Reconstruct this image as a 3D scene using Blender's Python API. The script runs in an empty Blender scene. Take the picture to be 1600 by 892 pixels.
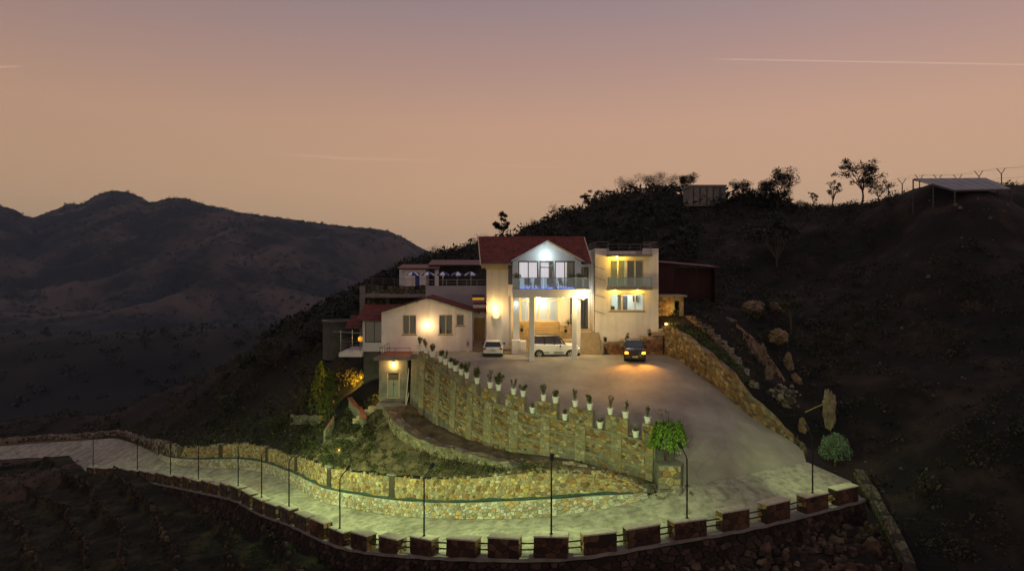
import bpy, math, random
import numpy as np
from mathutils import Vector, Matrix, geometry
R = math.radians
sc = bpy.context.scene
COL = sc.collection
F = 1067.0            # focal length in pixels of a 1600 px wide frame (24 mm lens)
CZ = 7.6              # camera height above the courtyard (z = 0)
K = 1.0 / F

# ------------------------------------------------------------------ camera
cam_d = bpy.data.cameras.new('camera'); cam = bpy.data.objects.new('camera', cam_d); COL.objects.link(cam)
cam.location = (0, 0, CZ); cam.rotation_euler = (R(90), 0, 0)
cam_d.sensor_width = 36; cam_d.lens = 24.0; cam_d.shift_y = -0.010
cam_d.clip_start = 0.5; cam_d.clip_end = 30000
sc.camera = cam

# ------------------------------------------------------------------ dusk sky
w = bpy.data.worlds.new('World'); sc.world = w; w.use_nodes = True
nt = w.node_tree; nt.nodes.clear()
def wn(t, **k):
    n = nt.nodes.new(t)
    for a, b in k.items(): setattr(n, a, b)
    return n
def wmath(op, a, b=None, clamp=False):
    n = wn('ShaderNodeMath', operation=op, use_clamp=clamp)
    for i, v in enumerate((a, b)):
        if v is None: continue
        if isinstance(v, (int, float)): n.inputs[i].default_value = v
        else: nt.links.new(v, n.inputs[i])
    return n.outputs[0]
def srgb(r, g, b):
    f = lambda c: (c/255/12.92 if c/255 <= .04045 else ((c/255+.055)/1.055)**2.4)
    return (f(r), f(g), f(b), 1)
tc = wn('ShaderNodeTexCoord'); sep = wn('ShaderNodeSeparateXYZ')
nt.links.new(tc.outputs['Generated'], sep.inputs[0])
SX, SY, SZ = sep.outputs
ramp = wn('ShaderNodeValToRGB'); cr = ramp.color_ramp
stops = [(0.0, (172, 152, 122)), (0.047, (181, 156, 124)), (0.12, (189, 156, 124)), (0.21, (188, 152, 126)),
         (0.295, (168, 139, 128)), (0.375, (145, 128, 130)), (0.50, (143, 131, 134)), (0.75, (142, 133, 138)), (1.0, (142, 134, 140))]
cr.elements[0].position = stops[0][0]; cr.elements[0].color = srgb(*stops[0][1])
cr.elements[1].position = 1.0; cr.elements[1].color = srgb(*stops[-1][1])
for p, c in stops[1:-1]:
    e = cr.elements.new(p); e.color = srgb(*c)
nt.links.new(SZ, ramp.inputs[0])
# pinker to the east of the glow, browner to the west
tint = wn('ShaderNodeMix', data_type='RGBA'); tint.inputs[6].default_value = (0.82, 0.79, 0.79, 1); tint.inputs[7].default_value = (1.02, .975, 1.01, 1)
nt.links.new(wmath('MULTIPLY_ADD', SX, 0.95, True), tint.inputs[0])
tint.inputs[0].links[0].from_node.inputs[2].default_value = 0.62
mul = wn('ShaderNodeMix', data_type='RGBA', blend_type='MULTIPLY'); mul.inputs[0].default_value = 1
nt.links.new(ramp.outputs[0], mul.inputs[6]); nt.links.new(tint.outputs[2], mul.inputs[7])
# the half of the sky away from the afterglow is darker
back = wn('ShaderNodeMapRange', interpolation_type='SMOOTHSTEP'); back.inputs[1].default_value = -.8; back.inputs[2].default_value = .75
back.inputs[3].default_value = .95; back.inputs[4].default_value = 1.0
nt.links.new(SY, back.inputs[0])
mul2 = wn('ShaderNodeMix', data_type='RGBA', blend_type='MULTIPLY'); mul2.inputs[0].default_value = 1
nt.links.new(mul.outputs[2], mul2.inputs[6])
cmb = wn('ShaderNodeCombineColor')
for i in range(3): nt.links.new(back.outputs[0], cmb.inputs[i])
nt.links.new(cmb.outputs[0], mul2.inputs[7])
# vapour trails high in the sky: az = x/y, el = z/y
az = wmath('DIVIDE', SX, wmath('MAXIMUM', SY, 0.05)); el = wmath('DIVIDE', SZ, wmath('MAXIMUM', SY, 0.05))
nz = wn('ShaderNodeTexNoise'); nz.inputs['Scale'].default_value = 14; nz.inputs['Detail'].default_value = 4
nt.links.new(tc.outputs['Generated'], nz.inputs['Vector'])
front = wmath('GREATER_THAN', SY, 0.1)
def trail(a0, e0, a1, e1, wd, amp, streak=0.0, fade=.06):
    s = (e1-e0)/(a1-a0)
    line = wmath('SUBTRACT', el, wmath('MULTIPLY_ADD', az, s, True)); line.node.inputs[1].links[0].from_node.inputs[2].default_value = e0-s*a0
    if streak:
        line = wmath('ADD', line, wmath('MULTIPLY', wmath('SUBTRACT', nz.outputs[0], .5), streak))
    b = wn('ShaderNodeMapRange', interpolation_type='SMOOTHSTEP'); b.inputs[1].default_value = 0; b.inputs[2].default_value = wd; b.inputs[3].default_value = 1; b.inputs[4].default_value = 0
    nt.links.new(wmath('ABSOLUTE', line), b.inputs[0])
    g = wn('ShaderNodeMapRange', interpolation_type='SMOOTHSTEP'); g.inputs[1].default_value = a0; g.inputs[2].default_value = a0+fade; nt.links.new(az, g.inputs[0])
    h = wn('ShaderNodeMapRange', interpolation_type='SMOOTHSTEP'); h.inputs[1].default_value = a1-fade; h.inputs[2].default_value = a1; h.inputs[3].default_value = 1; h.inputs[4].default_value = 0; nt.links.new(az, h.inputs[0])
    return wmath('MULTIPLY', wmath('MULTIPLY', b.outputs[0], wmath('MULTIPLY', g.outputs[0], h.outputs[0])), amp)
def A(px): return (px-800)*K
def E(py): return (430-py)*K
tr = wmath('ADD', trail(A(1095), E(92), A(1700), E(103), .0016, .26), trail(A(-160), E(108), A(56), E(103), .0016, .22, .002, .05))
tr = wmath('ADD', tr, trail(A(405), E(240), A(720), E(254), .0032, .085, .006, .08))
tr = wmath('ADD', tr, trail(A(700), E(257), A(905), E(262), .0025, .05, .006, .05))
tr = wmath('MULTIPLY', tr, wmath('MULTIPLY', front, wmath('ADD', nz.outputs[0], .5)), True)
tmix = wn('ShaderNodeMix', data_type='RGBA'); tmix.inputs[7].default_value = srgb(238, 205, 190)
nt.links.new(tr, tmix.inputs[0]); nt.links.new(mul2.outputs[2], tmix.inputs[6])
sky = wn('ShaderNodeTexSky', sky_type='NISHITA', sun_disc=False)
sky.sun_elevation = R(0.5); sky.sun_rotation = R(-4); sky.altitude = 600; sky.dust_density = 2.0
bg1 = wn('ShaderNodeBackground'); bg1.inputs[1].default_value = 1.17
bg2 = wn('ShaderNodeBackground'); bg2.inputs[1].default_value = 0.006
nt.links.new(tmix.outputs[2], bg1.inputs[0]); nt.links.new(sky.outputs[0], bg2.inputs[0])
addw = wn('ShaderNodeAddShader'); outw = wn('ShaderNodeOutputWorld')
nt.links.new(bg1.outputs[0], addw.inputs[0]); nt.links.new(bg2.outputs[0], addw.inputs[1]); nt.links.new(addw.outputs[0], outw.inputs[0])

# ------------------------------------------------------------------ the last of the sun
sd = bpy.data.lights.new('sun', 'SUN'); sun = bpy.data.objects.new('sun', sd); COL.objects.link(sun)
sd.energy = 0.06; sd.angle = R(12); sd.color = (1, .72, .5)
sun.rotation_euler = (R(-86), 0, R(4)); sun.location = (0, 90, 40)

sc.view_settings.view_transform = 'Standard'; sc.view_settings.look = 'None'
sc.view_settings.exposure = 0; sc.view_settings.gamma = 1; sc.view_settings.use_curve_mapping = False
sc.render.engine = 'CYCLES'
sc.cycles.use_denoising = True
sc.cycles.max_bounces = 6; sc.cycles.diffuse_bounces = 3; sc.cycles.glossy_bounces = 3; sc.cycles.transmission_bounces = 4
sc.cycles.transparent_max_bounces = 10; sc.cycles.volume_bounces = 0; sc.cycles.volume_step_rate = 1.0; sc.cycles.use_light_tree = True
sc.cycles.sample_clamp_indirect = 3; sc.cycles.sample_clamp_direct = 0
sc.cycles.caustics_reflective = False; sc.cycles.caustics_refractive = False

# ================================================================== helpers
def P(px, py, D): return Vector(((px-800)*K*D, D, CZ+(430-py)*K*D))
def PX(px, D): return (px-800)*K*D
def PZ(py, D): return CZ+(430-py)*K*D

def M(name, c1, c2=None, scale=3.0, rough=.85, bump=0.0, bscale=25.0, attr=False, metal=0.0, emit=None, estr=0.0, spec=.3, c3=None, detail=6, stretch=(1, 1, 1), lo=.35, hi=.65, crack=None, streak=None):
    m = bpy.data.materials.new(name); m.use_nodes = True
    t = m.node_tree; b = t.nodes['Principled BSDF']
    b.inputs['Roughness'].default_value = rough; b.inputs['Metallic'].default_value = metal
    b.inputs['Specular IOR Level'].default_value = spec
    col4 = lambda c: (c[0], c[1], c[2], 1)
    b.inputs['Base Color'].default_value = col4(c1)
    if c2 or attr or bump:
        geo = t.nodes.new('ShaderNodeNewGeometry'); mp = t.nodes.new('ShaderNodeMapping'); mp.inputs['Scale'].default_value = stretch
        t.links.new(geo.outputs['Position'], mp.inputs[0]); pos = mp.outputs[0]
    cur = None
    if c2:
        n = t.nodes.new('ShaderNodeTexNoise'); n.inputs['Scale'].default_value = scale; n.inputs['Detail'].default_value = detail; n.inputs['Roughness'].default_value = .62
        t.links.new(pos, n.inputs['Vector'])
        r = t.nodes.new('ShaderNodeValToRGB'); r.color_ramp.elements[0].position = lo; r.color_ramp.elements[1].position = hi
        r.color_ramp.elements[0].color = col4(c1); r.color_ramp.elements[1].color = col4(c2)
        if c3:
            e = r.color_ramp.elements.new((lo+hi)/2); e.color = col4(c3)
        t.links.new(n.outputs[0], r.inputs[0]); cur = r.outputs[0]
    if attr:
        a = t.nodes.new('ShaderNodeAttribute'); a.attribute_name = 'Col'
        if cur:
            mx = t.nodes.new('ShaderNodeMix'); mx.data_type = 'RGBA'; mx.blend_type = 'MULTIPLY'; mx.inputs[0].default_value = 1
            t.links.new(a.outputs['Color'], mx.inputs[6]); t.links.new(cur, mx.inputs[7]); cur = mx.outputs[2]
        else: cur = a.outputs['Color']
    if streak:          # soft drips and tyre marks: (scale vector, darkest tone)
        mp2 = t.nodes.new('ShaderNodeMapping'); mp2.inputs['Scale'].default_value = streak[0]; t.links.new(geo.outputs['Position'], mp2.inputs[0])
        ns = t.nodes.new('ShaderNodeTexNoise'); ns.inputs['Scale'].default_value = 1; ns.inputs['Detail'].default_value = 7; t.links.new(mp2.outputs[0], ns.inputs['Vector'])
        rs = t.nodes.new('ShaderNodeValToRGB'); rs.color_ramp.elements[0].position = .36; rs.color_ramp.elements[1].position = .56; rs.color_ramp.elements[0].color = (streak[1],)*3+(1,); rs.color_ramp.elements[1].color = (1, 1, 1, 1); t.links.new(ns.outputs[0], rs.inputs[0])
        mx = t.nodes.new('ShaderNodeMix'); mx.data_type = 'RGBA'; mx.blend_type = 'MULTIPLY'; mx.inputs[0].default_value = 1; t.links.new(cur, mx.inputs[6]); t.links.new(rs.outputs[0], mx.inputs[7]); cur = mx.outputs[2]
    if crack:           # wandering cracks: (scale, width, tone)
        nd = t.nodes.new('ShaderNodeTexNoise'); nd.inputs['Scale'].default_value = crack[0]*3; nd.inputs['Detail'].default_value = 5; t.links.new(pos, nd.inputs['Vector'])
        ad = t.nodes.new('ShaderNodeVectorMath'); ad.operation = 'MULTIPLY_ADD'; ad.inputs[1].default_value = (1.1/crack[0]*.35,)*3; t.links.new(nd.outputs['Color'], ad.inputs[0]); t.links.new(pos, ad.inputs[2])
        vo = t.nodes.new('ShaderNodeTexVoronoi'); vo.feature = 'DISTANCE_TO_EDGE'; vo.inputs['Scale'].default_value = crack[0]; t.links.new(ad.outputs[0], vo.inputs['Vector'])
        rc_ = t.nodes.new('ShaderNodeValToRGB'); rc_.color_ramp.elements[0].position = crack[1]*.4; rc_.color_ramp.elements[1].position = crack[1]; rc_.color_ramp.elements[0].color = (crack[2],)*3+(1,); rc_.color_ramp.elements[1].color = (1, 1, 1, 1); t.links.new(vo.outputs['Distance'], rc_.inputs[0])
        mx = t.nodes.new('ShaderNodeMix'); mx.data_type = 'RGBA'; mx.blend_type = 'MULTIPLY'; mx.inputs[0].default_value = 1; t.links.new(cur, mx.inputs[6]); t.links.new(rc_.outputs[0], mx.inputs[7]); cur = mx.outputs[2]
    if cur: t.links.new(cur, b.inputs['Base Color'])
    if bump:
        n2 = t.nodes.new('ShaderNodeTexNoise'); n2.inputs['Scale'].default_value = bscale; n2.inputs['Detail'].default_value = 5
        t.links.new(pos, n2.inputs['Vector'])
        bp = t.nodes.new('ShaderNodeBump'); bp.inputs['Strength'].default_value = min(1, bump); bp.inputs['Distance'].default_value = .05 if bump <= 1 else .05*bump
        t.links.new(n2.outputs[0], bp.inputs['Height']); t.links.new(bp.outputs[0], b.inputs['Normal'])
    if emit:
        b.inputs['Emission Color'].default_value = col4(emit); b.inputs['Emission Strength'].default_value = estr
    return m
def glass(name, tint, refl=.25, rough=.03, alpha=.85):
    m = bpy.data.materials.new(name); m.use_nodes = True; t = m.node_tree; t.nodes.clear()
    tr_ = t.nodes.new('ShaderNodeBsdfTransparent'); tr_.inputs[0].default_value = (*tint, 1)
    gl = t.nodes.new('ShaderNodeBsdfGlossy'); gl.inputs['Roughness'].default_value = rough; gl.inputs['Color'].default_value = (.9, .95, 1, 1)
    fr = t.nodes.new('ShaderNodeFresnel'); fr.inputs[0].default_value = 1.5
    mp = t.nodes.new('ShaderNodeMath'); mp.operation = 'MULTIPLY_ADD'; mp.inputs[1].default_value = 1.0; mp.inputs[2].default_value = refl*.15
    t.links.new(fr.outputs[0], mp.inputs[0])
    mx = t.nodes.new('ShaderNodeMixShader'); o = t.nodes.new('ShaderNodeOutputMaterial')
    t.links.new(mp.outputs[0], mx.inputs[0]); t.links.new(tr_.outputs[0], mx.inputs[1]); t.links.new(gl.outputs[0], mx.inputs[2]); t.links.new(mx.outputs[0], o.inputs[0])
    return m

class MB:
    def __init__(s): s.v = []; s.f = []; s.c = []; s.cc = (1, 1, 1)
    def add(s, vs, fs, col=None):
        o = len(s.v); s.v.extend([tuple(p) for p in vs]); s.f.extend([tuple(i+o for i in q) for q in fs])
        s.c.extend([col or s.cc]*len(fs)); return s
    def box(s, x0, x1, y0, y1, z0, z1, col=None):
        vs = [(x, y, z) for z in (z0, z1) for y in (y0, y1) for x in (x0, x1)]
        return s.add(vs, [(0, 2, 3, 1), (4, 5, 7, 6), (0, 1, 5, 4), (2, 6, 7, 3), (0, 4, 6, 2), (1, 3, 7, 5)], col)
    def bbox(s, x0, x1, y0, y1, z0, z1, b, col=None):      # box with chamfered vertical and top edges
        pts = [(x0+b, y0), (x1-b, y0), (x1, y0+b), (x1, y1-b), (x1-b, y1), (x0+b, y1), (x0, y1-b), (x0, y0+b)]
        cx, cy = (x0+x1)/2, (y0+y1)/2
        ins = [(cx+(x-cx)*(1-2*b/max(.01, x1-x0)), cy+(y-cy)*(1-2*b/max(.01, y1-y0))) for x, y in pts]
        vs = [(x, y, z0) for x, y in pts]+[(x, y, z1-b) for x, y in pts]+[(x, y, z1) for x, y in ins]
        fs = [tuple(range(7, -1, -1)), tuple(range(16, 24))]
        for r in (0, 8):
            for i in range(8): j = (i+1) % 8; fs.append((r+i, r+j, r+8+j, r+8+i))
        return s.add(vs, fs, col)
    def hexa(s, p, col=None):  # 8 corners: bottom ring 4, top ring 4
        return s.add(p, [(3, 2, 1, 0), (4, 5, 6, 7), (0, 1, 5, 4), (1, 2, 6, 5), (2, 3, 7, 6), (3, 0, 4, 7)], col)
    def prism(s, poly, y0, y1, col=None):   # polygon in xz extruded in y
        n = len(poly); vs = [(x, y0, z) for x, z in poly]+[(x, y1, z) for x, z in poly]
        fs = [tuple(range(n)), tuple(range(2*n-1, n-1, -1))]+[(i, i+n, (i+1) % n+n, (i+1) % n) for i in range(n)]
        return s.add(vs, fs, col)
    def zprism(s, poly, z0, z1, col=None):  # polygon in xy extruded in z
        n = len(poly); vs = [(x, y, z0) for x, y in poly]+[(x, y, z1) for x, y in poly]
        fs = [tuple(range(n-1, -1, -1)), tuple(range(n, 2*n))]+[(i, (i+1) % n, (i+1) % n+n, i+n) for i in range(n)]
        return s.add(vs, fs, col)
    def tube(s, pts, r, n=6, col=None, cap=True):
        pts = [Vector(p) for p in pts]; rs = r if isinstance(r, (list, tuple)) else [r]*len(pts)
        vs = []; fs = []
        for i, p in enumerate(pts):
            t = (pts[min(i+1, len(pts)-1)]-pts[max(i-1, 0)]).normalized()
            a = t.cross(Vector((0, 0, 1)) if abs(t.z) < .9 else Vector((1, 0, 0))).normalized(); b = t.cross(a)
            for k in range(n):
                an = 2*math.pi*k/n; vs.append(p+(a*math.cos(an)+b*math.sin(an))*rs[i])
        for i in range(len(pts)-1):
            for k in range(n): fs.append((i*n+k, i*n+(k+1) % n, (i+1)*n+(k+1) % n, (i+1)*n+k))
        if cap: fs += [tuple(range(n-1, -1, -1)), tuple(range((len(pts)-1)*n, len(pts)*n))]
        return s.add(vs, fs, col)
    def lathe(s, prof, c=(0, 0, 0), n=16, col=None, axis='z'):
        vs = []; fs = []
        for r, z in prof:
            for k in range(n):
                a = 2*math.pi*k/n
                vs.append({'z': (c[0]+r*math.cos(a), c[1]+r*math.sin(a), c[2]+z), 'y': (c[0]+r*math.cos(a), c[1]+z, c[2]+r*math.sin(a)),
                           'x': (c[0]+z, c[1]+r*math.cos(a), c[2]+r*math.sin(a))}[axis])
        for i in range(len(prof)-1):
            for k in range(n): fs.append((i*n+k, i*n+(k+1) % n, (i+1)*n+(k+1) % n, (i+1)*n+k))
        fs += [tuple(range(n-1, -1, -1)), tuple(range((len(prof)-1)*n, len(prof)*n))]
        return s.add(vs, fs, col)
    def leaves(s, c, rad, n, size, rng, cols, flat=.35, shell=.5, droop=0.0):
        cx, cy, cz = c
        rx, ry, rz = rad if isinstance(rad, (tuple, list)) else (rad, rad, rad)
        for _ in range(n):
            d = Vector((rng.gauss(0, 1), rng.gauss(0, 1), rng.gauss(0, 1))).normalized()
            q = (shell+(1-shell)*rng.random()) if rng.random() < .75 else rng.random()
            p = Vector((cx+d.x*rx*q, cy+d.y*ry*q, cz+d.z*rz*q))
            a = Vector((rng.uniform(-1, 1), rng.uniform(-1, 1), rng.uniform(-1, 1)*flat-droop)).normalized()
            b = a.cross(Vector((rng.uniform(-.6, .6), rng.uniform(-.6, .6), 1))).normalized()
            L = size*rng.uniform(.6, 1.3); W = L*rng.uniform(.35, .5)
            s.add([p-a*L*.5, p+b*W*.5, p+a*L*.5, p-b*W*.5], [(0, 1, 2, 3)], rng.choice(cols))
        return s
    def build(s, name, mat, parent=None, local=False, smooth=False):
        me = bpy.data.meshes.new(name)
        v = np.array(s.v, float)
        if local: org = Vector((0, 0, 0)); base = Vector((0, 0, 0))
        else:
            lo, hi = v.min(0), v.max(0); org = Vector(((lo[0]+hi[0])/2, (lo[1]+hi[1])/2, lo[2]))
            v = v-np.array(org)
        me.from_pydata(v.tolist(), [], s.f)
        if any(c != (1, 1, 1) for c in s.c):
            at = me.attributes.new('Col', 'FLOAT_COLOR', 'FACE')
            arr = np.ones((len(s.c), 4)); arr[:, :3] = np.array(s.c); at.data.foreach_set('color', arr.ravel())
        me.materials.append(MT[mat] if isinstance(mat, str) else mat)
        if smooth: me.polygons.foreach_set('use_smooth', [True]*len(me.polygons))
        o = bpy.data.objects.new(name, me); COL.objects.link(o)
        if parent:
            o.parent = parent
            if not local: o.location = org-WO[parent.name]
        elif not local: o.location = org
        WO[o.name] = org if not local else Vector((0, 0, 0))
        return o
WO = {}; MT = {}
def tag(o, label=None, cat=None, group=None, kind=None):
    if label: o['label'] = label
    if cat: o['category'] = cat
    if group: o['group'] = group
    if kind: o['kind'] = kind
    return o
def thing(name, loc, label, cat, group=None, rz=0):
    o = bpy.data.objects.new(name, None); COL.objects.link(o); o.location = loc; o.rotation_euler = (0, 0, rz)
    o.empty_display_size = .3
    WO[o.name] = Vector(loc); return tag(o, label, cat, group)
def lamp(name, loc, watt, color, parent=None, kind='POINT', size=.08, aim=None, cone=120, blend=.6):
    d = bpy.data.lights.new(name, kind); d.energy = watt; d.color = color
    if kind in ('POINT', 'SPOT'): d.shadow_soft_size = size
    if kind == 'SPOT': d.spot_size = R(cone); d.spot_blend = blend
    if kind == 'AREA': d.size = size
    o = bpy.data.objects.new(name, d); COL.objects.link(o)
    loc = Vector(loc)
    if aim is not None: o.rotation_euler = (Vector(aim)-loc).to_track_quat('-Z', 'Y').to_euler()
    o.location = loc
    if parent:
        o.parent = parent; o.location = loc-WO[parent.name]
    return o

# ---- numpy noise, thin plate splines, curves
def _h(ix, iy, s):
    n = (ix*374761393+iy*668265263+s*1442695041) & 0x7fffffff
    n = ((n ^ (n >> 13))*1274126177) & 0x7fffffff
    return ((n ^ (n >> 16)) & 0xffff)/65535.0
def vnoise(x, y, s=0):
    ix = np.floor(x).astype(np.int64); iy = np.floor(y).astype(np.int64); fx = x-ix; fy = y-iy
    fx = fx*fx*(3-2*fx); fy = fy*fy*(3-2*fy)
    a = _h(ix, iy, s); b = _h(ix+1, iy, s); c = _h(ix, iy+1, s); d = _h(ix+1, iy+1, s)
    return (a+(b-a)*fx)*(1-fy)+(c+(d-c)*fx)*fy
def fbm(x, y, oct=5, s=0):
    t = 0; a = .5; x = np.asarray(x, float); y = np.asarray(y, float)
    for i in range(oct):
        t = t+a*vnoise(x, y, s+i*7); x = x*2.03+11.3; y = y*2.03+5.7; a *= .5
    return t-.5
class TPS:
    def __init__(s, pts, lam=.02):
        p = np.array(pts, float); s.p = p[:, :2]; n = len(p)
        A_ = np.zeros((n+3, n+3)); A_[:n, :n] = s.k(s.p, s.p)+np.eye(n)*lam; A_[:n, n] = 1; A_[:n, n+1:] = s.p; A_[n, :n] = 1; A_[n+1:, :n] = s.p.T
        s.w = np.linalg.solve(A_, np.concatenate([p[:, 2], [0, 0, 0]]))
    def k(s, a, b):
        d = ((a[:, None, :]-b[None, :, :])**2).sum(2); return np.where(d > 1e-9, d*np.log(np.maximum(d, 1e-9)), 0)*.5
    def __call__(s, x, y):
        q = np.stack([np.atleast_1d(x), np.atleast_1d(y)], 1).astype(float); out = np.zeros(len(q))
        for i in range(0, len(q), 4000):
            r = q[i:i+4000]; out[i:i+4000] = s.k(r, s.p) @ s.w[:-3]+s.w[-3]+r @ s.w[-2:]
        return out
class Curve:
    def __init__(s, pts, n=400):
        p = np.array([tuple(q) for q in pts], float); m = len(p); out = []
        for i in range(m-1):
            a, b, c, d = p[max(i-1, 0)], p[i], p[i+1], p[min(i+2, m-1)]
            # centripetal-ish tangents limited by neighbouring spacing
            l1 = np.linalg.norm(c-b); t1 = (c-a)/max(1e-6, np.linalg.norm(b-a)+l1)*l1 if i > 0 else (c-b); t2 = (d-b)/max(1e-6, np.linalg.norm(d-c)+l1)*l1 if i < m-2 else (c-b)
            for t in np.linspace(0, 1, 24, endpoint=False):
                h = (2*t**3-3*t*t+1, t**3-2*t*t+t, -2*t**3+3*t*t, t**3-t*t); out.append(h[0]*b+h[1]*t1+h[2]*c+h[3]*t2)
        out.append(p[-1]); s.q = np.array(out)
        s.s = np.concatenate([[0], np.cumsum(np.linalg.norm(np.diff(s.q[:, :2], axis=0), axis=1))]); s.L = s.s[-1]
    def at(s, u): return Vector([np.interp(u, s.s, s.q[:, i]) for i in range(3)])
    def tan(s, u):
        d = s.at(min(u+.25, s.L))-s.at(max(u-.25, 0)); d.z = 0; return d.normalized()
    def nrm(s, u):   # horizontal, to the right of travel
        t = s.tan(u); return Vector((t.y, -t.x, 0))
    def u_px(s, px):
        a = s.q[:, 0]/s.q[:, 1]/K+800; return float(np.interp(px, a, s.s)) if a[-1] > a[0] else float(np.interp(px, a[::-1], s.s[::-1]))
    def samp(s, step): return [s.at(u) for u in np.linspace(0, s.L, max(2, int(s.L/step)+1))]

def inpoly(x, y, poly):
    r = np.zeros(len(x), bool); n = len(poly); j = n-1
    for i in range(n):
        xi, yi = poly[i][:2]; xj, yj = poly[j][:2]
        c = ((yi > y) != (yj > y)) & (x < (xj-xi)*(y-yi)/((yj-yi) if abs(yj-yi) > 1e-12 else 1e-12)+xi); r ^= c; j = i
    return r
def edge_dist(x, y, poly):
    d = np.full(len(x), 1e9); n = len(poly)
    for i in range(n):
        a = np.array(poly[i][:2]); b = np.array(poly[(i+1) % n][:2]); ab = b-a; L = max(1e-9, ab @ ab)
        t = np.clip(((x-a[0])*ab[0]+(y-a[1])*ab[1])/L, 0, 1); d = np.minimum(d, np.hypot(x-a[0]-t*ab[0], y-a[1]-t*ab[1]))
    return d
def patch(name, poly, zf, step, mat, grade=None):
    """triangulated ground sheet inside a plan polygon; zf(x,y,edge distance)"""
    xs = [p[0] for p in poly]; ys = [p[1] for p in poly]
    gx, gy = np.meshgrid(np.arange(min(xs), max(xs), step), np.arange(min(ys), max(ys), step))
    rng = np.random.RandomState(3); gx = gx.ravel()+rng.uniform(-.25, .25, gx.size)*step; gy = gy.ravel()+rng.uniform(-.25, .25, gy.size)*step
    k = inpoly(gx, gy, poly); gx, gy = gx[k], gy[k]
    d = edge_dist(gx, gy, poly); k = d > step*.4
    if grade is not None: k &= grade(gx, gy, rng)
    gx, gy = gx[k], gy[k]
    V2 = [Vector((p[0], p[1])) for p in poly]+[Vector((a, b)) for a, b in zip(gx, gy)]
    n = len(poly)
    r = geometry.delaunay_2d_cdt(V2, [(i, (i+1) % n) for i in range(n)], [], 0, 1e-4)
    v = np.array([(q.x, q.y) for q in r[0]]); T3 = np.array([list(t) for t in r[2]]); ce = v[T3].mean(1); T3 = T3[inpoly(ce[:, 0], ce[:, 1], poly)]; ed = edge_dist(v[:, 0], v[:, 1], poly)
    z = zf(v[:, 0], v[:, 1], ed)
    me = bpy.data.meshes.new(name); me.from_pydata(np.column_stack([v, z]).tolist(), [], T3.tolist())
    me.polygons.foreach_set('use_smooth', [True]*len(me.polygons)); me.materials.append(MT[mat])
    o = bpy.data.objects.new(name, me); COL.objects.link(o); WO[o.name] = Vector((0, 0, 0))
    if len(me.polygons):
        me.update()
        if sum(p.normal.z for p in list(me.polygons)[:200]) < 0: me.flip_normals()
    return o

# ---- rubble stones: irregular cells, each a bevelled block standing proud of the mortar
def stone(mb, S, u0, u1, v0, v1, poly, d, rng, col, gap=.018, rings=3):
    n = len(poly); cu = sum(p[0] for p in poly)/n; cv = sum(p[1] for p in poly)/n
    rad = min(math.hypot(p[0]-cu, p[1]-cv) for p in poly); k0 = 1-gap/max(.03, rad)
    if k0 < .35: return
    tu, tv = rng.uniform(-.5, .5)*d/max(.05, u1-u0), rng.uniform(-.5, .5)*d/max(.05, v1-v0)
    lay = [(-.03, k0), (d*.6, k0*.97), (d, k0*.74)] if rings == 3 else [(-.03, k0), (d*.9, k0*.86)]
    vs = [S(cu+(x-cu)*k, cv+(y-cv)*k, h+((x-cu)*tu+(y-cv)*tv if h > 0 else 0)) for h, k in lay for x, y in poly]
    fs = [(r*n+i, r*n+(i+1) % n, r*n+n+(i+1) % n, r*n+n+i) for r in range(len(lay)-1) for i in range(n)]
    fs.append(tuple(range((len(lay)-1)*n, len(lay)*n)))
    mb.add(vs, fs, col)
def clip(poly, nx, ny, c):
    out = []; m = len(poly)
    for i in range(m):
        p, q = poly[i], poly[(i+1) % m]; a, b = p[0]*nx+p[1]*ny-c, q[0]*nx+q[1]*ny-c
        if a <= 0: out.append(p)
        if (a < 0 < b) or (b < 0 < a): t = a/(a-b); out.append((p[0]+(q[0]-p[0])*t, p[1]+(q[1]-p[1])*t))
    return out
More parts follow.
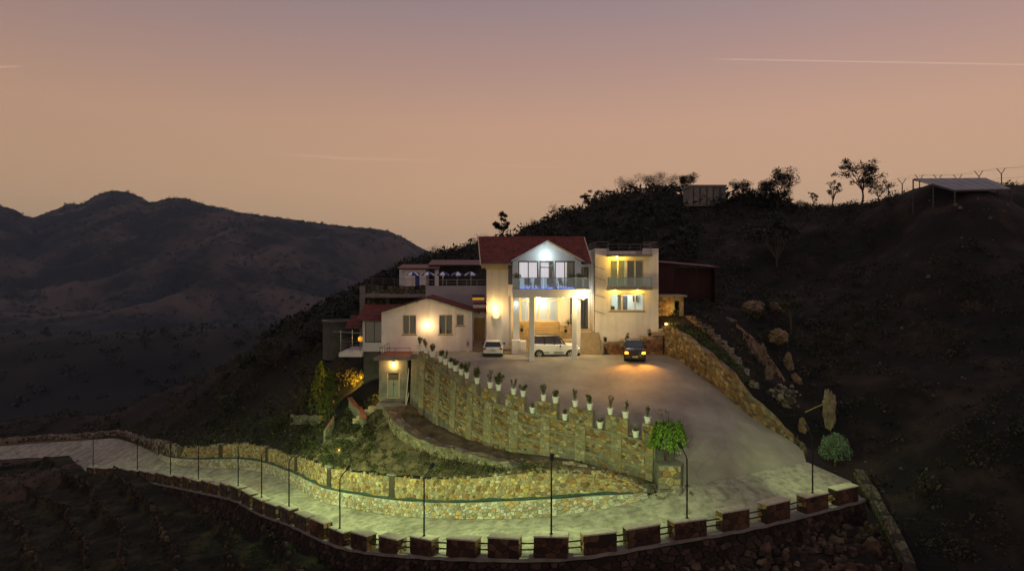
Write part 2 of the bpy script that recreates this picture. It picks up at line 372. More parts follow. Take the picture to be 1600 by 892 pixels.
def pack(u0, u1, v0, v1, hmin, hmax, rng, asp=(.8, 2.1)):
    """irregular rubble cells filling a rectangle: (u0,u1,v0,v1,polygon)"""
    h = (hmin+hmax)/2; A_ = (asp[0]+asp[1])/2; nv = max(1, round((v1-v0)/h)); nu = max(1, round((u1-u0)/(h*A_)))
    du, dv = (u1-u0)/nu, (v1-v0)/nv; pts = {}
    for j in range(nv):
        for i in range(nu):
            if nu > 2 and nv > 1 and rng.random() < .13: continue
            pts.setdefault((i, j), []).append((u0+(i+.5+.25*(j % 2*2-1)*(nu > 1)+rng.uniform(-.36, .36))*du, v0+(j+.5+rng.uniform(-.36, .36))*dv))
            if rng.random() < .16: pts[(i, j)].append((u0+(i+rng.random())*du, v0+(j+rng.random())*dv))
    out = []
    for (i, j), L in pts.items():
        for p in L:
            poly = [(max(u0, p[0]-2.2*du), max(v0, p[1]-2.2*dv)), (min(u1, p[0]+2.2*du), max(v0, p[1]-2.2*dv)), (min(u1, p[0]+2.2*du), min(v1, p[1]+2.2*dv)), (max(u0, p[0]-2.2*du), min(v1, p[1]+2.2*dv))]
            for ii in range(i-2, i+3):
                for jj in range(j-2, j+3):
                    for q in pts.get((ii, jj), ()):
                        if q is p: continue
                        # squash u so that cells come out longer than tall
                        k2 = (dv/du)**2; nx, ny = (q[0]-p[0])*k2, q[1]-p[1]
                        if abs(nx)+abs(ny) < 1e-9: continue
                        poly = clip(poly, nx, ny, nx*(p[0]+q[0])/2+ny*(p[1]+q[1])/2)
                        if len(poly) < 3: break
                    if len(poly) < 3: break
                if len(poly) < 3: break
            cl = []
            for q in poly:
                if not cl or math.hypot(q[0]-cl[-1][0], q[1]-cl[-1][1]) > .03: cl.append(q)
            if len(cl) > 2 and math.hypot(cl[0][0]-cl[-1][0], cl[0][1]-cl[-1][1]) < .03: cl.pop()
            if len(cl) < 3: continue
            xs = [q[0] for q in cl]; ys = [q[1] for q in cl]; out.append((min(xs), max(xs), min(ys), max(ys), cl))
    return out
def tone(rng, pal, s=.18):
    c = rng.choice(pal); k = 1+rng.uniform(-s, s); return tuple(max(0.004, x*k*(1+rng.uniform(-.06, .06))) for x in c)

# ================================================================== materials
MT.update(
    plaster=M('plaster', (.80, .755, .755), (.70, .655, .65), scale=.9, rough=.9, bump=.15, bscale=60, streak=((1.3, 1.3, .16), .84)),
    plaster_cool=M('plaster_cool', (.62, .63, .66), (.55, .56, .60), scale=.8, rough=.9, bump=.1, bscale=60),
    plaster_lilac=M('plaster_lilac', (.40, .37, .43), (.34, .32, .38), scale=.8, rough=.9, bump=.1, bscale=50),
    cream=M('cream', (.62, .50, .34), (.55, .44, .30), scale=2, rough=.85),
    column=M('column', (.70, .69, .72), (.62, .61, .64), scale=1.5, rough=.7),
    concrete=M('concrete', (.25, .24, .22), (.15, .145, .13), scale=1.2, rough=.95, bump=.35, bscale=14, c3=(.20, .19, .175)),
    concrete_dark=M('concrete_dark', (.10, .10, .09), (.06, .06, .055), scale=1.0, rough=.95, bump=.3, bscale=12),
    tile=M('tile', (.20, .050, .038), (.12, .035, .03), scale=1.6, rough=.8, bump=.25, bscale=9, attr=True),
    red_sheet=M('red_sheet', (.12, .016, .022), (.075, .011, .015), scale=.7, rough=.5),
    frame_dark=M('frame_dark', (.05, .045, .045), rough=.45),
    frame_cream=M('frame_cream', (.60, .47, .28), rough=.5),
    frame_grey=M('frame_grey', (.22, .19, .15), rough=.5),
    steel=M('steel', (.45, .45, .46), rough=.3, metal=.8),
    dark_metal=M('dark_metal', (.03, .032, .036), rough=.45, metal=.5),
    rail=M('rail', (.16, .15, .15), rough=.45, metal=.4),
    pane=glass('pane', (.86, .90, .90)),
    pane_dark=glass('pane_dark', (.35, .42, .46), refl=.8),
    balcony_glass=glass('balcony_glass', (.62, .78, .86), refl=1.0, rough=.08),
    curtain=M('curtain', (.55, .50, .42), (.38, .35, .30), scale=2.5, rough=.95, stretch=(6, 6, .2)),
    curtain_green=M('curtain_green', (.26, .25, .17), (.13, .135, .10), scale=2.2, rough=.95, stretch=(5, 5, .15)),
    lit_curtain=M('lit_curtain', (.6, .55, .56), rough=.95, emit=(.84, .72, .76), estr=1.0),  # glows by itself, standing in for room light behind the curtain
    curtain_lit=M('curtain_lit', (.30, .27, .14), (.17, .16, .09), scale=2.2, rough=.95, stretch=(5, 5, .15), emit=(.55, .42, .07), estr=.30),  # emission put in for lamplight coming through the opaque cloth
    lit_white=M('lit_white', (.6, .6, .58), rough=.95, emit=(.72, .80, .76), estr=.55),
    lit_warm=M('lit_warm', (.5, .35, .1), rough=.9, emit=(1, .45, .04), estr=.42),
    room=M('room', (.66, .66, .63), (.58, .58, .55), scale=1.0, rough=.9),
    bulb_warm=M('bulb_warm', (1, .8, .4), emit=(1, .72, .26), estr=14),
    bulb_cool=M('bulb_cool', (1, 1, 1), emit=(.85, 1, .95), estr=22),
    bulb_globe=M('bulb_globe', (.8, .7, .5), emit=(1, .74, .36), estr=1.1),
    bulb_blue=M('bulb_blue', (.1, .15, .8), emit=(.14, .20, 1), estr=5),
    bulb_orange=M('bulb_orange', (1, .4, .05), emit=(1, .42, .04), estr=6),
    led=M('led', (.8, .9, .6), emit=(.85, 1, .6), estr=10),
    headlight=M('headlight', (1, .6, .2), emit=(1, .34, .02), estr=2.6),
    stone=M('stone', (1.12, 1.1, 1.08), (.60, .58, .56), scale=9, rough=.92, bump=.5, bscale=22, attr=True),
    mortar=M('mortar', (.20, .19, .15), (.12, .115, .095), scale=2.2, rough=.97, bump=.6, bscale=16),
    mortar_light=M('mortar_light', (.30, .28, .215), (.20, .185, .14), scale=2.2, rough=.97, bump=.6, bscale=16),
    mortar_mid=M('mortar_mid', (.245, .225, .165), (.155, .14, .105), scale=2.2, rough=.97, bump=.6, bscale=16),
    shed_red=M('shed_red', (.05, .007, .010), (.032, .005, .007), scale=.7, rough=.6),
    bank=M('bank', (.17, .125, .075), (.045, .040, .022), scale=.9, rough=1, bump=1.4, bscale=6, c3=(.105, .082, .048), detail=10),
    apron=M('apron', (.075, .050, .033), (.022, .017, .012), scale=.6, rough=1, bump=1.4, bscale=5, c3=(.05, .035, .024), detail=10),
    mortar_dark=M('mortar_dark', (.030, .024, .020), (.016, .013, .011), scale=2.0, rough=.97, bump=.8, bscale=12),
    cap=M('cap', (.42, .39, .31), (.30, .28, .23), scale=3, rough=.92, bump=.3, bscale=24),  # pale tone stands in for lamplight on the block tops
    road=M('road', (.40, .37, .285), (.20, .19, .15), scale=1.9, rough=.95, bump=.9, bscale=7, c3=(.32, .30, .24), detail=9, crack=(.30, .014, .82), streak=((.9, .35, .5), .66)),
    yard=M('yard', (.33, .305, .262), (.245, .224, .193), scale=.45, rough=.93, bump=.3, bscale=8, c3=(.288, .263, .225), detail=9, crack=(.17, .007, .84), streak=((.16, .5, .5), .82)),
    dirt=M('dirt', (.032, .023, .017), (.008, .0065, .005), scale=.55, rough=1, bump=1.6, bscale=5, c3=(.016, .012, .009), detail=9),
    hill=M('hill', (.031, .0225, .016), (.0035, .0035, .003), scale=.22, rough=1, bump=2, bscale=2.5, c3=(.0085, .007, .0055), detail=11),
    hill_left=M('hill_left', (.024, .018, .013), (.005, .0053, .0033), scale=.25, rough=1, bump=2, bscale=3, c3=(.0115, .010, .0065), detail=11),
    terrace=M('terrace', (.045, .040, .016), (.0035, .004, .0025), scale=.45, rough=1, bump=2, bscale=4, c3=(.0105, .0115, .005), detail=10),
    valley=M('valley', (.020, .016, .012), (.003, .004, .0035), scale=.012, rough=1, c3=(.0065, .0065, .0055), detail=12),
    mountain=M('mountain', (.074, .051, .039), (.0045, .0065, .007), scale=.0060, rough=1, c3=(.016, .013, .011), detail=14, lo=.41, hi=.64, bump=110, bscale=.03),
    rock=M('rock', (.26, .23, .20), (.12, .10, .085), scale=1.6, rough=.95, bump=1.2, bscale=6, attr=True),
    leaf=M('leaf', (1.1, 1.1, 1.1), (.7, .7, .7), scale=3, rough=.7, attr=True),
    bark=M('bark', (.10, .075, .05), (.05, .04, .028), scale=8, rough=.95, bump=.6, bscale=20),
    pipe=M('pipe', (.035, .075, .062), (.015, .035, .03), scale=5, rough=.7, bump=.6, bscale=18),
    pot=M('pot', (.78, .78, .76), (.66, .66, .64), scale=6, rough=.6),
    soil=M('soil', (.03, .022, .016), rough=1),
    wood_door=M('wood_door', (.42, .29, .12), (.30, .19, .07), scale=3, rough=.6, stretch=(8, 8, .5)),
    door_green=M('door_green', (.27, .29, .26), (.22, .24, .215), scale=2, rough=.6),
    step=M('step', (.42, .33, .22), (.33, .26, .17), scale=2.5, rough=.7),
    paving_red=M('paving_red', (.30, .12, .07), (.22, .09, .055), scale=3, rough=.8),
    car_white=M('car_white', (.74, .74, .72), rough=.25, spec=.6),
    car_black=M('car_black', (.012, .012, .014), rough=.18, spec=.7),
    car_trim=M('car_trim', (.015, .015, .016), rough=.55),
    car_glass=M('car_glass', (.012, .015, .016), rough=.05, spec=.8),
    tyre=M('tyre', (.018, .018, .018), rough=.9),
    rim=M('rim', (.55, .55, .56), rough=.3, metal=.7),
    tail_red=M('tail_red', (.32, .02, .015), rough=.25, spec=.6),
    plate=M('plate', (.45, .45, .42), rough=.5),
    white_fabric=M('white_fabric', (.72, .72, .74), rough=.9),
    blue_fabric=M('blue_fabric', (.035, .07, .30), rough=.9),
    solar=M('solar', (.17, .18, .20), (.12, .13, .15), scale=.8, rough=.5, spec=.35),
    picture=M('picture', (.10, .16, .28), (.35, .25, .15), scale=6, rough=.6),
    dark_wood=M('dark_wood', (.055, .04, .03), (.03, .022, .018), scale=4, rough=.6),
)
OCHRE = [(.26, .155, .060), (.32, .21, .09), (.19, .11, .05), (.38, .29, .16), (.14, .095, .058), (.24, .13, .055), (.29, .23, .14)]
PALE = [(.40, .33, .19), (.35, .27, .14), (.43, .30, .11), (.43, .39, .27), (.27, .22, .14), (.37, .22, .085), (.31, .29, .22)]
GREYST = [(.22, .20, .17), (.28, .24, .19), (.17, .15, .13), (.30, .22, .13)]
REDBR = [(.070, .036, .026), (.085, .046, .030), (.05, .028, .022), (.11, .065, .036), (.040, .028, .024)]
DARKST = [(.040, .026, .021), (.028, .020, .017), (.065, .044, .034), (.022, .017, .015)]
rng = random.Random(7)

# ================================================================== control curves of the place (pixel, pixel, metres ahead)
NEAR = [(-140, 722, 104), (0, 718, 104), (60, 715, 103), (108, 724, 97), (135, 742, 89), (200, 746, 84), (260, 756, 76), (320, 768, 68.5), (373, 780, 62), (410, 800, 58.2), (458, 817, 54), (514, 843, 50), (548, 854, 48),
        (593, 861, 45.5), (660, 866, 42.5), (740, 869, 40.2), (862, 869, 39), (935, 862, 39.3), (1005, 850, 40), (1075, 838, 41), (1145, 826, 42.2), (1210, 812, 43.5), (1270, 797, 45), (1345, 778, 47)]
FAR = [(-140, 706, 110), (0, 697, 110.3), (60, 692, 110), (130, 688, 109), (180, 685, 107), (230, 702, 96.5), (270, 723, 86), (316, 729, 82.8), (369, 731, 80), (409, 735, 76.6), (462, 755, 67.6), (502, 779, 61.1), (532, 787, 58.9),
       (600, 800, 55.1), (660, 806, 52.2), (740, 808, 48.5), (800, 807, 47), (862, 803, 46.3), (930, 793, 46.2), (980, 783, 46.1), (1020, 770, 46.6), (1060, 760, 47.2), (1120, 750, 48), (1180, 738, 49.5), (1262, 722, 51.5)]
WALL = [(643, 545, 63), (660, 551, 61.6), (680, 563, 60), (700, 575, 58.6), (720, 588, 57.2), (742, 600, 55.9), (770, 609, 54.6), (800, 617, 53.5), (835, 625, 52.5), (870, 631, 51.6), (910, 639, 50.7), (945, 647, 50), (980, 655, 49.3), (1027, 666, 48.4)]
FOOT = [(638, 630, 63), (660, 650, 61.3), (690, 668, 59.0), (720, 682, 56.8), (760, 698, 54.7), (800, 707, 53.2), (850, 714, 51.7), (900, 721, 50.6), (950, 735, 49.6), (1000, 750, 48.7), (1028, 758, 48.2)]
RIGHT = [(1036, 553, 65.6), (1060, 562, 63), (1100, 592, 59), (1140, 622, 56.5), (1165, 646, 55.5), (1210, 675, 54.5), (1250, 697, 53.4), (1262, 722, 51.5)]
LOWTOP = [(262, 700, 89), (310, 699, 84), (347, 695, 82), (373, 693, 80.5), (411, 698, 77.4), (452, 710, 71), (482, 719, 65.3), (518, 732, 60.6), (558, 738, 58), (600, 743, 56), (660, 748, 53.1), (740, 747, 49.4), (800, 741, 47.9), (862, 739, 47.1), (930, 741, 46.9), (975, 748, 46.8), (1005, 760, 46.8)]
near_c = Curve([P(*p) for p in NEAR]); far_c = Curve([P(*p) for p in FAR]); wall_c = Curve([P(*p) for p in WALL])
foot_c = Curve([P(*p) for p in FOOT]); right_c = Curve([P(*p) for p in RIGHT]); low_c = Curve([P(*p) for p in LOWTOP])

# ---- road
nr = near_c.samp(2.0); fr_ = far_c.samp(2.0)
road_poly = nr+[P(1330, 752, 50)]+fr_[::-1]
tps = TPS([tuple(p) for p in near_c.samp(4)]+[tuple(p) for p in far_c.samp(4)]+[tuple(P(1330, 752, 50))], .05)
road = patch('road', road_poly, lambda x, y, e: tps(x, y)+.10*fbm(x*.5, y*.5, 4, 3)*np.minimum(1, e/2), .8, 'road'); tag(road, 'pale dusty track of worn concrete curving along the parapet', kind='structure')
road_z = tps

# ---- forecourt
def yard_level(u):
    p = wall_c.at(u); px = p.x/p.y*F+800
    d = np.interp(px, [643, 660, 700, 742, 800, 862, 1027], [.75, .7, .65, .85, 1.1, 1.2, 1.25]); return Vector((p.x, p.y+.35, p.z-d))
yl = [yard_level(u) for u in np.linspace(0, wall_c.L, 22)]
yr = right_c.samp(1.5)
flat = [(-9.6, 68, .02), (-4, 69.5, 0), (-3, 70, 0), (8, 70, 0), (14, 66.5, .05), (0, 66, 0), (7, 66, 0), (0, 61, 0), (6, 60.5, 0), (11, 59.5, 0), (-3, 61, 0), (12, 63, 0)]
yend = [P(1030, 761, 47.6), P(1060, 760, 47.2), P(1120, 750, 48), P(1180, 738, 49.5)]
yard_poly = [Vector((-9.9, 68.4, 0))]+yl+yend+yr[::-1]+[Vector((14.2, 70.6, 0))]
ctl = [tuple(p) for p in yl[::2]+yr[::2]+yend]+flat+[tuple(P(1060, 650, 52)), tuple(P(1150, 702, 50)), tuple(P(950, 602, 57))]
yard_z = TPS(ctl, .05)
yard = patch('forecourt', yard_poly, lambda x, y, e: yard_z(x, y)+.05*fbm(x*.4, y*.4, 4, 9)*np.minimum(1, e), .7, 'yard')
tag(yard, 'sloping grey concrete forecourt in front of the house', kind='structure')

# ---- bank and hillside on the left
lowt = low_c.samp(1.5); ft = foot_c.samp(1.5)
left_poly = lowt[::-1]+[P(230, 698, 97), P(180, 682, 108), P(130, 686, 110), P(60, 689, 111), P(0, 694, 111.5), P(-140, 703, 112)]+[Vector((-150, 112, -21)), Vector((-150, 190, -40)), Vector((-30, 190, 0)), Vector((0, 120, 0)), Vector((0, 70, -4)), Vector((-6, 62, -4))]+[p+Vector((.2, .5, 0)) for p in ft]+[P(1034, 762, 47.6), P(1024, 769.5, 46.7), P(1008, 771, 46.35)]
lc = [tuple(p) for p in low_c.samp(2.5)]+[tuple(p) for p in foot_c.samp(3)]
lc += [tuple(P(*q)) for q in [(230, 698, 97), (205, 690, 102), (180, 682, 108), (155, 684, 109), (130, 686, 110), (95, 687.5, 110.5), (60, 689, 111), (30, 691.5, 111.3), (0, 694, 111.5), (-60, 698, 111.8), (-140, 703, 112), (1034, 762, 47.6), (1024, 769.5, 46.7), (1008, 771, 46.35),
       (590, 452, 125), (560, 478, 115), (520, 498, 108), (480, 520, 104), (430, 543, 104), (340, 582, 112), (230, 620, 124), (100, 650, 134), (0, 666, 139), (-140, 688, 145),
       (614, 632, 63.5), (590, 632, 64), (600, 655, 61.5), (640, 690, 57.6), (700, 716, 54), (760, 728, 51.5), (560, 605, 69), (540, 620, 67), (500, 590, 80), (560, 660, 64), (490, 668, 72), (440, 652, 80), (420, 640, 86), (560, 700, 61.8), (480, 700, 69.5), (360, 664, 92), (300, 680, 96), (125, 676, 120), (40, 684, 120), (200, 664, 113)]]
lc += [(-6, 66, -5), (0, 80, -3), (-12, 85, 1), (-20, 90, 0), (-20, 78, -2.6), (-30, 130, -1), (-62, 152, -24), (-105, 165, -40), (-140, 185, -62), (-30, 190, -5), (0, 120, 3)]
left_z = TPS(lc, .1)
def HP(px, py, lo=46, hi=130):      # where a line of sight first meets the left bank
    Ds = np.arange(lo, hi, .1); z = left_z((px-800)*K*Ds, Ds); q = CZ+(430-py)*K*Ds; k = np.argmax((q < z) & (Ds > np.interp(px, [q_[0] for q_ in LOWTOP], [q_[2] for q_ in LOWTOP])+.2)); return P(px, py, Ds[k])
hl = patch('hillside_left', left_poly, lambda x, y, e: left_z(x, y)+(1.1*fbm(x*.16, y*.16, 5, 21)+.5*fbm(x*.7, y*.7, 3, 5))*np.clip(e/3, 0, 1)*np.clip((y-40)/25, .4, 1), .8, 'hill_left',
     grade=lambda x, y, r: (y < 92) | (r.rand(len(x)) < .4))
tag(hl, 'dark scrubby hillside below the house', kind='structure')

bank_poly = [p+Vector((0, .15, 0)) for p in [low_c.at(u) for u in np.linspace(low_c.u_px(425), low_c.L, 40)]]+[P(1024, 768, 46.8), P(1033, 761, 47.7)]+[p+Vector((.1, .3, 0)) for p in ft[::-1]]+[P(600, 632, 64.2), P(575, 640, 64.5), P(560, 650, 63.5), P(500, 678, 65.5), P(455, 690, 70)]
bk_ = patch('bank', bank_poly, lambda x, y, e: left_z(x, y)+(1.1*fbm(x*.16, y*.16, 5, 21)+.5*fbm(x*.7, y*.7, 3, 5))*.35*np.clip(e/3, 0, 1)+.12*np.clip(e*2, 0, 1)+.04*np.clip(e/2.5, 0, 1)+.10*fbm(x*2.5, y*2.5, 3, 4), .45, 'bank'); tag(bk_, 'pale dirt bank and path between the two stone walls', kind='structure')

# ---- hill to the right and behind the house
rt = [P(*q) for q in [(1050, 513, 66.5), (1092, 541, 61.5), (1124, 566, 59), (1152, 596, 57.6), (1172, 632, 56.6), (1213, 664, 55.5), (1256, 692, 54.2), (1276, 716, 52), (1332, 752, 50.2), (1350, 775, 47.5), (1420, 910, 40)]]
right_poly = [Vector((14.8, 71, 4)), Vector((14.7, 67, 2.5))]+rt+[Vector((60, 26, 0)), Vector((170, 60, 20)), Vector((170, 240, 10)), Vector((-70, 240, -20)), Vector((-52, 140, 0)), Vector((-26, 96, 4)), Vector((-19, 79, 3)), Vector((-14, 76, 3)), Vector((8, 75.5, 4))]
rc = [tuple(p) for p in rt]+[tuple(P(*q)) for q in [(1036, 470, 74), (1090, 468, 76), (1110, 500, 68), (1160, 510, 68), (1180, 545, 64), (1205, 600, 60), (1230, 640, 57.5), (1265, 655, 57), (1310, 690, 54), (1290, 600, 62), (1360, 700, 53), (1400, 760, 48), (1500, 892, 40), (1650, 892, 40),
      (1600, 700, 46), (1600, 600, 53), (1400, 600, 58), (1600, 450, 66), (1400, 500, 68), (1300, 480, 75), (1200, 440, 88), (1600, 340, 86), (1600, 294, 96), (1700, 296, 98), (1500, 297, 98), (1420, 307, 100), (1330, 324, 104), (1255, 332, 108), (1180, 312, 118), (1106, 315, 122), (1080, 306, 128), (1010, 300, 138),
      (930, 328, 146), (850, 358, 150), (780, 386, 155), (700, 402, 160), (650, 414, 165), (600, 436, 165), (560, 460, 160), (1400, 380, 85), (1300, 390, 90), (1100, 400, 98), (1000, 380, 112), (900, 420, 108), (760, 436, 104), (650, 448, 100), (600, 456, 110)]]
rc += [(-14, 77, -1.5), (-19, 79, -4), (-26, 96, -2.5), (-18, 88, .5), (-12, 82, 3), (8, 76, 5), (14.8, 71, 4.3), (0, 90, 5.2), (170, 60, 30), (170, 200, 15), (60, 200, 8), (0, 210, 0), (-52, 140, -6), (-60, 220, -20), (60, 27, -3), (120, 135, 14), (100, 30, 4)]
for px, py, D in [(1700, 296, 98), (1600, 294, 96), (1500, 297, 98), (1420, 307, 100), (1330, 324, 104), (1255, 332, 108), (1180, 312, 118), (1106, 315, 122), (1010, 300, 138), (930, 328, 146), (850, 358, 150), (780, 386, 155), (700, 402, 160)]:
    p = P(px, py, D); q = P(px, py, D+28); rc.append((q.x, q.y, p.z-5)); 
rc += [tuple(P(*q)) for q in [(1492, 321, 80), (1580, 312, 84), (1432, 303, 88), (1600, 390, 74), (1450, 390, 76), (1540, 300, 91)]]
right_z = TPS(rc, .1)
def rz_(x, y, e):
    k = np.clip(e/3, 0, 1); big = np.clip((x-14)/12+np.clip((y-75)/20, 0, 2), .25, 1)
    return right_z(x, y)+(1.6*fbm(x*.10, y*.10, 5, 31)+.8*fbm(x*.5, y*.5, 4, 8))*k*big
hr = patch('hillside_right', right_poly, rz_, 1.1, 'hill', grade=lambda x, y, r: (y < 110) | (r.rand(len(x)) < .5))
tag(hr, 'dark dry hill rising behind and beside the house', kind='structure')

# ---- terraces in the foreground on the left, dirt apron, slope on the right
crest = {-13.0: [(415, 828), (457, 887), (500, 950)], -14.6: [(320, 778), (363, 828), (390, 891), (410, 960)], -16.2: [(217, 772), (244, 802), (270, 850), (280, 900), (290, 980)],
         -17.8: [(146, 769), (190, 813), (187, 859), (190, 920), (195, 1000)], -19.4: [(60, 772), (106, 791), (117, 824), (136, 886), (140, 960)], -21.0: [(-60, 776), (10, 800), (40, 840), (60, 886), (70, 960)]}
crest_pts = []
for z_, L in crest.items():
    for px, py in L:
        D = (CZ-z_)/((py-430)*K); crest_pts.append(tuple(P(px, py, D)))
crest_pts += [tuple(P(700, 960, 37)), tuple(P(600, 960, 40)), tuple(P(540, 900, 46)), tuple(P(1000, 960, 36)), (-90, 75, -24), (-60, 45, -22)]
terr_h = TPS(crest_pts, .3)
def terr_z(x, y, e):
    h = terr_h(x, y)+.35*fbm(x*.35, y*.35, 3, 4)
    t = (h+21.0)/1.6; k = np.floor(t); f = t-k; s = np.clip((f-.86)/.12, 0, 1); s = s*s*(3-2*s)
    z = -21.0+1.6*(k+s)+.35*(f-.5)*(1-s)+.30*fbm(x*1.1, y*1.1, 4, 12)+.12*fbm(x*3, y*3, 3, 2)
    z = np.where(t < -1, h, z); return z
nl = [near_c.at(u)+near_c.nrm(u)*.25 for u in np.linspace(near_c.u_px(110), near_c.u_px(1000), 50)]
terr_poly = [Vector((p.x, p.y, p.z)) for p in nl]+[Vector((8, 33, 0)), Vector((-75, 33, 0)), Vector((-95, 92, 0))]
te = patch('terraced_slope', terr_poly, terr_z, .42, 'terrace'); tag(te, 'overgrown terraces falling away below the parapet', kind='structure')
ap = [P(-140, 719.5, 103), P(0, 719, 103), P(60, 716, 102), P(108, 725, 96), P(140, 745, 88.4), P(136, 756, 85.4), P(70, 774, 84), P(0, 784, 84), P(-140, 800, 84)]
ap = ap[:5]+[p-Vector((0, 0, 2.6)) for p in ap[5:]]
apz = TPS([tuple(p) for p in ap]+[tuple(P(60, 735, 95)), tuple(P(0, 738, 95)), tuple(P(70, 752, 88)), tuple(P(0, 757, 89))], .05)
apo = patch('dirt_apron', ap, lambda x, y, e: apz(x, y)+.4*fbm(x*.5, y*.5, 4, 2)*np.clip(e, 0, 1)+.03, .6, 'apron'); tag(apo, 'bare brown earth at the far bend of the track', kind='structure')
sl = [near_c.at(u)+near_c.nrm(u)*.3+Vector((0, 0, -.5)) for u in np.linspace(near_c.u_px(985), near_c.L, 24)]
slp = sl+[P(1420, 905, 40.2), Vector((26, 28, -13)), Vector((6, 30, -15)), Vector((5, 37, -12.5))]
slz = TPS([tuple(p+Vector((0, 0, -.9))) for p in sl]+[tuple(P(1100, 895, 40)), tuple(P(1250, 850, 43)), tuple(P(1310, 835, 44.4)), tuple(P(1390, 875, 41.6)), tuple(P(1250, 905, 40)), tuple(P(1420, 905, 40.2)), (26, 28, -13), (6, 30, -15), (5, 37, -12.5)], .05)
slo = patch('rubble_slope', slp, lambda x, y, e: slz(x, y)+.55*fbm(x*.6, y*.6, 4, 6)*np.clip(e, 0, 1), .5, 'dirt'); tag(slo, 'stony slope under the near end of the parapet', kind='structure')

# ---- valley floor out to the horizon and the mountain across it
def grid_obj(name, xs, ys, zf, mat):
    X, Y = np.meshgrid(xs, ys); Z = zf(X.ravel(), Y.ravel()).reshape(X.shape); n, m = X.shape
    v = np.stack([X, Y, Z], 2).reshape(-1, 3); i = np.arange(n*m).reshape(n, m)
    f = np.stack([i[:-1, :-1], i[:-1, 1:], i[1:, 1:], i[1:, :-1]], 2).reshape(-1, 4)
    me = bpy.data.meshes.new(name); me.from_pydata(v.tolist(), [], f.tolist()); me.polygons.foreach_set('use_smooth', [True]*len(f)); me.materials.append(MT[mat])
    o = bpy.data.objects.new(name, me); COL.objects.link(o); WO[name] = Vector((0, 0, 0)); return o
def val_z(x, y):
    d = np.hypot(x, y); near = np.clip((d-90)/160, 0, 1)
    hills = 46*fbm(x*.0042, y*.0042, 6, 44)*np.clip((d-200)/250, 0, 1)*np.clip((2600-d)/900, 0, 1)
    ridge = 34*np.exp(-(((y-560)-.10*x)/110)**2)*np.clip((-x-40)/150, 0, 1)*(.6+1.2*vnoise(x*.012, y*.004, 5))
    return -46-34*near+hills+ridge
g1 = np.concatenate([np.linspace(-5000, -1700, 16), np.linspace(-1600, 1000, 160), np.linspace(1100, 5000, 16)])
g2 = np.concatenate([np.linspace(-800, -200, 6), np.linspace(-100, 1800, 140), np.linspace(1900, 6000, 20)])
va = grid_obj('valley_ground', g1, g2, val_z, 'valley'); tag(va, 'dark wooded valley floor', kind='structure')
SKYL = [(-500, 420), (-320, 380), (-180, 345), (-80, 330), (0, 322), (22, 328), (48, 341), (72, 333), (105, 319), (130, 318), (150, 305), (175, 298), (200, 300), (235, 316), (262, 311), (290, 312), (340, 325), (370, 332), (400, 336), (430, 339), (470, 345), (520, 352), (560, 355), (600, 362), (630, 373), (655, 389), (680, 398), (720, 404), (780, 412), (900, 420), (1100, 428)]
def mountain_mesh():
    pxs = np.linspace(-480, 1080, 520); vs_ = np.concatenate([np.linspace(0, 1, 90), np.linspace(1.02, 1.6, 14)])
    PXg, V = np.meshgrid(pxs, vs_); sp = np.interp(PXg, [q[0] for q in SKYL], [q[1] for q in SKYL])
    az_ = (PXg-800)*K
    Dr = 2050+120*np.sin(PXg*.011)
    D = 1050+(Dr-1050)*np.minimum(V, 1)+np.maximum(V-1, 0)*1500
    top = CZ+(430-sp)*K*Dr
    foot = -84.0
    # spurs and gullies run down the slope and grow out of the ridge
    Xm = az_*D; gul = .9*fbm(Xm/420+D/900, D/520, 5, 3)+.8*(.32-np.abs(fbm(Xm/300-D/500, D/340+Xm/900, 5, 17))*2)
    s = np.where(V <= 1, V**1.35*.55+.45*(V*V*(3-2*V)), 1-(V-1)*.9)
    amp = np.where(V <= 1, np.sin(np.clip(V, 0, 1)*np.pi)**.7, 0.1)
    Z = foot+(top-foot)*s+gul*(top-foot)*.50*amp
    Z = Z+7*fbm(PXg*.19, V*22, 4, 8)*np.clip(V*3, 0, 1)
    X = az_*D
    return X, D, Z
X_, D_, Z_ = mountain_mesh(); n_, m_ = X_.shape
vv = np.stack([X_, D_, Z_], 2).reshape(-1, 3); ii = np.arange(n_*m_).reshape(n_, m_)
ff = np.stack([ii[:-1, :-1], ii[:-1, 1:], ii[1:, 1:], ii[1:, :-1]], 2).reshape(-1, 4)
me = bpy.data.meshes.new('mountain'); me.from_pydata(vv.tolist(), [], ff.tolist()); me.polygons.foreach_set('use_smooth', [True]*len(ff)); me.materials.append(MT['mountain'])
mo = bpy.data.objects.new('mountain', me); COL.objects.link(mo); tag(mo, 'long wooded mountain ridge across the valley', kind='structure')

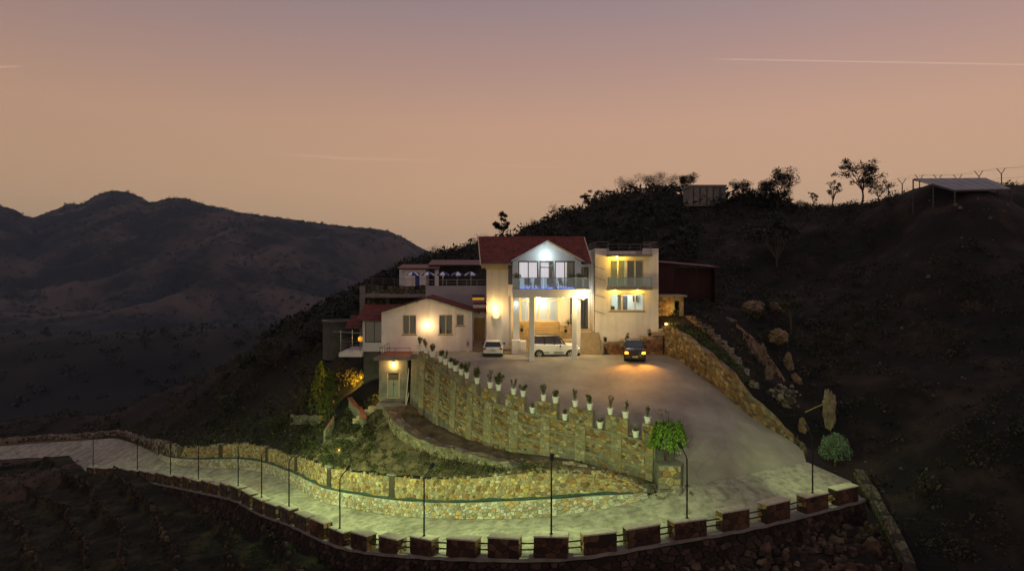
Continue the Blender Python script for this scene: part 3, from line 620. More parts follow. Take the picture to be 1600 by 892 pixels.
# ---- numpy scatter of leafy clumps: one mesh for what nobody could count
def clumps(name, pos, size, cols, n_leaf, leaf, label, seed=1, flat=1.0, mat='leaf', upright=0.0):
    r = np.random.RandomState(seed); n = len(pos); pos = np.asarray(pos, float); size = np.asarray(size, float)
    d = r.normal(size=(n, n_leaf, 3)); d /= np.linalg.norm(d, axis=2, keepdims=True); d *= (r.rand(n, n_leaf, 1)**.45)
    d[:, :, 2] = np.abs(d[:, :, 2])*flat if upright == 0 else np.abs(d[:, :, 2])*flat
    c = pos[:, None, :]+d*size[:, None, None]
    a = r.normal(size=(n, n_leaf, 3)); a[:, :, 2] = a[:, :, 2]*(1-upright)+upright*2; a /= np.linalg.norm(a, axis=2, keepdims=True)
    b = np.cross(a, r.normal(size=(n, n_leaf, 3))); b /= np.maximum(1e-6, np.linalg.norm(b, axis=2, keepdims=True))
    L = leaf*size[:, None, None]*r.uniform(.6, 1.4, (n, n_leaf, 1)); W = L*.42*(1-.6*upright)
    q = np.stack([c-a*L*.5, c+b*W*.5, c+a*L*.5, c-b*W*.5], 2).reshape(-1, 3)
    f = np.arange(len(q)).reshape(-1, 4)
    me = bpy.data.meshes.new(name); me.vertices.add(len(q)); me.vertices.foreach_set('co', q.ravel())
    me.loops.add(len(q)); me.loops.foreach_set('vertex_index', np.arange(len(q)))
    me.polygons.add(len(f)); me.polygons.foreach_set('loop_start', np.arange(0, len(q), 4)); me.polygons.foreach_set('loop_total', np.full(len(f), 4))
    me.update(); at = me.attributes.new('Col', 'FLOAT_COLOR', 'FACE')
    pc = np.array(cols)[r.randint(len(cols), size=n)][:, None, :]*r.uniform(.65, 1.35, (n, n_leaf, 1)); arr = np.ones((len(f), 4)); arr[:, :3] = pc.reshape(-1, 3); at.data.foreach_set('color', arr.ravel())
    me.materials.append(MT[mat]); o = bpy.data.objects.new(name, me); COL.objects.link(o); tag(o, label, kind='stuff'); WO[o.name] = Vector((0, 0, 0)); return o
DKG = [(.015, .021, .010), (.024, .028, .012), (.011, .016, .009), (.030, .026, .014), (.019, .017, .011)]
DRY = [(.075, .058, .032), (.055, .042, .026), (.040, .040, .018), (.09, .075, .042)]
GRN = [(.045, .062, .018), (.06, .075, .02), (.035, .05, .016), (.075, .07, .025)]
r_ = np.random.RandomState(5)
# mountain trees: along the crest and in the gullies
idx = r_.randint(0, n_*m_, 11000); Vrow = idx//m_
keep = (Vrow < 92) & (Vrow > 6) & (fbm(X_.ravel()[idx]*.006, D_.ravel()[idx]*.006, 4, 5)+.35*r_.rand(len(idx)) > .12)
mp = vv[idx[keep]]; cp = vv[(np.clip(r_.randint(86, 92, 520), 0, n_-1)*m_+r_.randint(0, m_, 520))]
allp = np.concatenate([mp, cp]); clumps('mountain_woods', allp-np.array([0, 0, 1.0]), r_.uniform(3.5, 8, len(allp)), DKG, 26, .55, 'scattered trees over the far mountain', 3)
vx = r_.uniform(-1250, 60, 5200); vy = r_.uniform(150, 1350, 5200); vk = (fbm(vx*.006, vy*.006, 4, 61)+.3*r_.rand(5200) > .02) & (vx < .9*vy) & (vx > -1.05*vy); vx, vy = vx[vk], vy[vk]
clumps('valley_woods', np.column_stack([vx, vy, val_z(vx, vy)-.5]), r_.uniform(2.5, 6.5, len(vx)), DKG, 26, .55, 'dark woods on the valley floor', 4)

# ---- evening haze
hm = bpy.data.materials.new('haze'); hm.use_nodes = True; ht = hm.node_tree; ht.nodes.clear()
pv = ht.nodes.new('ShaderNodeVolumePrincipled'); pv.inputs['Color'].default_value = (.50, .70, 1.0, 1); pv.inputs['Density'].default_value = 8e-5; pv.inputs['Anisotropy'].default_value = .1
ho = ht.nodes.new('ShaderNodeOutputMaterial'); ht.links.new(pv.outputs[0], ho.inputs['Volume'])
MT['haze'] = hm
hz = MB(); hz.box(-5100, 5100, -900, 6100, -135, 330); ho_ = hz.build('haze', 'haze'); tag(ho_, 'thin evening haze over the valley', kind='stuff')

# ================================================================== walls of the site
ORD = ['first', 'second', 'third', 'fourth', 'fifth', 'sixth', 'seventh', 'eighth', 'ninth', 'tenth', 'eleventh', 'twelfth', 'thirteenth', 'fourteenth', 'fifteenth', 'sixteenth', 'seventeenth', 'eighteenth', 'nineteenth', 'twentieth', 'twenty-first', 'twenty-second', 'twenty-third', 'twenty-fourth', 'twenty-fifth']
def ribbon(mb, top, bot, col=None):
    n = len(top); mb.add(list(top)+list(bot), [(i, i+1, n+i+1, n+i) for i in range(n-1)], col)

# ---- parapet along the track, with its ledge and the rubble wall that carries it
par = thing('parapet_wall', near_c.at(near_c.u_px(860)), 'long curving stone parapet of square blocks and pipe rails along the track', 'parapet')
U0, U1 = near_c.u_px(138), near_c.L
us = np.linspace(U0, U1, 110); mb = MB()
dep = lambda u: float(np.interp(near_c.at(u).x/near_c.at(u).y*F+800, [138, 400, 560, 700, 985, 1345], [1.8, 2.4, 3.4, 5, 5, 1.6]))
f0 = [near_c.at(u)+near_c.nrm(u)*.30+Vector((0, 0, -.02)) for u in us]; f1 = [near_c.at(u)+near_c.nrm(u)*(.30+.12*dep(u))+Vector((0, 0, -dep(u))) for u in us]
ribbon(mb, f0, f1); mb.build('retaining_face', 'mortar_dark', par)
lg = MB(); a0 = [near_c.at(u)-near_c.nrm(u)*.42+Vector((0, 0, .06)) for u in us]; a1 = [near_c.at(u)+near_c.nrm(u)*.42+Vector((0, 0, .06+.03*math.sin(u*3.1))) for u in us]; a2 = [p+Vector((0, 0, -.2)) for p in a1]
ribbon(lg, a0, a1); ribbon(lg, a1, a2); lg.build('ledge', 'concrete', par)
rb = MB(); r1 = random.Random(11)
def SR(u, v, n):
    u = min(max(u, U0), U1); return near_c.at(u)+near_c.nrm(u)*(.30+.12*v+n)+Vector((0, 0, -.2-v))
cnt = 0
for (ua, ub, va, vb, pl_) in pack(U0, U1, 0.0, 3.4, .22, .46, r1, (.8, 2.0)):
    if va > dep((ua+ub)/2)-.3: continue
    stone(rb, SR, ua, ub, va, vb, pl_, r1.uniform(.06, .16), r1, tone(r1, DARKST, .35), rings=2)
tag(rb.build('rubble_facing', 'stone', par), kind='stuff')
def block(u, wd, near):
    pal0 = REDBR if near else [(.09, .078, .055), (.12, .10, .068), (.065, .055, .042)]  # far blocks get a paler palette, putting lamplight into their colour
    t = near_c.tan(u); q = near_c.nrm(u); c = near_c.at(u); sl_ = (near_c.at(min(U1, u+.5)).z-near_c.at(max(U0, u-.5)).z)/1.0
    H = 1.13+rng.uniform(-.10, .10); th = .36+rng.uniform(-.03, .04); lean = rng.uniform(-.03, .03); skew = rng.uniform(-.05, .05)
    def W(a, b, z): return c+t*(a+lean*z)+q*(b+skew*a)+Vector((0, 0, z+sl_*a*.55))
    core = MB(); core.hexa([W(-wd/2, -th, .05), W(wd/2, -th, .05), W(wd/2, th, .05), W(-wd/2, th, .05), W(-wd/2, -th, H), W(wd/2, -th, H), W(wd/2, th, H), W(-wd/2, th, H)])
    b = core.build('block', 'mortar_dark', par)
    top = MB(); e = .05; top.hexa([W(-wd/2-e, -th-e, H), W(wd/2+e, -th-e, H), W(wd/2+e, th+e, H), W(-wd/2-e, th+e, H), W(-wd/2-.02, -th-.02, H+.07), W(wd/2+.02, -th-.02, H+.07), W(wd/2+.02, th+.02, H+.07), W(-wd/2-.02, th+.02, H+.07)]); top.build('coping', 'cap', b)  # pale layer added on top: lamplit block top put into the colour
    faces = [(lambda a, v, n: W(a, th+n, v), -wd/2, wd/2, pal0, True), (lambda a, v, n: W(a, -th-n, v), -wd/2, wd/2, OCHRE, False), (lambda a, v, n: W(wd/2+n, a, v), -th, th, pal0+OCHRE, False), (lambda a, v, n: W(-wd/2-n, a, v), -th, th, pal0+OCHRE, False)]  # camera-side stones darker than track-side: shade put into the palettes
    rest = MB()
    for S, x0, x1, pal, front_ in faces:
        for s in pack(x0, x1, .07, H, .24, .42, rng, (.9, 2.0)):
            if near and front_:
                one = MB(); stone(one, S, *s, rng.uniform(.02, .055), rng, tone(rng, pal, .35), gap=.012)
                if one.v: one.build('stone', 'stone', b)
            else: stone(rest, S, *s, rng.uniform(.02, .05), rng, tone(rng, pal, .3), gap=.012, rings=2)
    tag(rest.build('stone_facing', 'stone', b), kind='stuff')
    return W, H
blocks = []
for px in (1318, 1270, 1209, 1145, 1074, 1003, 935, 861, 789, 724, 663, 613, 568, 531): blocks.append(near_c.u_px(px))
u = blocks[-1]-2.6
while u > U0+.6: blocks.append(u); u -= 2.6
btop = {}
for i, u in enumerate(blocks):
    pitch = abs(blocks[max(i-1, 0)]-blocks[min(i+1, len(blocks)-1)])/(2 if 0 < i < len(blocks)-1 else 1)
    wd = min(2.05, pitch*.70)*rng.uniform(.93, 1.06); btop[i] = (u, block(u, wd, i < 15), wd)
for i in range(len(blocks)-1):
    ua, ub = blocks[i]-btop[i][2]/2+.1, blocks[i+1]+btop[i+1][2]/2-.1
    for h in (.42, .78):
        rl = MB(); rl.tube([near_c.at(ua)+Vector((0, 0, h)), near_c.at(ub)+Vector((0, 0, h))], .045, 6); rl.build('pipe_rail', 'dark_metal', par)

# ---- street lamps standing on the parapet
LP = [(1267, 700), (1075, 620), (862, 1500), (667, 1700), (535, 1650), (463, 1500), (408, 1150), (368, 850), (316, 560), (267, 380), (213, 240), (145, 160)]
for i, (px, watt) in enumerate(LP):
    u = min(btop.values(), key=lambda b: abs(b[0]-near_c.u_px(px)))[0] if i < 5 else near_c.u_px(px)
    near_i = min(btop, key=lambda k: abs(btop[k][0]-u)); u = btop[near_i][0] if i >= 5 else u
    W, H = btop[near_i][1]; base = W(0, 0, H+.07); q = -near_c.nrm(u)
    if i == 0: q = Vector((-.25, .5, 0))
    t = thing('street_lamp', base, 'slim dark street lamp on the parapet, %s from the near right-hand end' % ORD[i], 'street lamp', 'street lamps along the parapet')
    m = MB(); m.lathe([(.10, 0), (.10, .04), (.05, .05)], base, 10); m.build('base_plate', 'dark_metal', t)
    top = base+Vector((0, 0, 3.55)); m = MB(); m.tube([base, base+Vector((0, 0, 1.8)), top], [.055, .05, .042], 8); m.build('pole', 'dark_metal', t)
    end = top+q*.55+Vector((0, 0, .5)); m = MB(); m.tube([top-Vector((0, 0, .05)), top+q*.12+Vector((0, 0, .17)), end], .035, 7); m.build('arm', 'dark_metal', t)
    d = (end-top).normalized(); s_ = d.cross(Vector((0, 0, 1))).normalized(); up = s_.cross(d)
    e0, e1 = end, end+d*.42; m = MB(); m.hexa([e0-s_*.10-up*.03, e1-s_*.12-up*.03, e1+s_*.12-up*.03, e0+s_*.10-up*.03, e0-s_*.10+up*.05, e1-s_*.12+up*.04, e1+s_*.12+up*.04, e0+s_*.10+up*.05]); hd = m.build('lamp_head', 'dark_metal', t)
    m = MB(); c = (e0+e1)/2-up*.036; m.hexa([c-d*.15-s_*.07-up*.006, c+d*.15-s_*.07-up*.006, c+d*.15+s_*.07-up*.006, c-d*.15+s_*.07-up*.006, c-d*.15-s_*.07, c+d*.15-s_*.07, c+d*.15+s_*.07, c-d*.15+s_*.07]); m.build('diffuser', 'led', hd)
    lamp('street_light', c-up*.10, watt, (.76, 1, .38), t, 'SPOT', .05, c+(q*1.8+Vector((0, 0, -1.5)) if i else Vector((1.6, 2.0, -1.3))), 168, .9)

# ---- tall retaining wall of the forecourt, with merlons and panels
tall = thing('retaining_wall', foot_c.at(foot_c.L/2), 'tall curving stone retaining wall with a notched top under the forecourt', 'wall')
px_of = lambda c, u: c.at(u).x/c.at(u).y*F+800
gapd = lambda u: float(np.interp(px_of(wall_c, u), [643, 700, 760, 835, 1027], [.45, .6, .95, 1.15, 1.25]))
zfoot = lambda u: foot_c.at(foot_c.u_px(px_of(wall_c, u))).z
gz = lambda u: wall_c.at(u).z-gapd(u)
def SW(u, v, n):
    u = min(max(u, 0), wall_c.L); p = wall_c.at(u)+wall_c.nrm(u)*(n+.05*max(v, 0)); return Vector((p.x, p.y, gz(u)-v))
us = np.linspace(0, wall_c.L, 70); m = MB()
fa = [SW(u, 0, 0) for u in us]; fb = [Vector((*(SW(u, 4.5, 0)[:2]), zfoot(u)-.8)) for u in us]; bk = [SW(u, 0, -.5) for u in us]; bb = [p+Vector((0, 0, -3)) for p in bk]
ribbon(m, fa, fb); ribbon(m, bk, fa); ribbon(m, bb, bk)
m.hexa([SW(wall_c.L, 6, 0), SW(wall_c.L, 6, -.5), SW(wall_c.L, 6, -.6)+Vector((.1, 0, 0)), SW(wall_c.L, 6, 0)+Vector((.1, 0, 0)), SW(wall_c.L, 0, 0), SW(wall_c.L, 0, -.5), SW(wall_c.L, 0, -.5)+Vector((.1, 0, 0)), SW(wall_c.L, 0, 0)+Vector((.1, 0, 0))])
m.build('wall_core', 'mortar', tall)
mer = [(1003, 1027), (946, 981), (889, 926), (836, 870), (789, 819), (752, 776), (727, 744)]
mer = [(wall_c.u_px(a), wall_c.u_px(b)) for a, b in mer]
u = mer[-1][0]-.75
while u-1.6 > 0: mer.append((u-1.6, u)); u -= 2.35
mer.append((0.02, max(.5, u))) if u > .6 else None
r2 = random.Random(23); nst = 0; rest = MB()
cands = []
for i, (ua, ub) in enumerate(mer):
    g0 = min(gz(ua), gz(ub)); core = MB(); tp = lambda u_: wall_c.at(u_).z
    def Q(u_, n, z): p = wall_c.at(u_)+wall_c.nrm(u_)*n; return Vector((p.x, p.y, z))
    core.hexa([Q(ua, 0, gz(ua)-.1), Q(ub, 0, gz(ub)-.1), Q(ub, -.5, gz(ub)-.1), Q(ua, -.5, gz(ua)-.1), Q(ua, 0, tp(ua)), Q(ub, 0, tp(ub)), Q(ub, -.5, tp(ub)), Q(ua, -.5, tp(ua))])
    b = core.build('merlon', 'mortar_mid', tall)
    h = gapd((ua+ub)/2); fac = MB()
    for s in pack(ua+.01, ub-.01, -h+.02, -.02, .20, .42, r2, (.8, 1.6)): stone(fac, SW, *s, r2.uniform(.02, .05), r2, tone(r2, PALE+GREYST+OCHRE[:4]), gap=.02)
    if fac.v: tag(fac.build('stone_facing', 'stone', b), kind='stuff')
mid = [(a+b)/2 for a, b in mer]
pw = [min(.8, (b-a)*.5) for a, b in mer]
for i, c in enumerate(mid):       # pilasters under the merlons
    H = gz(c)-zfoot(c)+.3; m = MB(); n_ = max(2, int(H/.8)); a, b = max(0, c-pw[i]/2), min(wall_c.L, c+pw[i]/2)
    for k_ in range(n_):
        v0, v1 = H*k_/n_, H*(k_+1)/n_
        m.hexa([SW(a, v1, -.02), SW(b, v1, -.02), SW(b, v1, .075), SW(a, v1, .075), SW(a, v0, -.02), SW(b, v0, -.02), SW(b, v0, .075), SW(a, v0, .075)])
    pl = m.build('pilaster', 'mortar_mid', tall); fac = MB()
    for s in pack(a, b, .05, H, .2, .4, r2, (.9, 1.8)):
        if r2.random() < .95: stone(fac, lambda u_, v_, n_2: SW(u_, v_, .07+n_2), *s, r2.uniform(.008, .025), r2, tone(r2, [(.28, .25, .17), (.31, .28, .19), (.25, .19, .11), (.35, .31, .22), (.30, .21, .09)]), gap=.022, rings=2)
    if fac.v: tag(fac.build('stone_facing', 'stone', pl), kind='stuff')
rows = [(.10, .86), (1.06, 1.86), (2.06, 2.96), (3.16, 4.1)]
bandrows = [(-.02, .10), (.86, 1.06), (1.86, 2.06), (2.96, 3.16)]
for i in range(len(mid)-1):
    ub, ua = mid[i]-pw[i]/2, mid[i+1]+pw[i+1]/2
    if ub-ua < .3: continue
    H = gz((ua+ub)/2)-zfoot((ua+ub)/2)
    for v0, v1 in bandrows:
        if v0 > H: continue
        m = MB(); m.hexa([SW(ua, v1, -.02), SW(ub, v1, -.02), SW(ub, v1, .055), SW(ua, v1, .055), SW(ua, v0, -.02), SW(ub, v0, -.02), SW(ub, v0, .055), SW(ua, v0, .055)]); m.build('band', 'mortar_mid', tall)
    for v0, v1 in rows:
        if v0 > H: continue
        for s in pack(ua, ub, v0+.01, v1-.01, .13, .25, r2, (1.1, 2.2)): cands.append((wall_c.at((s[0]+s[1])/2).y, s))
cands.sort(key=lambda c: c[0]-25*(c[1][1]-c[1][0])*(c[1][3]-c[1][2]))
for k_, (_, s) in enumerate(cands):
    pal = OCHRE if r2.random() < .85 else PALE
    if k_ < 290:
        one = MB(); stone(one, SW, *s, r2.uniform(.01, .06), r2, tone(r2, pal, .3), gap=.012); one.v and one.build('stone', 'stone', tall)
    else: stone(rest, SW, *s, r2.uniform(.01, .06), r2, tone(r2, pal, .3), gap=.012, rings=2)
tag(rest.build('rubble', 'stone', tall), kind='stuff')

# ---- low wall on the inner side of the track, with its plinth, pipe and drain pillars
low = thing('roadside_wall', far_c.at(far_c.u_px(700)), 'long low wall of yellow and pale rubble stone on the inner side of the track', 'wall')
LU0, LU1 = far_c.u_px(250), far_c.u_px(1008)
def topof(u): return low_c.at(low_c.u_px(px_of(far_c, u)))
def SL(u, f, n):       # f: 0 foot .. 1 top
    u = min(max(u, LU0), LU1); a = far_c.at(u); b = topof(u); p = a.lerp(b, max(f, -.2)); return p+far_c.nrm(u)*n
def Hh(u): return max(.2, topof(u).z-far_c.at(u).z)
us = np.linspace(LU0, LU1, 120); m = MB(); ribbon(m, [SL(u, 1, 0) for u in us], [SL(u, -.1, 0) for u in us]); ribbon(m, [SL(u, 1, -.6) for u in us], [SL(u, 1, 0) for u in us]); m.build('wall_core', 'mortar_light', low)
m = MB(); PF = .40; pn = lambda u: .34
ribbon(m, [SL(u, PF, pn(u)) for u in us], [SL(u, -.1, pn(u)+.1) for u in us]); ribbon(m, [SL(u, PF, 0) for u in us], [SL(u, PF, pn(u)) for u in us]); m.build('plinth', 'mortar_light', low)
r3 = random.Random(31); cs = []
L_ = LU1-LU0
for s in pack(LU0, LU1, PF*2.55, 2.55, .17, .29, r3, (1.0, 1.8)): cs.append((s, 0.0, PALE+OCHRE[:4]))
for s in pack(LU0, LU1, 0, PF*2.55, .16, .28, r3, (1.0, 2.0)): cs.append((s, .34, [(.45, .44, .38), (.40, .38, .31), (.36, .32, .24), (.42, .30, .15), (.48, .46, .42)]))
cs.sort(key=lambda t: far_c.at(t[0][0]).y-20*(t[0][1]-t[0][0])*(t[0][3]-t[0][2])); rest = MB()
for k_, (s, off, pal) in enumerate(cs):
    S = lambda u_, v_, n_2, o=off: SL(u_, v_/2.55, n_2+o+(.1*(1-v_/2.55/PF) if o else 0))
    args = (S, *s, r3.uniform(.015, .07), r3, tone(r3, pal, .32))
    if k_ < 290:
        one = MB(); stone(one, *args, gap=.010); one.v and one.build('stone', 'stone', low)
    else: stone(rest, *args, gap=.010, rings=2)
tag(rest.build('rubble', 'stone', low), kind='stuff')
cop = MB()
for u in np.arange(LU0+.2, LU1-.3, .34):
    for k_ in range(2):
        s = r3.uniform(.09, .24); p = SL(u+r3.uniform(-.2, .2), 1, -r3.uniform(-.03, .55)); a_ = r3.uniform(0, 6.28); q_ = [p+Vector((math.cos(a_+t_)*s, math.sin(a_+t_)*s*.8, 0)) for t_ in (0, 1.2, 2.5, 3.8, 5.1)]; cop.add([v-Vector((0, 0, .08)) for v in q_]+[p+(v-p)*r3.uniform(.55, .85)+Vector((0, 0, s*r3.uniform(.35, .9))) for v in q_], [(i, (i+1) % 5, (i+1) % 5+5, i+5) for i in range(5)]+[(5, 6, 7, 8, 9)], tone(r3, PALE+GREYST, .3))
tag(cop.build('coping_stones', 'stone', low), kind='stuff')
pp = MB(); pts = []; rr = []
for u in np.arange(LU0+.5, LU1-.6, .45): pts.append(SL(u, PF+.035+.012*math.sin(u*.9), .21+.05*math.sin(u*1.7))); rr.append(.10+.035*math.sin(u*2.3)+rng.uniform(-.015, .015))
pp.tube(pts, rr, 8); pp.build('drain_pipe', 'pipe', low)
for px in (345, 417, 463, 515, 613):
    u = far_c.u_px(px)+ (0 if px > 400 else 0); m = MB(); m.hexa([SL(u-.3, PF, -.05), SL(u+.3, PF, -.05), SL(u+.3, PF, .12), SL(u-.3, PF, .12), SL(u-.3, 1.04, -.05), SL(u+.3, 1.04, -.05), SL(u+.3, 1.04, .10), SL(u-.3, 1.04, .10)])
    m.build('drain_pillar', 'dark_wood', low)
    m = MB(); m.hexa([SL(u-.5, 1.04, -.4), SL(u+.5, 1.04, -.4), SL(u+.5, 1.04, .2), SL(u-.5, 1.04, .2), SL(u-.5, 1.08, -.4), SL(u+.5, 1.08, -.4), SL(u+.5, 1.08, .2), SL(u-.5, 1.08, .2)]); m.build('pillar_cap', 'concrete', low)

# ---- generic short rubble wall along a curve
def rubble_wall(name, label, pts, hts, thick, pal, hs=(.16, .36), nparts=0, cat='wall', mat='mortar', back=True, seed=1, top=True):
    c = Curve(pts); r = random.Random(seed); t = thing(name, c.at(c.L/2), label, cat); hf = lambda u: float(np.interp(u/c.L, np.linspace(0, 1, len(hts)), hts))+.07*math.sin(u*2.1+seed)+.05*math.sin(u*5.3+seed)
    us = np.linspace(0, c.L, max(4, int(c.L/.7))); S = lambda u, v, n: c.at(min(max(u, 0), c.L))+c.nrm(u)*n+Vector((0, 0, v))
    m = MB(); ribbon(m, [S(u, hf(u), 0) for u in us], [S(u, -.5, 0) for u in us]); ribbon(m, [S(u, hf(u), -thick) for u in us], [S(u, hf(u), 0) for u in us]); ribbon(m, [S(u, -.5, -thick) for u in us], [S(u, hf(u), -thick) for u in us])
    for u in (0, c.L): m.add([S(u, -.5, 0), S(u, -.5, -thick), S(u, hf(u), -thick), S(u, hf(u), 0)], [(0, 1, 2, 3)])
    m.build('wall_core', mat, t); rest = MB(); k_ = 0; hm = max(hts)
    for s_ in pack(0, c.L, 0, hm, hs[0], hs[1], r, (.8, 1.9)):
        h = hf((s_[0]+s_[1])/2)
        if s_[3] > h+.06: continue
        args = (S, *s_, r.uniform(.015, .06), r, tone(r, pal, .28))
        if k_ < nparts: one = MB(); stone(one, *args); one.v and one.build('stone', 'stone', t); k_ += 1
        else: stone(rest, *args, rings=2)
    if top:
        for s_ in pack(0, c.L, 0, thick, thick*.45, thick*.8, r): stone(rest, lambda u, v, n: c.at(min(max(u, 0), c.L))-c.nrm(u)*v+Vector((0, 0, hf(u)+n)), *s_, r.uniform(.01, .05), r, tone(r, pal, .28), rings=2)
    if rest.v: tag(rest.build('rubble', 'stone', t), kind='stuff')
    return t, c, hf, S
rubble_wall('garden_wall', 'low rubble wall edging the dirt path below the tall retaining wall', [HP(598, 650), HP(612, 676), HP(635, 697), HP(665, 712), HP(700, 722), HP(750, 732), HP(800, 737)], [1.0, 1.2, 1.2, 1.1, 1.0, .8, .4], 1.0, [(.20, .16, .10), (.26, .21, .13), (.15, .115, .075), (.30, .27, .19)], seed=41)
rw, rwc, rwh, rwS = rubble_wall('forecourt_side_wall', 'ochre rubble wall climbing beside the forecourt up to the side block', right_c.samp(1.2)[:13], [2.75, 2.6, 2.55, 2.5, 2.4, 2.1, 1.5, .5], .45, OCHRE, (.14, .34), 200, seed=43)
OUTL = [(1070, 520, 69.0), (1092, 540, 66.2), (1118, 566, 63), (1138, 594, 60.8), (1154, 622, 59.2), (1172, 650, 58)]
oc = Curve([P(*q) for q in OUTL]); ow = thing('stepped_wall', oc.at(oc.L/2), 'stepped rubble wall with concrete shoulders above the planted strip', 'wall')
nb = 9; r4 = random.Random(47)
for i in range(nb):
    ua, ub = oc.L*i/nb, oc.L*(i+1)/nb-.02; z1 = max(oc.at(ua).z, oc.at(ub).z)+1.75; z0 = min(oc.at(ua).z, oc.at(ub).z)-.8
    def Q(u_, n): p = oc.at(u_)+oc.nrm(u_)*n; return (p.x, p.y)
    m = MB(); m.zprism([Q(ua, 0), Q(ub, 0), Q(ub, -.55), Q(ua, -.55)], z0, z1); b = m.build('pier', 'mortar', ow)
    f_ = MB()
    for s in pack(ua, ub, z0+.3, z1-.02, .16, .36, r4, (.8, 1.8)): stone(f_, lambda u_, v_, n_2: Vector((*Q(u_, n_2), v_)), *s, r4.uniform(.015, .05), r4, tone(r4, OCHRE))
    for s in pack(-.55, 0, z0+1.4, z1-.02, .16, .36, r4, (.8, 1.8)): stone(f_, lambda a_, v_, n_2, u_=ub: Vector((*(oc.at(u_)+oc.nrm(u_)*a_+oc.tan(u_)*n_2)[:2], v_)), *s, r4.uniform(.015, .05), r4, tone(r4, OCHRE), rings=2)
    tag(f_.build('stone_facing', 'stone', b), kind='stuff')
    m = MB(); m.zprism([Q(ua+.05, -.56), Q(ub-.05, -.56), Q(ub-.05, -1.15), Q(ua+.05, -1.15)], z0, z1-.25); m.build('concrete_shoulder', 'concrete', ow)
# channel wall at the lower right and other loose walls
rubble_wall('channel_wall', 'narrow stone channel wall running down to the lower right corner', [P(1335, 745, 50), P(1352, 772, 47.5), P(1375, 815, 44.5), P(1398, 860, 42), P(1425, 930, 39)], [.5, .6, .6, .7, .7], .6, [(.09, .085, .06), (.12, .11, .08), (.07, .06, .045)], seed=51, mat='mortar_dark', cat='wall')
rubble_wall('far_kerb', 'low reddish stone kerb on the far side of the bend', [P(-140, 703, 112), P(0, 694, 111.5), P(60, 689, 111), P(130, 685, 110), P(180, 681, 108.6), P(205, 688, 103), P(232, 702, 96.5), P(256, 714, 89.5), P(276, 724, 85.4)], [.9, 1.0, .9, .8, .8, .8, 1.2, 1.9, 2.1], .6, REDBR+GREYST, (.25, .5), seed=53)

# ================================================================== buildings
def wall_holes(mb, x0, x1, z0, z1, y0, y1, holes=()):
    xs = sorted({x0, x1, *[h[0] for h in holes], *[h[1] for h in holes]}); zs = sorted({z0, z1, *[h[2] for h in holes], *[h[3] for h in holes]})
    inh = lambda x, z: x < x0 or x > x1 or z < z0 or z > z1 or any(h[0] < x < h[1] and h[2] < z < h[3] for h in holes)
    for i in range(len(xs)-1):
        for j in range(len(zs)-1):
            a, b, c, d = xs[i], xs[i+1], zs[j], zs[j+1]; cx, cz = (a+b)/2, (c+d)/2
            if inh(cx, cz): continue
            mb.add([(a, y0, c), (b, y0, c), (b, y0, d), (a, y0, d)], [(0, 1, 2, 3)]); mb.add([(a, y1, c), (b, y1, c), (b, y1, d), (a, y1, d)], [(3, 2, 1, 0)])
            px = xs[i-1]+.5*(xs[i]-xs[i-1]) if i > 0 else x0-1; nx = (xs[i+1]+xs[i+2])/2 if i+2 < len(xs) else x1+1
            pz = (zs[j-1]+zs[j])/2 if j > 0 else z0-1; nz_ = (zs[j+1]+zs[j+2])/2 if j+2 < len(zs) else z1+1
            if inh(px, cz): mb.add([(a, y0, c), (a, y0, d), (a, y1, d), (a, y1, c)], [(0, 1, 2, 3)])
            if inh(nx, cz): mb.add([(b, y0, c), (b, y1, c), (b, y1, d), (b, y0, d)], [(0, 1, 2, 3)])
            if inh(cx, pz): mb.add([(a, y0, c), (a, y1, c), (b, y1, c), (b, y0, c)], [(0, 1, 2, 3)])
            if inh(cx, nz_): mb.add([(a, y0, d), (b, y0, d), (b, y1, d), (a, y1, d)], [(0, 1, 2, 3)])
    return mb
def window(par_, x0, x1, z0, z1, y, n=2, fw=.07, frame='frame_cream', pane='pane', trans=None, depth=.10, surround=None, sw=.1, splits=None, name='window', proud=.05):
    m = MB(); m.box(x0, x1, y, y+depth, z0, z0+fw); m.box(x0, x1, y, y+depth, z1-fw, z1)
    xs = splits or [x0+(x1-x0)*i/n for i in range(n+1)]
    for i, x in enumerate(xs):
        a = x if i == 0 else (x-fw if i == len(xs)-1 else x-fw/2); m.box(a, a+fw, y+.004, y+depth-.004, z0+fw-.004, z1-fw+.004)
    if trans: m.box(x0+fw, x1-fw, y+.008, y+depth-.008, trans-fw/2, trans+fw/2)
    o = m.build(name, frame, par_)
    for i in range(len(xs)-1):
        for (za, zb) in ([(z0+fw, z1-fw)] if not trans else [(z0+fw, trans-fw/2), (trans+fw/2, z1-fw)]):
            q = MB(); q.box(xs[i]+fw*.4, xs[i+1]-fw*.4, y+depth*.45, y+depth*.45+.012, za-.01, zb+.01); q.build('pane', pane, o)
    if surround:
        q = MB(); e = sw; yy0, yy1 = y-proud, y+.02
        q.box(x0-e, x1+e, yy0, yy1, z1, z1+e); q.box(x0-e, x1+e, yy0-.02, yy1, z0-e, z0); q.box(x0-e, x0, yy0+.002, yy1, z0, z1); q.box(x1, x1+e, yy0+.002, yy1, z0, z1); q.build('surround', surround, o)
    return o
def curtain(par_, x0, x1, z0, z1, y, mat, seed=0, amp=.05):
    n = max(8, int((x1-x0)*18)); m = MB(); vs = []
    for i in range(n+1):
        x = x0+(x1-x0)*i/n; d = amp*math.sin(i*1.25+seed)+amp*.4*math.sin(i*2.9+seed); vs += [(x, y+d, z0), (x, y+d*.8, z1)]
    m.add(vs, [(2*i, 2*i+2, 2*i+3, 2*i+1) for i in range(n)]); return m.build('curtain', mat, par_, smooth=True)
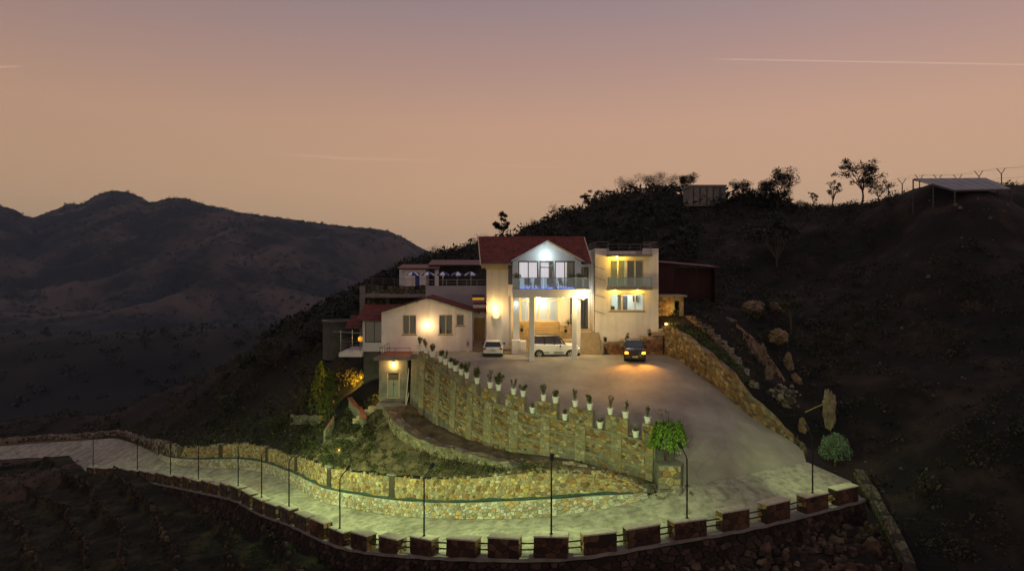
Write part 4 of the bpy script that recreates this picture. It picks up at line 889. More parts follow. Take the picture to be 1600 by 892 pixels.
def tiled(par_, name, p00, p10, p11, p01, course=.34, wave=.28, mat='tile', seed=1, thick=.07, skip=None, decks=None):
    """tile courses on a quad: p00-p10 eave, p01-p11 ridge"""
    r = random.Random(seed); p00, p10, p11, p01 = map(Vector, (p00, p10, p11, p01))
    nrm = (p10-p00).cross(p01-p00).normalized()
    if nrm.z < 0: nrm = -nrm
    H = ((p01-p00).length+(p11-p10).length)/2; nc = max(2, int(H/course)); W_ = (p10-p00).length; nw = max(2, int(W_/wave)); m = MB()
    for c in range(nc):
        f0, f1 = c/nc, min(1, (c+1.12)/nc); jit = r.uniform(-.004, .004)
        a0, b0, a1, b1 = p00.lerp(p01, f0), p10.lerp(p11, f0), p00.lerp(p01, f1), p10.lerp(p11, f1)
        for w_ in range(nw):
            cc_ = a0.lerp(b0, (w_+.5)/nw)
            if skip and skip(cc_): continue
            k_ = tone(r, [(1, 1, 1), (1.12, 1.02, .98), (.82, .84, .86)], .12); g = [w_/nw, (w_+.3)/nw, (w_+.65)/nw, (w_+1)/nw]; hs_ = [.012, .05, .05, .012]; vs = []
            for q, h in zip(g, hs_): vs += [a0.lerp(b0, q)+nrm*(h+.035+jit), a1.lerp(b1, q)+nrm*(h+jit), a0.lerp(b0, q)+nrm*(-.01)]
            m.add(vs, [(0, 3, 4, 1), (3, 6, 7, 4), (6, 9, 10, 7), (2, 5, 3, 0), (5, 8, 6, 3), (8, 11, 9, 6)], k_)
    o = m.build(name, mat, par_)
    q = MB(); d = nrm*-(thick+.02); e = nrm*-.012
    for dq in (decks or [(p00, p10, p11, p01)]):
        dq = [Vector(v) for v in dq]; q.hexa([v+d for v in dq]+[v+e for v in dq])
    q.build('roof_deck', 'concrete_dark', o)
    return o
def ridge_cap(par_, a, b, r=.09):
    m = MB(); a, b = Vector(a), Vector(b); n = max(2, int((b-a).length/.4))
    for i in range(n): m.tube([a.lerp(b, i/n), a.lerp(b, (i+1.08)/n)], [r*1.1, r*.95], 8, col=tone(rng, [(1, 1, 1)], .15))
    return m.build('ridge_cap', 'tile', par_)
def railing(par_, pts, h, step=1.2, bars=3, r=.022, mat='rail', name='railing'):
    m = MB(); pts = [Vector(p) for p in pts]
    for a, b in zip(pts, pts[1:]):
        n = max(1, round((b-a).length/step))
        for i in range(n+1):
            p = a.lerp(b, i/n); m.tube([p, p+Vector((0, 0, h))], r, 6)
        for k_ in range(bars):
            z = h*(k_+1)/bars; m.tube([a+Vector((0, 0, z)), b+Vector((0, 0, z))], r*(1.2 if k_ == bars-1 else .7), 6)
    return m.build(name, mat, par_)
def steps(par_, x0, x1, y0, y1, z0, z1, n, mat='step', yend=None):
    for i in range(n):
        ya = y0+(y1-y0)*i/n; za, zb = z0+(z1-z0)*i/n, z0+(z1-z0)*(i+1)/n
        m = MB(); m.box(x0, x1, ya, yend or y1, za+(.002 if i else -.3), zb-.035); s = m.build('step', mat, par_)
        m = MB(); m.box(x0-.015, x1+.015, ya-.03, ya+(y1-y0)/n+.02, zb-.035, zb); m.build('tread', mat, s)

# ------------------------------------------------ villa
V = thing('villa', (2, 68, 0), 'white two-storey villa with red tiled roof, front gable and columned porch', 'house')
w_ = MB(); w_.box(-2.49, -.31, 66.5, 66.72, -.3, 8.72); w_.build('wing_wall', 'plaster', V)
w_ = MB(); w_.box(-2.49, -2.27, 66.722, 72, -.3, 8.72); w_.box(-2.27, 8.05, 71.8, 72, -.3, 8.72); w_.build('rear_wall', 'plaster', V)
w_ = MB(); w_.box(-2.55, -.25, 66.42, 66.498, 8.14, 8.60); w_.build('eave_band', 'cream', V)
w_ = MB(); w_.box(-.31, -.09, 66.722, 70.5, -.3, 5.58); w_.build('porch_side_wall', 'plaster', V)
gz0 = (.86, 4.76, 2.80, 5.50); gz1 = (6.0, 7.86, 2.06, 5.50)
w_ = MB(); wall_holes(w_, -.089, 8.05, -.3, 5.58, 70.5, 70.7, [gz0, gz1]); w_.build('entrance_wall', 'plaster', V)
w_ = MB(); wall_holes(w_, 6.64, 8.05, 6.345, 8.72, 70.48, 70.68, [(6.95, 7.92, 7.35, 8.45)]); w_.build('landing_wall', 'plaster', V)
window(V, 6.95, 7.92, 7.35, 8.45, 70.55, 3, .05, 'frame_dark', 'pane_dark')
q = MB(); q.box(6.9, 8.0, 70.9, 71.0, 7.3, 8.5); q.build('blind', 'dark_wood', V)
# entrance glazing and the room behind it
eg = window(V, *gz0, 70.56, fw=.11, frame='frame_cream', trans=5.0, splits=[.86, 1.78, 2.35, 2.78, 3.72, 4.76], name='entrance_glazing')
q = MB(); q.box(2.35, 3.05, 70.55, 70.67, 2.8, 5.0) if False else None
hd = MB(); hd.tube([(3.68, 70.5, 3.7), (3.68, 70.5, 4.2)], .02, 6); hd.tube([(3.82, 70.5, 3.7), (3.82, 70.5, 4.2)], .02, 6); hd.build('door_handle', 'steel', eg)
q = MB(); q.box(.3, 5.4, 72.9, 73.0, 2.7, 5.6); q.box(.2, .3, 70.75, 73, 2.7, 5.6); q.box(5.4, 5.5, 70.75, 73, 2.7, 5.6); q.box(.2, 5.5, 70.75, 73, 5.56, 5.62); q.box(.2, 5.5, 70.75, 73, 2.68, 2.75)
q.build('hall', 'room', V)
q = MB(); q.box(2.75, 4.9, 72.2, 72.6, 2.75, 3.95); q.build('reception_desk', 'frame_grey', V)
q = MB(); q.box(.95, 1.5, 72.3, 72.7, 2.75, 4.95); q.build('shelf', 'dark_wood', V)
for (a, b, c, d) in ((2.95, 3.22, 4.55, 4.85), (3.35, 3.6, 4.6, 4.85), (3.95, 4.25, 4.5, 4.85)):
    q = MB(); q.box(a, b, 72.84, 72.895, c, d); q.build('wall_picture', 'picture', V)
q = MB(); q.box(2.0, 3.6, 71.4, 71.8, 5.54, 5.558); q.build('ceiling_panel', 'lit_white', V)
lamp('hall_light', (2.8, 71.7, 5.45), 1280, (.88, 1, .95), V, size=.3)
# right glazing beside the stairs
window(V, *gz1, 70.56, 4, .05, 'frame_dark', 'pane_dark', trans=4.9)
q = MB(); q.box(5.7, 8.05, 71.5, 71.6, 2, 5.6); q.build('stair_backing', 'curtain', V)
# gable room over the porch
wins = [(.61, 2.52), (2.64, 3.99), (4.11, 6.02)]
w_ = MB(); wall_holes(w_, .06, 6.63, 6.345, 9.08, 65.5, 65.68, [(a, b, 6.36, 8.93) for a, b in wins]); w_.prism([(.06, 9.08), (6.63, 9.08), (3.36, 10.78)], 65.5, 65.68); w_.build('gable_wall', 'plaster_cool', V)
w_ = MB(); w_.box(6.43, 6.63, 65.682, 70.48, 6.345, 9.0); w_.build('gable_side_wall', 'plaster', V)
w_ = MB(); w_.hexa([(-.36, 66.35, 5.6), (.058, 65.5, 5.6), (.058, 65.68, 5.6), (-.30, 66.48, 5.6), (-.36, 66.35, 6.7), (.058, 65.5, 6.7), (.058, 65.68, 6.7), (-.30, 66.48, 6.7)]); w_.build('bay_wall', 'plaster', V)
bw = MB()
for f0 in (0, .31, .62): 
    a = Vector((-.36, 66.35, 0)).lerp(Vector((.058, 65.5, 0)), f0); b = Vector((-.36, 66.35, 0)).lerp(Vector((.058, 65.5, 0)), f0+.10); bw.hexa([(a.x, a.y, 6.7), (b.x, b.y, 6.7), (b.x, b.y+.1, 6.7), (a.x, a.y+.1, 6.7), (a.x, a.y, 8.9), (b.x, b.y, 8.9), (b.x, b.y+.1, 8.9), (a.x, a.y+.1, 8.9)])
bwo = bw.build('bay_window', 'frame_dark', V)
q = MB(); q.add([(-.35, 66.40, 6.7), (.06, 65.55, 6.7), (.06, 65.55, 8.9), (-.35, 66.40, 8.9)], [(0, 1, 2, 3)]); q.build('pane', 'pane_dark', bwo)
for k_, (a, b) in enumerate(wins):
    wo = window(V, a, b, 6.36, 8.93, 65.55, 2 if k_ != 1 else 1, .09, 'frame_dark', 'pane', trans=None if k_ != 1 else 8.35, surround='frame_dark', sw=.035, name='window' if k_ != 1 else 'balcony_door')
    if k_ == 0: curtain(wo, a+.1, b-.12, 6.4, 8.9, 66.05, 'lit_curtain', 1, .04)
    if k_ == 1: curtain(wo, a+.15, b-.45, 6.4, 8.9, 66.05, 'lit_curtain', 2, .04); curtain(wo, b-.42, b-.1, 6.4, 8.9, 66.0, 'curtain', 2, .05)
    if k_ == 2: curtain(wo, a+.1, a+1.15, 6.4, 8.9, 66.05, 'lit_curtain', 3, .04); curtain(wo, a+1.2, b-.05, 6.4, 8.9, 65.98, 'curtain', 3, .06)
q = MB(); q.box(.1, 6.4, 68.4, 68.5, 6.34, 9); q.build('bedroom_wall', 'room', V)
lamp('bedroom_light', (4.9, 67.0, 9.0), 60, (1, .9, .9), V, size=.2)
for (x0_, x1_) in ((.7, 2.5), (2.7, 3.95), (4.2, 5.9)):
    q = MB(); q.box(x0_, x1_, 65.40, 65.44, 6.37, 6.43); q.build('blue_light_strip', 'bulb_blue', V)
q = MB(); q.box(.06, 6.88, 60.7, 70.478, 5.60, 6.10); q.box(.0, 6.95, 60.64, 65.49, 6.10, 6.34); q.build('balcony_slab', 'column', V)
# glass balustrade
def glass_rail(par_, pts, z0, h, n_list, mat='balcony_glass', post='rail'):
    for (a, b), n in zip(zip(pts, pts[1:]), n_list):
        a, b = Vector(a), Vector(b)
        for i in range(n):
            p, q_ = a.lerp(b, i/n+.012/n), a.lerp(b, (i+1)/n-.012/n); d = (b-a).normalized(); s = Vector((-d.y, d.x, 0))*.008; z = Vector((0, 0, 1))
            m = MB(); m.hexa([p-s+z*(z0+.06), q_-s+z*(z0+.06), q_+s+z*(z0+.06), p+s+z*(z0+.06), p-s+z*(z0+h), q_-s+z*(z0+h), q_+s+z*(z0+h), p+s+z*(z0+h)]); m.build('glass_panel', mat, par_)
            m = MB()
            for f in (.15, .85): c = p.lerp(q_, f); m.tube([c+z*(z0-.02), c+z*(z0+.16)], .03, 6)
            m.build('clamp', post, par_)
        m = MB(); m.tube([a+Vector((0, 0, z0+h+.01)), b+Vector((0, 0, z0+h+.01))], .02, 6); m.build('handrail', post, par_)
glass_rail(V, [(.1, 65.3, 0), (.1, 60.75, 0), (6.83, 60.75, 0), (6.83, 65.3, 0)], 6.34, 1.03, [3, 5, 3])
for (x0, x1, y0) in ((1.54, 2.0, 60.85), (5.37, 5.77, 60.85), (.10, .72, 65.8), (6.10, 6.62, 65.8)):
    m = MB(); m.bbox(x0, x1, y0, y0+(x1-x0), -.3, 5.598, .02); c = m.build('column', 'column', V)
# steps
steps(V, .74, 6.08, 66.45, 68.9, 0, 1.95, 11, yend=70.49)
steps(V, .80, 4.85, 69.3, 70.45, 1.952, 2.80, 5, yend=70.49)
steps(V, 6.64, 8.4, 64.1, 66.4, 0, 2.04, 12, yend=66.42)
m = MB(); m.box(6.63, 8.06, 66.42, 70.49, -.2, 2.04); m.build('landing', 'step', V)
m = MB(); m.box(8.42, 8.60, 63.9, 66.4, -.3, 1.25); m.build('stair_cheek', 'concrete', V)
m = MB(); m.bbox(-.05, .78, 65.0, 66.4, -.2, 1.42, .03); m.bbox(.78, 1.35, 65.3, 66.4, -.2, 1.30, .03); m.build('stair_plinth', 'plaster', V)
m = MB(); m.bbox(4.95, 6.05, 66.3, 67.0, -.2, 1.35, .03); m.build('stair_planter', 'step', V); m = MB(); m.bbox(4.9, 6.08, 68.95, 69.6, 1.9, 2.55, .03); m.build('stair_planter', 'step', V)
# roofs
rx0, rx1, ex0, ex1 = -3.36, 7.24, -2.92, 7.5
mr = tiled(V, 'roof', (ex0, 64.5, 8.75), (ex1, 64.5, 8.75), (rx1, 69, 11.4), (rx0, 69, 11.4), .34, .26, seed=3, skip=lambda c: c.y < 68.3 and c.z < 10.86-abs(c.x-3.38)*.5537,
           decks=[((ex0, 64.5, 8.75), (-.2, 64.5, 8.75), (-.2, 69, 11.4), (rx0, 69, 11.4)), ((6.95, 64.5, 8.75), (ex1, 64.5, 8.75), (rx1, 69, 11.4), (6.95, 69, 11.4)), ((-.2, 64.5, 8.75), (3.38, 68.2, 10.93), (3.38, 69, 11.4), (-.2, 69, 11.4)), ((3.38, 68.2, 10.93), (6.95, 64.5, 8.75), (6.95, 69, 11.4), (3.38, 69, 11.4))])
mr2 = tiled(V, 'rear_roof', (ex1, 73.5, 8.75), (ex0, 73.5, 8.75), (rx0, 69, 11.4), (rx1, 69, 11.4), .5, .4, seed=4)
ridge_cap(mr, (rx0, 69, 11.43), (rx1, 69, 11.43))
for s_, (ax, bx) in enumerate(((ex0, rx0), (ex1, rx1))):
    m = MB(); o_ = -.10 if s_ == 0 else .02
    m.hexa([(ax+o_, 64.45, 8.52), (ax+o_+.08, 64.45, 8.52), (bx+o_+.08, 69, 11.18), (bx+o_, 69, 11.18), (ax+o_, 64.45, 8.80), (ax+o_+.08, 64.45, 8.80), (bx+o_+.08, 69, 11.46), (bx+o_, 69, 11.46)]); m.build('barge_board', 'cream', mr)
m = MB(); m.hexa([(-2.9, 66.6, 8.3), (-2.5, 66.6, 8.3), (-2.5, 72, 8.3), (-3.2, 72, 8.3), (-2.9, 66.6, 9.7), (-2.5, 66.6, 9.7), (-2.5, 72, 9.3), (-3.3, 72, 9.3)]); m.build('gable_end', 'cream', V)
m = MB(); m.box(ex0+.1, -.05, 64.60, 66.42, 8.58, 8.66); m.build('soffit', 'cream', mr)
m = MB(); m.box(ex0, -.2, 64.44, 64.52, 8.60, 8.74); m.build('gutter', 'frame_grey', mr)
tiled(V, 'gable_roof', (-.25, 68.2, 8.92), (-.25, 64.9, 8.92), (3.38, 64.9, 10.93), (3.38, 68.2, 10.93), .36, .3, seed=5)
tiled(V, 'gable_roof', (7.0, 64.9, 8.92), (7.0, 68.2, 8.92), (3.38, 68.2, 10.93), (3.38, 64.9, 10.93), .36, .3, seed=6)
for sx in (-1, 1):
    xe = 3.38+sx*3.63; m = MB(); m.hexa([(xe, 64.86, 8.74), (3.38, 64.86, 10.74), (3.38, 65.5, 10.74), (xe, 65.5, 8.74), (xe, 64.86, 8.92), (3.38, 64.86, 10.93), (3.38, 65.5, 10.93), (xe, 65.5, 8.92)]); m.build('gable_verge', 'plaster_cool' if sx < 0 else 'cream', V)
# villa lamps
m = MB(); m.lathe([(.02, -.06), (.09, -.04), (.10, .0), (.07, .05), (.02, .07)], (3.2, 65.36, 9.52), 12); m.build('flood_lamp', 'bulb_cool', V)
lamp('gable_light', (3.2, 64.55, 9.40), 84, (.80, 1, .97), V, size=.05)
m = MB(); m.lathe([(.03, -.16), (.12, -.13), (.13, -.03), (.05, 0)], (6.35, 60.95, 5.6), 12); m.build('porch_lamp', 'bulb_warm', V)
lamp('porch_light', (6.35, 60.2, 5.45), 480, (1, .70, .24), V, size=.1)
lamp('porch_light', (6.35, 61.6, 5.25), 364, (1, .72, .28), V, size=.1)
for x, y in ((.42, 65.3), (6.36, 65.3)):
    m = MB(); m.lathe([(.06, -.04), (.08, -.03), (.08, 0)], (x, y, 5.6), 12); m.build('downlight', 'bulb_cool', V); lamp('downlight', (x, y, 5.5), 90, (.85, 1, .9), V, 'SPOT', .06, (x, y+.3, 0), 110, .8)
lamp('entrance_light', (2.9, 69.0, 4.9), 330, (1, .60, .17), V, size=.03)
lamp('stair_light', (2.6, 67.2, 5.05), 418, (1, .62, .18), V, size=.04)
for x in (2.6, 4.6):
    m = MB(); m.lathe([(.06, -.04), (.08, -.03), (.08, 0)], (x, 61.3, 5.6), 12); m.build('downlight', 'bulb_warm', V); lamp('porch_fill', (x, 61.3, 5.5), 230, (1, .85, .55), V, 'SPOT', .06, (x, 61.9, 0), 130, .8)  # added lamps and fittings, brightening the parked off-roader
lamp('landing_light', (7.4, 69.6, 5.3), 60, (.9, 1, .8), V, size=.2)
m = MB(); m.lathe([(.02, -.36), (.22, -.30), (.33, -.12), (.36, .0), (.33, .12), (.22, .30), (.02, .36)], (-1.56, 66.40, 3.75), 18, axis='z'); m.build('globe_lamp', 'bulb_globe', V)
m = MB(); m.lathe([(.05, -.10), (.14, -.08), (.14, -.0), (.05, 0)], (-1.63, 66.5, 4.42), 12, axis='y'); m.build('wall_lamp', 'bulb_warm', V)
lamp('wall_light', (-1.63, 65.8, 4.5), 113, (1, .62, .20), V, size=.05)
for z in (8.3, 7.25, 5.55, 4.0):
    m = MB(); m.tube([(7.9, 66.3, z+.2), (9.0, 66.0, z-.15)], .02, 5); m.build('iron_bracket', 'dark_metal', V)
m = MB(); m.tube([(7.98, 66.2, 2.0), (7.98, 66.2, 8.8)], .035, 6); m.build('downpipe', 'dark_metal', V)
m = MB(); m.tube([(7.75, 66.1, 2.0), (7.75, 66.1, 6.0)], .02, 6); m.build('conduit', 'dark_metal', V)

# ------------------------------------------------ flat-roofed side block
T = thing('side_block', (11.2, 70, 0), 'tall white flat-roofed block with a glass balcony, joined to the villa', 'building')
h1 = (9.54, 12.84, 6.46, 9.10); h2 = (9.54, 12.90, 4.12, 5.80)
w_ = MB(); wall_holes(w_, 8.1, 14.27, -.3, 9.60, 66.5, 66.72, [h1, h2]); w_.box(8.1, 9.45, 66.5, 66.72, 9.60, 10.2); w_.box(12.75, 14.27, 66.5, 66.72, 9.60, 10.2); w_.build('front_wall', 'plaster', T)
w_ = MB(); w_.box(8.1, 8.3, 66.722, 73.6, -.3, 10.19); w_.build('west_wall', 'plaster', T)
w_ = MB(); w_.box(14.07, 14.27, 66.722, 73.6, -.3, 10.19); w_.box(8.302, 14.068, 73.4, 73.6, -.3, 10.19); w_.build('rear_wall', 'plaster', T)
w_ = MB(); w_.box(8.302, 14.068, 66.722, 73.398, 9.3, 9.6); w_.build('roof_slab', 'concrete', T)
wo = window(T, *h1, 66.56, 4, .10, 'frame_cream', 'pane', surround='frame_grey', sw=.10)
for k_ in range(4):
    a = h1[0]+(h1[1]-h1[0])*k_/4; curtain(wo, a+.06, a+.78-(.12 if k_ == 1 else 0), 6.5, 9.05, 66.95, 'curtain_lit' if k_ < 2 else 'curtain_green', k_*2.1, .06)
q = MB(); q.box(8.3, 14.06, 69.0, 69.1, 6.3, 9.3); q.build('upper_room_wall', 'room', T); lamp('upper_room_light', (10.2, 68.2, 8.8), 140, (1, .85, .4), T, size=.2)
wo = window(T, *h2, 66.56, fw=.10, splits=[9.54, 10.75, 12.02, 12.90], frame='frame_cream', pane='pane', surround='frame_grey', sw=.12)
q = MB(); q.box(8.31, 14.06, 69.6, 69.7, 3.0, 6.1); q.box(8.31, 14.06, 66.73, 69.7, 6.1, 6.15); q.box(8.31, 14.06, 66.73, 69.7, 3.0, 3.1); q.build('lower_room', 'room', T)
q = MB(); q.box(11.3, 11.75, 69.5, 69.58, 3.1, 5.5); q.build('inner_door', 'frame_dark', T)
q = MB(); q.box(12.3, 12.75, 69.35, 69.58, 4.95, 5.5); q.build('wall_screen', 'frame_dark', T)
q = MB(); q.bbox(9.75, 10.15, 67.4, 67.8, 3.1, 4.55, .05); q.build('chair_back', 'frame_dark', T)
curtain(wo, 10.35, 10.72, 4.15, 5.75, 67.0, 'curtain', 1, .05)
lamp('lower_room_light', (11.3, 68.2, 5.95), 320, (.95, 1, .86), T, size=.3)
q = MB(); q.box(9.2, 13.5, 65.6, 66.498, 6.17, 6.42); q.build('balcony_slab', 'frame_grey', T)
glass_rail(T, [(9.25, 66.4, 0), (9.25, 65.65, 0), (13.45, 65.65, 0), (13.45, 66.4, 0)], 6.42, .95, [1, 6, 1])
q = MB(); q.box(9.2, 13.5, 65.6, 66.498, 9.42, 9.62); q.build('canopy', 'frame_grey', T)
railing(T, [(9.25, 66.3, 9.62), (9.25, 65.68, 9.62), (13.4, 65.68, 9.62), (13.4, 66.3, 9.62)], .95, 1.05, 3, .02)
railing(T, [(8.2, 73.4, 10.19), (8.2, 66.6, 10.19), (9.4, 66.6, 10.19)], .65, 1.2, 2, .022)
railing(T, [(12.85, 66.6, 10.19), (14.17, 66.6, 10.19), (14.17, 73.4, 10.19)], .65, 1.2, 2, .022)
m = MB(); m.tube([(13.2, 68, 9.6), (13.2, 68, 11.6)], .03, 6); m.build('aerial', 'dark_metal', T)
m = MB(); m.bbox(12.3, 13.3, 67.2, 68.0, 9.6, 10.0, .05); m.build('roof_bench', 'plaster_lilac', T)
m = MB(); m.lathe([(.02, -.14), (.06, -.10), (.06, -.02), (.03, 0)], (10.15, 65.85, 9.42), 10); m.build('canopy_lamp', 'bulb_warm', T)
lamp('canopy_light', (10.15, 65.8, 9.2), 156, (1, .60, .06), T, size=.06)
for x in (10.0, 12.15):
    m = MB(); m.lathe([(.05, -.03), (.07, -.02), (.07, 0)], (x, 66.1, 6.17), 10); m.build('downlight', 'bulb_warm', T); lamp('balcony_light', (x, 66.02, 6.04), 61, (1, .60, .06), T, size=.05)
# paving shelf at its foot and the reddish wall that carries it
sh = thing('paved_shelf', (11.4, 66, 0), 'cream paved shelf stepping up along the foot of the side block', 'steps')
for (x0, x1, z) in ((8.62, 10.6, 1.22), (10.6, 12.4, 1.45), (12.4, 13.4, 1.75), (13.4, 14.6, 2.15)):
    m = MB(); m.box(x0, x1-.004, 65.15, 66.49, z-.3, z); m.build('slab', 'step', sh)
for (x0, x1, y, z) in ((14.3, 15.2, 65.6, 2.35), (14.9, 15.9, 66.4, 2.6), (15.5, 16.6, 67.2, 2.85)):
    m = MB(); m.box(x0, x1, y, y+1.4, z-.5, z); m.build('slab', 'step', sh)
rubble_wall('shelf_wall', 'reddish rubble wall under the paved shelf behind the black car', [Vector((8.62, 65.1, 0)), Vector((11, 65.1, 0)), Vector((14.4, 65.2, 0))], [1.15, 1.18, 1.2, 1.4, 1.42, 1.7, 2.1], .25, [(.26, .11, .05), (.32, .15, .07), (.20, .09, .05), (.34, .22, .12)], (.2, .45), 110, seed=61)

# ------------------------------------------------ guest house with the wide gable
G = thing('guest_house', (-8.4, 70, 0), 'low white gabled guest house with a bright wall lamp beside the villa', 'house')
gw = [(-10.9, -9.56, 1.70, 3.65), (-7.27, -5.93, 1.72, 3.68), (-5.54, -4.78, 2.58, 3.70)]
w_ = MB(); wall_holes(w_, -13.0, -3.95, -.6, 4.0, 68, 68.2, gw); w_.prism([(-13, 4.0), (-3.95, 4.0), (-3.95, 4.02), (-8.35, 5.32), (-13, 4.02)], 68, 68.2); w_.build('gable_wall', 'plaster', G)
w_ = MB(); w_.box(-13, -12.8, 68.202, 72.8, -.6, 4.0); w_.box(-4.15, -3.95, 68.202, 72.8, -.6, 4.0); w_.build('side_wall', 'plaster', G)
for k_, g in enumerate(gw):
    wo = window(G, *g, 68.06, 2 if k_ < 2 else 1, .07, 'frame_cream', 'pane', surround='frame_grey', sw=.10); curtain(wo, g[0]+.08, g[1]-.08, g[2]+.05, g[3]-.05, 68.42, 'curtain' if k_ < 2 else 'curtain_green', k_, .05)
q = MB(); q.box(-12.7, -4.2, 69.5, 69.6, 0, 4); q.build('room_wall', 'room', G)
ra = tiled(G, 'roof', (-13.35, 72.9, 3.90), (-13.35, 67.6, 3.90), (-8.35, 67.6, 5.42), (-8.35, 72.9, 5.42), .36, .28, seed=8)
rb_ = tiled(G, 'roof', (-3.2, 67.6, 3.86), (-3.2, 72.9, 3.86), (-8.35, 72.9, 5.42), (-8.35, 67.6, 5.42), .36, .28, seed=9)
ridge_cap(ra, (-8.35, 67.6, 5.45), (-8.35, 72.9, 5.45))
for i in range(9):
    x = -12.9+i*1.15; z = (4.02+(x+13)*.28 if x < -8.35 else 5.32-(x+8.35)*.295)-.05; m = MB(); m.box(x-.05, x+.05, 67.62, 67.998, z-.02, z+.10); m.build('purlin', 'dark_wood', G)
m = MB(); m.lathe([(.10, -.12), (.20, -.10), (.22, -.04), (.15, 0)], (-8.42, 68, 2.62), 14, axis='y'); m.build('wall_lamp', 'bulb_warm', G)
lamp('wall_light', (-8.42, 67.3, 2.62), 104, (1, .64, .26), G, size=.05)
w_ = MB(); wall_holes(w_, -3.948, -2.50, -.3, 4.6, 69.2, 69.4, [(-3.86, -2.76, .98, 3.30)]); w_.build('link_wall', 'plaster', G)
dd = MB()
for i in range(6): x = -3.86+i*.1833; dd.box(x+.006, x+.177, 69.26, 69.31, 1.0, 3.3)
dr = dd.build('plank_door', 'wood_door', G); m = MB(); m.lathe([(.02, -.05), (.04, -.02), (.03, 0)], (-3.25, 69.25, 2.1), 8, axis='y'); m.build('door_knob', 'dark_metal', dr)
steps(G, -3.94, -2.52, 67.6, 69.15, 0, .98, 5, yend=69.19)
m = MB(); m.box(-2.48, .0, 65.6, 66.45, -.2, .52); m.box(-2.48, .0, 65.1, 65.598, -.2, .26); m.build('side_steps', 'step', G)
tiled(G, 'link_roof', (-4.0, 68.7, 4.02), (-2.5, 68.7, 4.02), (-2.5, 70.6, 4.75), (-4.0, 70.6, 4.75), .36, .28, seed=10)
# glazed wing on the left with two small red roofs
GW = thing('glazed_wing', (-14.2, 71, 0), 'small glazed corner room with stepped red roofs at the left end of the guest house', 'building')
w_ = MB(); w_.box(-15.1, -13.02, 69, 69.15, -.1, .80); w_.box(-15.1, -14.95, 69.152, 74, -.1, 3.05); w_.box(-15.1, -13.02, 69, 69.15, 2.92, 3.05); w_.box(-15.1, -14.85, 69.0, 69.15, .80, 2.92); w_.build('wall', 'plaster_cool', GW)
window(GW, -14.85, -13.02, .80, 2.92, 69.03, 2, .06, 'frame_dark', 'pane_dark')
q = MB(); q.box(-14.9, -13.02, 70.4, 70.5, 0, 3); q.build('inner_wall', 'curtain_green', GW)
tiled(GW, 'roof', (-15.7, 68.6, 3.08), (-12.7, 68.6, 3.08), (-9.0, 73.0, 4.45), (-15.7, 73.0, 4.45), .34, .28, seed=11)
tiled(GW, 'lower_roof', (-17.4, 71, 2.12), (-15.72, 71, 2.12), (-15.72, 74, 3.22), (-17.4, 74, 3.22), .34, .28, seed=12)
m = MB(); m.box(-17.3, -15.0, 68.2, 74, -.55, -.12); m.build('balcony_slab', 'plaster_cool', GW)
railing(GW, [(-15.2, 68.3, -.12), (-17.2, 68.3, -.12), (-17.2, 73.5, -.12)], 1.1, 1.0, 3, .02)
for p in ((-17.15, 68.35), (-16.0, 68.35)):
    m = MB(); m.tube([(*p, -.12), (*p, 2.1)], .035, 6); m.build('post', 'steel', GW)
m = MB(); m.hexa([(-18.4, 70.2, 1.75), (-15.2, 68.4, 1.75), (-15.2, 68.5, 1.75), (-18.4, 70.3, 1.75), (-18.4, 70.2, 1.87), (-15.2, 68.4, 1.87), (-15.2, 68.5, 1.87), (-18.4, 70.3, 1.87)]); m.build('awning_bar', 'concrete', GW)
m = MB(); m.lathe([(.05, -.3), (.22, -.2), (.28, 0), (.22, .2), (.05, .3)], (-15.45, 69.6, 1.1), 14); m.build('lantern', 'lit_warm', GW)
lamp('lantern_light', (-15.6, 69.2, 1.2), 9, (1, .5, .08), GW, size=.2)
m = MB(); m.box(-15.0, -13.3, 69.02, 73, -5.2, -.12); m.build('pier', 'concrete_dark', GW)
m = MB(); m.box(-13.29, -9.5, 68.3, 72.5, -5.5, -.61); m.build('foundation', 'concrete_dark', G)
# pump room below the deck
PR = thing('pump_room', (-11, 63.4, -4.3), 'small grey concrete room under a railed deck, lamp above its grey door', 'building')
w_ = MB(); wall_holes(w_, -12.35, -9.7, -4.6, -.13, 63.4, 63.6, [(-11.60, -10.45, -3.70, -1.42)]); w_.box(-12.35, -12.15, 63.602, 68, -4.6, -.13); w_.box(-9.9, -9.7, 63.602, 68, -4.6, -.13); w_.build('wall', 'concrete', PR)
m = MB(); m.box(-12.65, -9.35, 62.7, 67.99, -.13, .04); m.build('deck', 'paving_red', PR); m = MB(); m.box(-12.7, -9.3, 62.6, 62.698, -.2, .06); m.build('deck_edge', 'concrete', PR)
railing(PR, [(-12.2, 67.9, .04), (-12.2, 63.0, .04), (-9.4, 63.0, .04)], .85, 1.3, 2, .018, 'dark_metal')
d = MB(); d.box(-11.53, -11.04, 63.5, 63.54, -3.66, -1.46); d.box(-11.01, -10.52, 63.5, 63.54, -3.66, -1.46); do = d.build('door', 'door_green', PR)
m = MB(); m.box(-11.60, -11.53, 63.44, 63.58, -3.7, -1.42); m.box(-10.52, -10.45, 63.44, 63.58, -3.7, -1.42); m.box(-11.53, -10.52, 63.44, 63.58, -1.50, -1.42); m.box(-11.62, -10.43, 63.36, 63.58, -3.78, -3.70); m.build('door_frame', 'frame_cream', do)
m = MB(); m.box(-11.5, -10.55, 63.485, 63.50, -2.1, -1.5); m.build('upper_panel', 'concrete_dark', do)
m = MB(); m.tube([(-11.1, 63.45, -2.5), (-10.85, 63.45, -2.5)], .02, 6); m.tube([(-11.02, 63.45, -2.45), (-11.02, 63.45, -2.7)], .018, 6); m.build('handle', 'dark_metal', do)
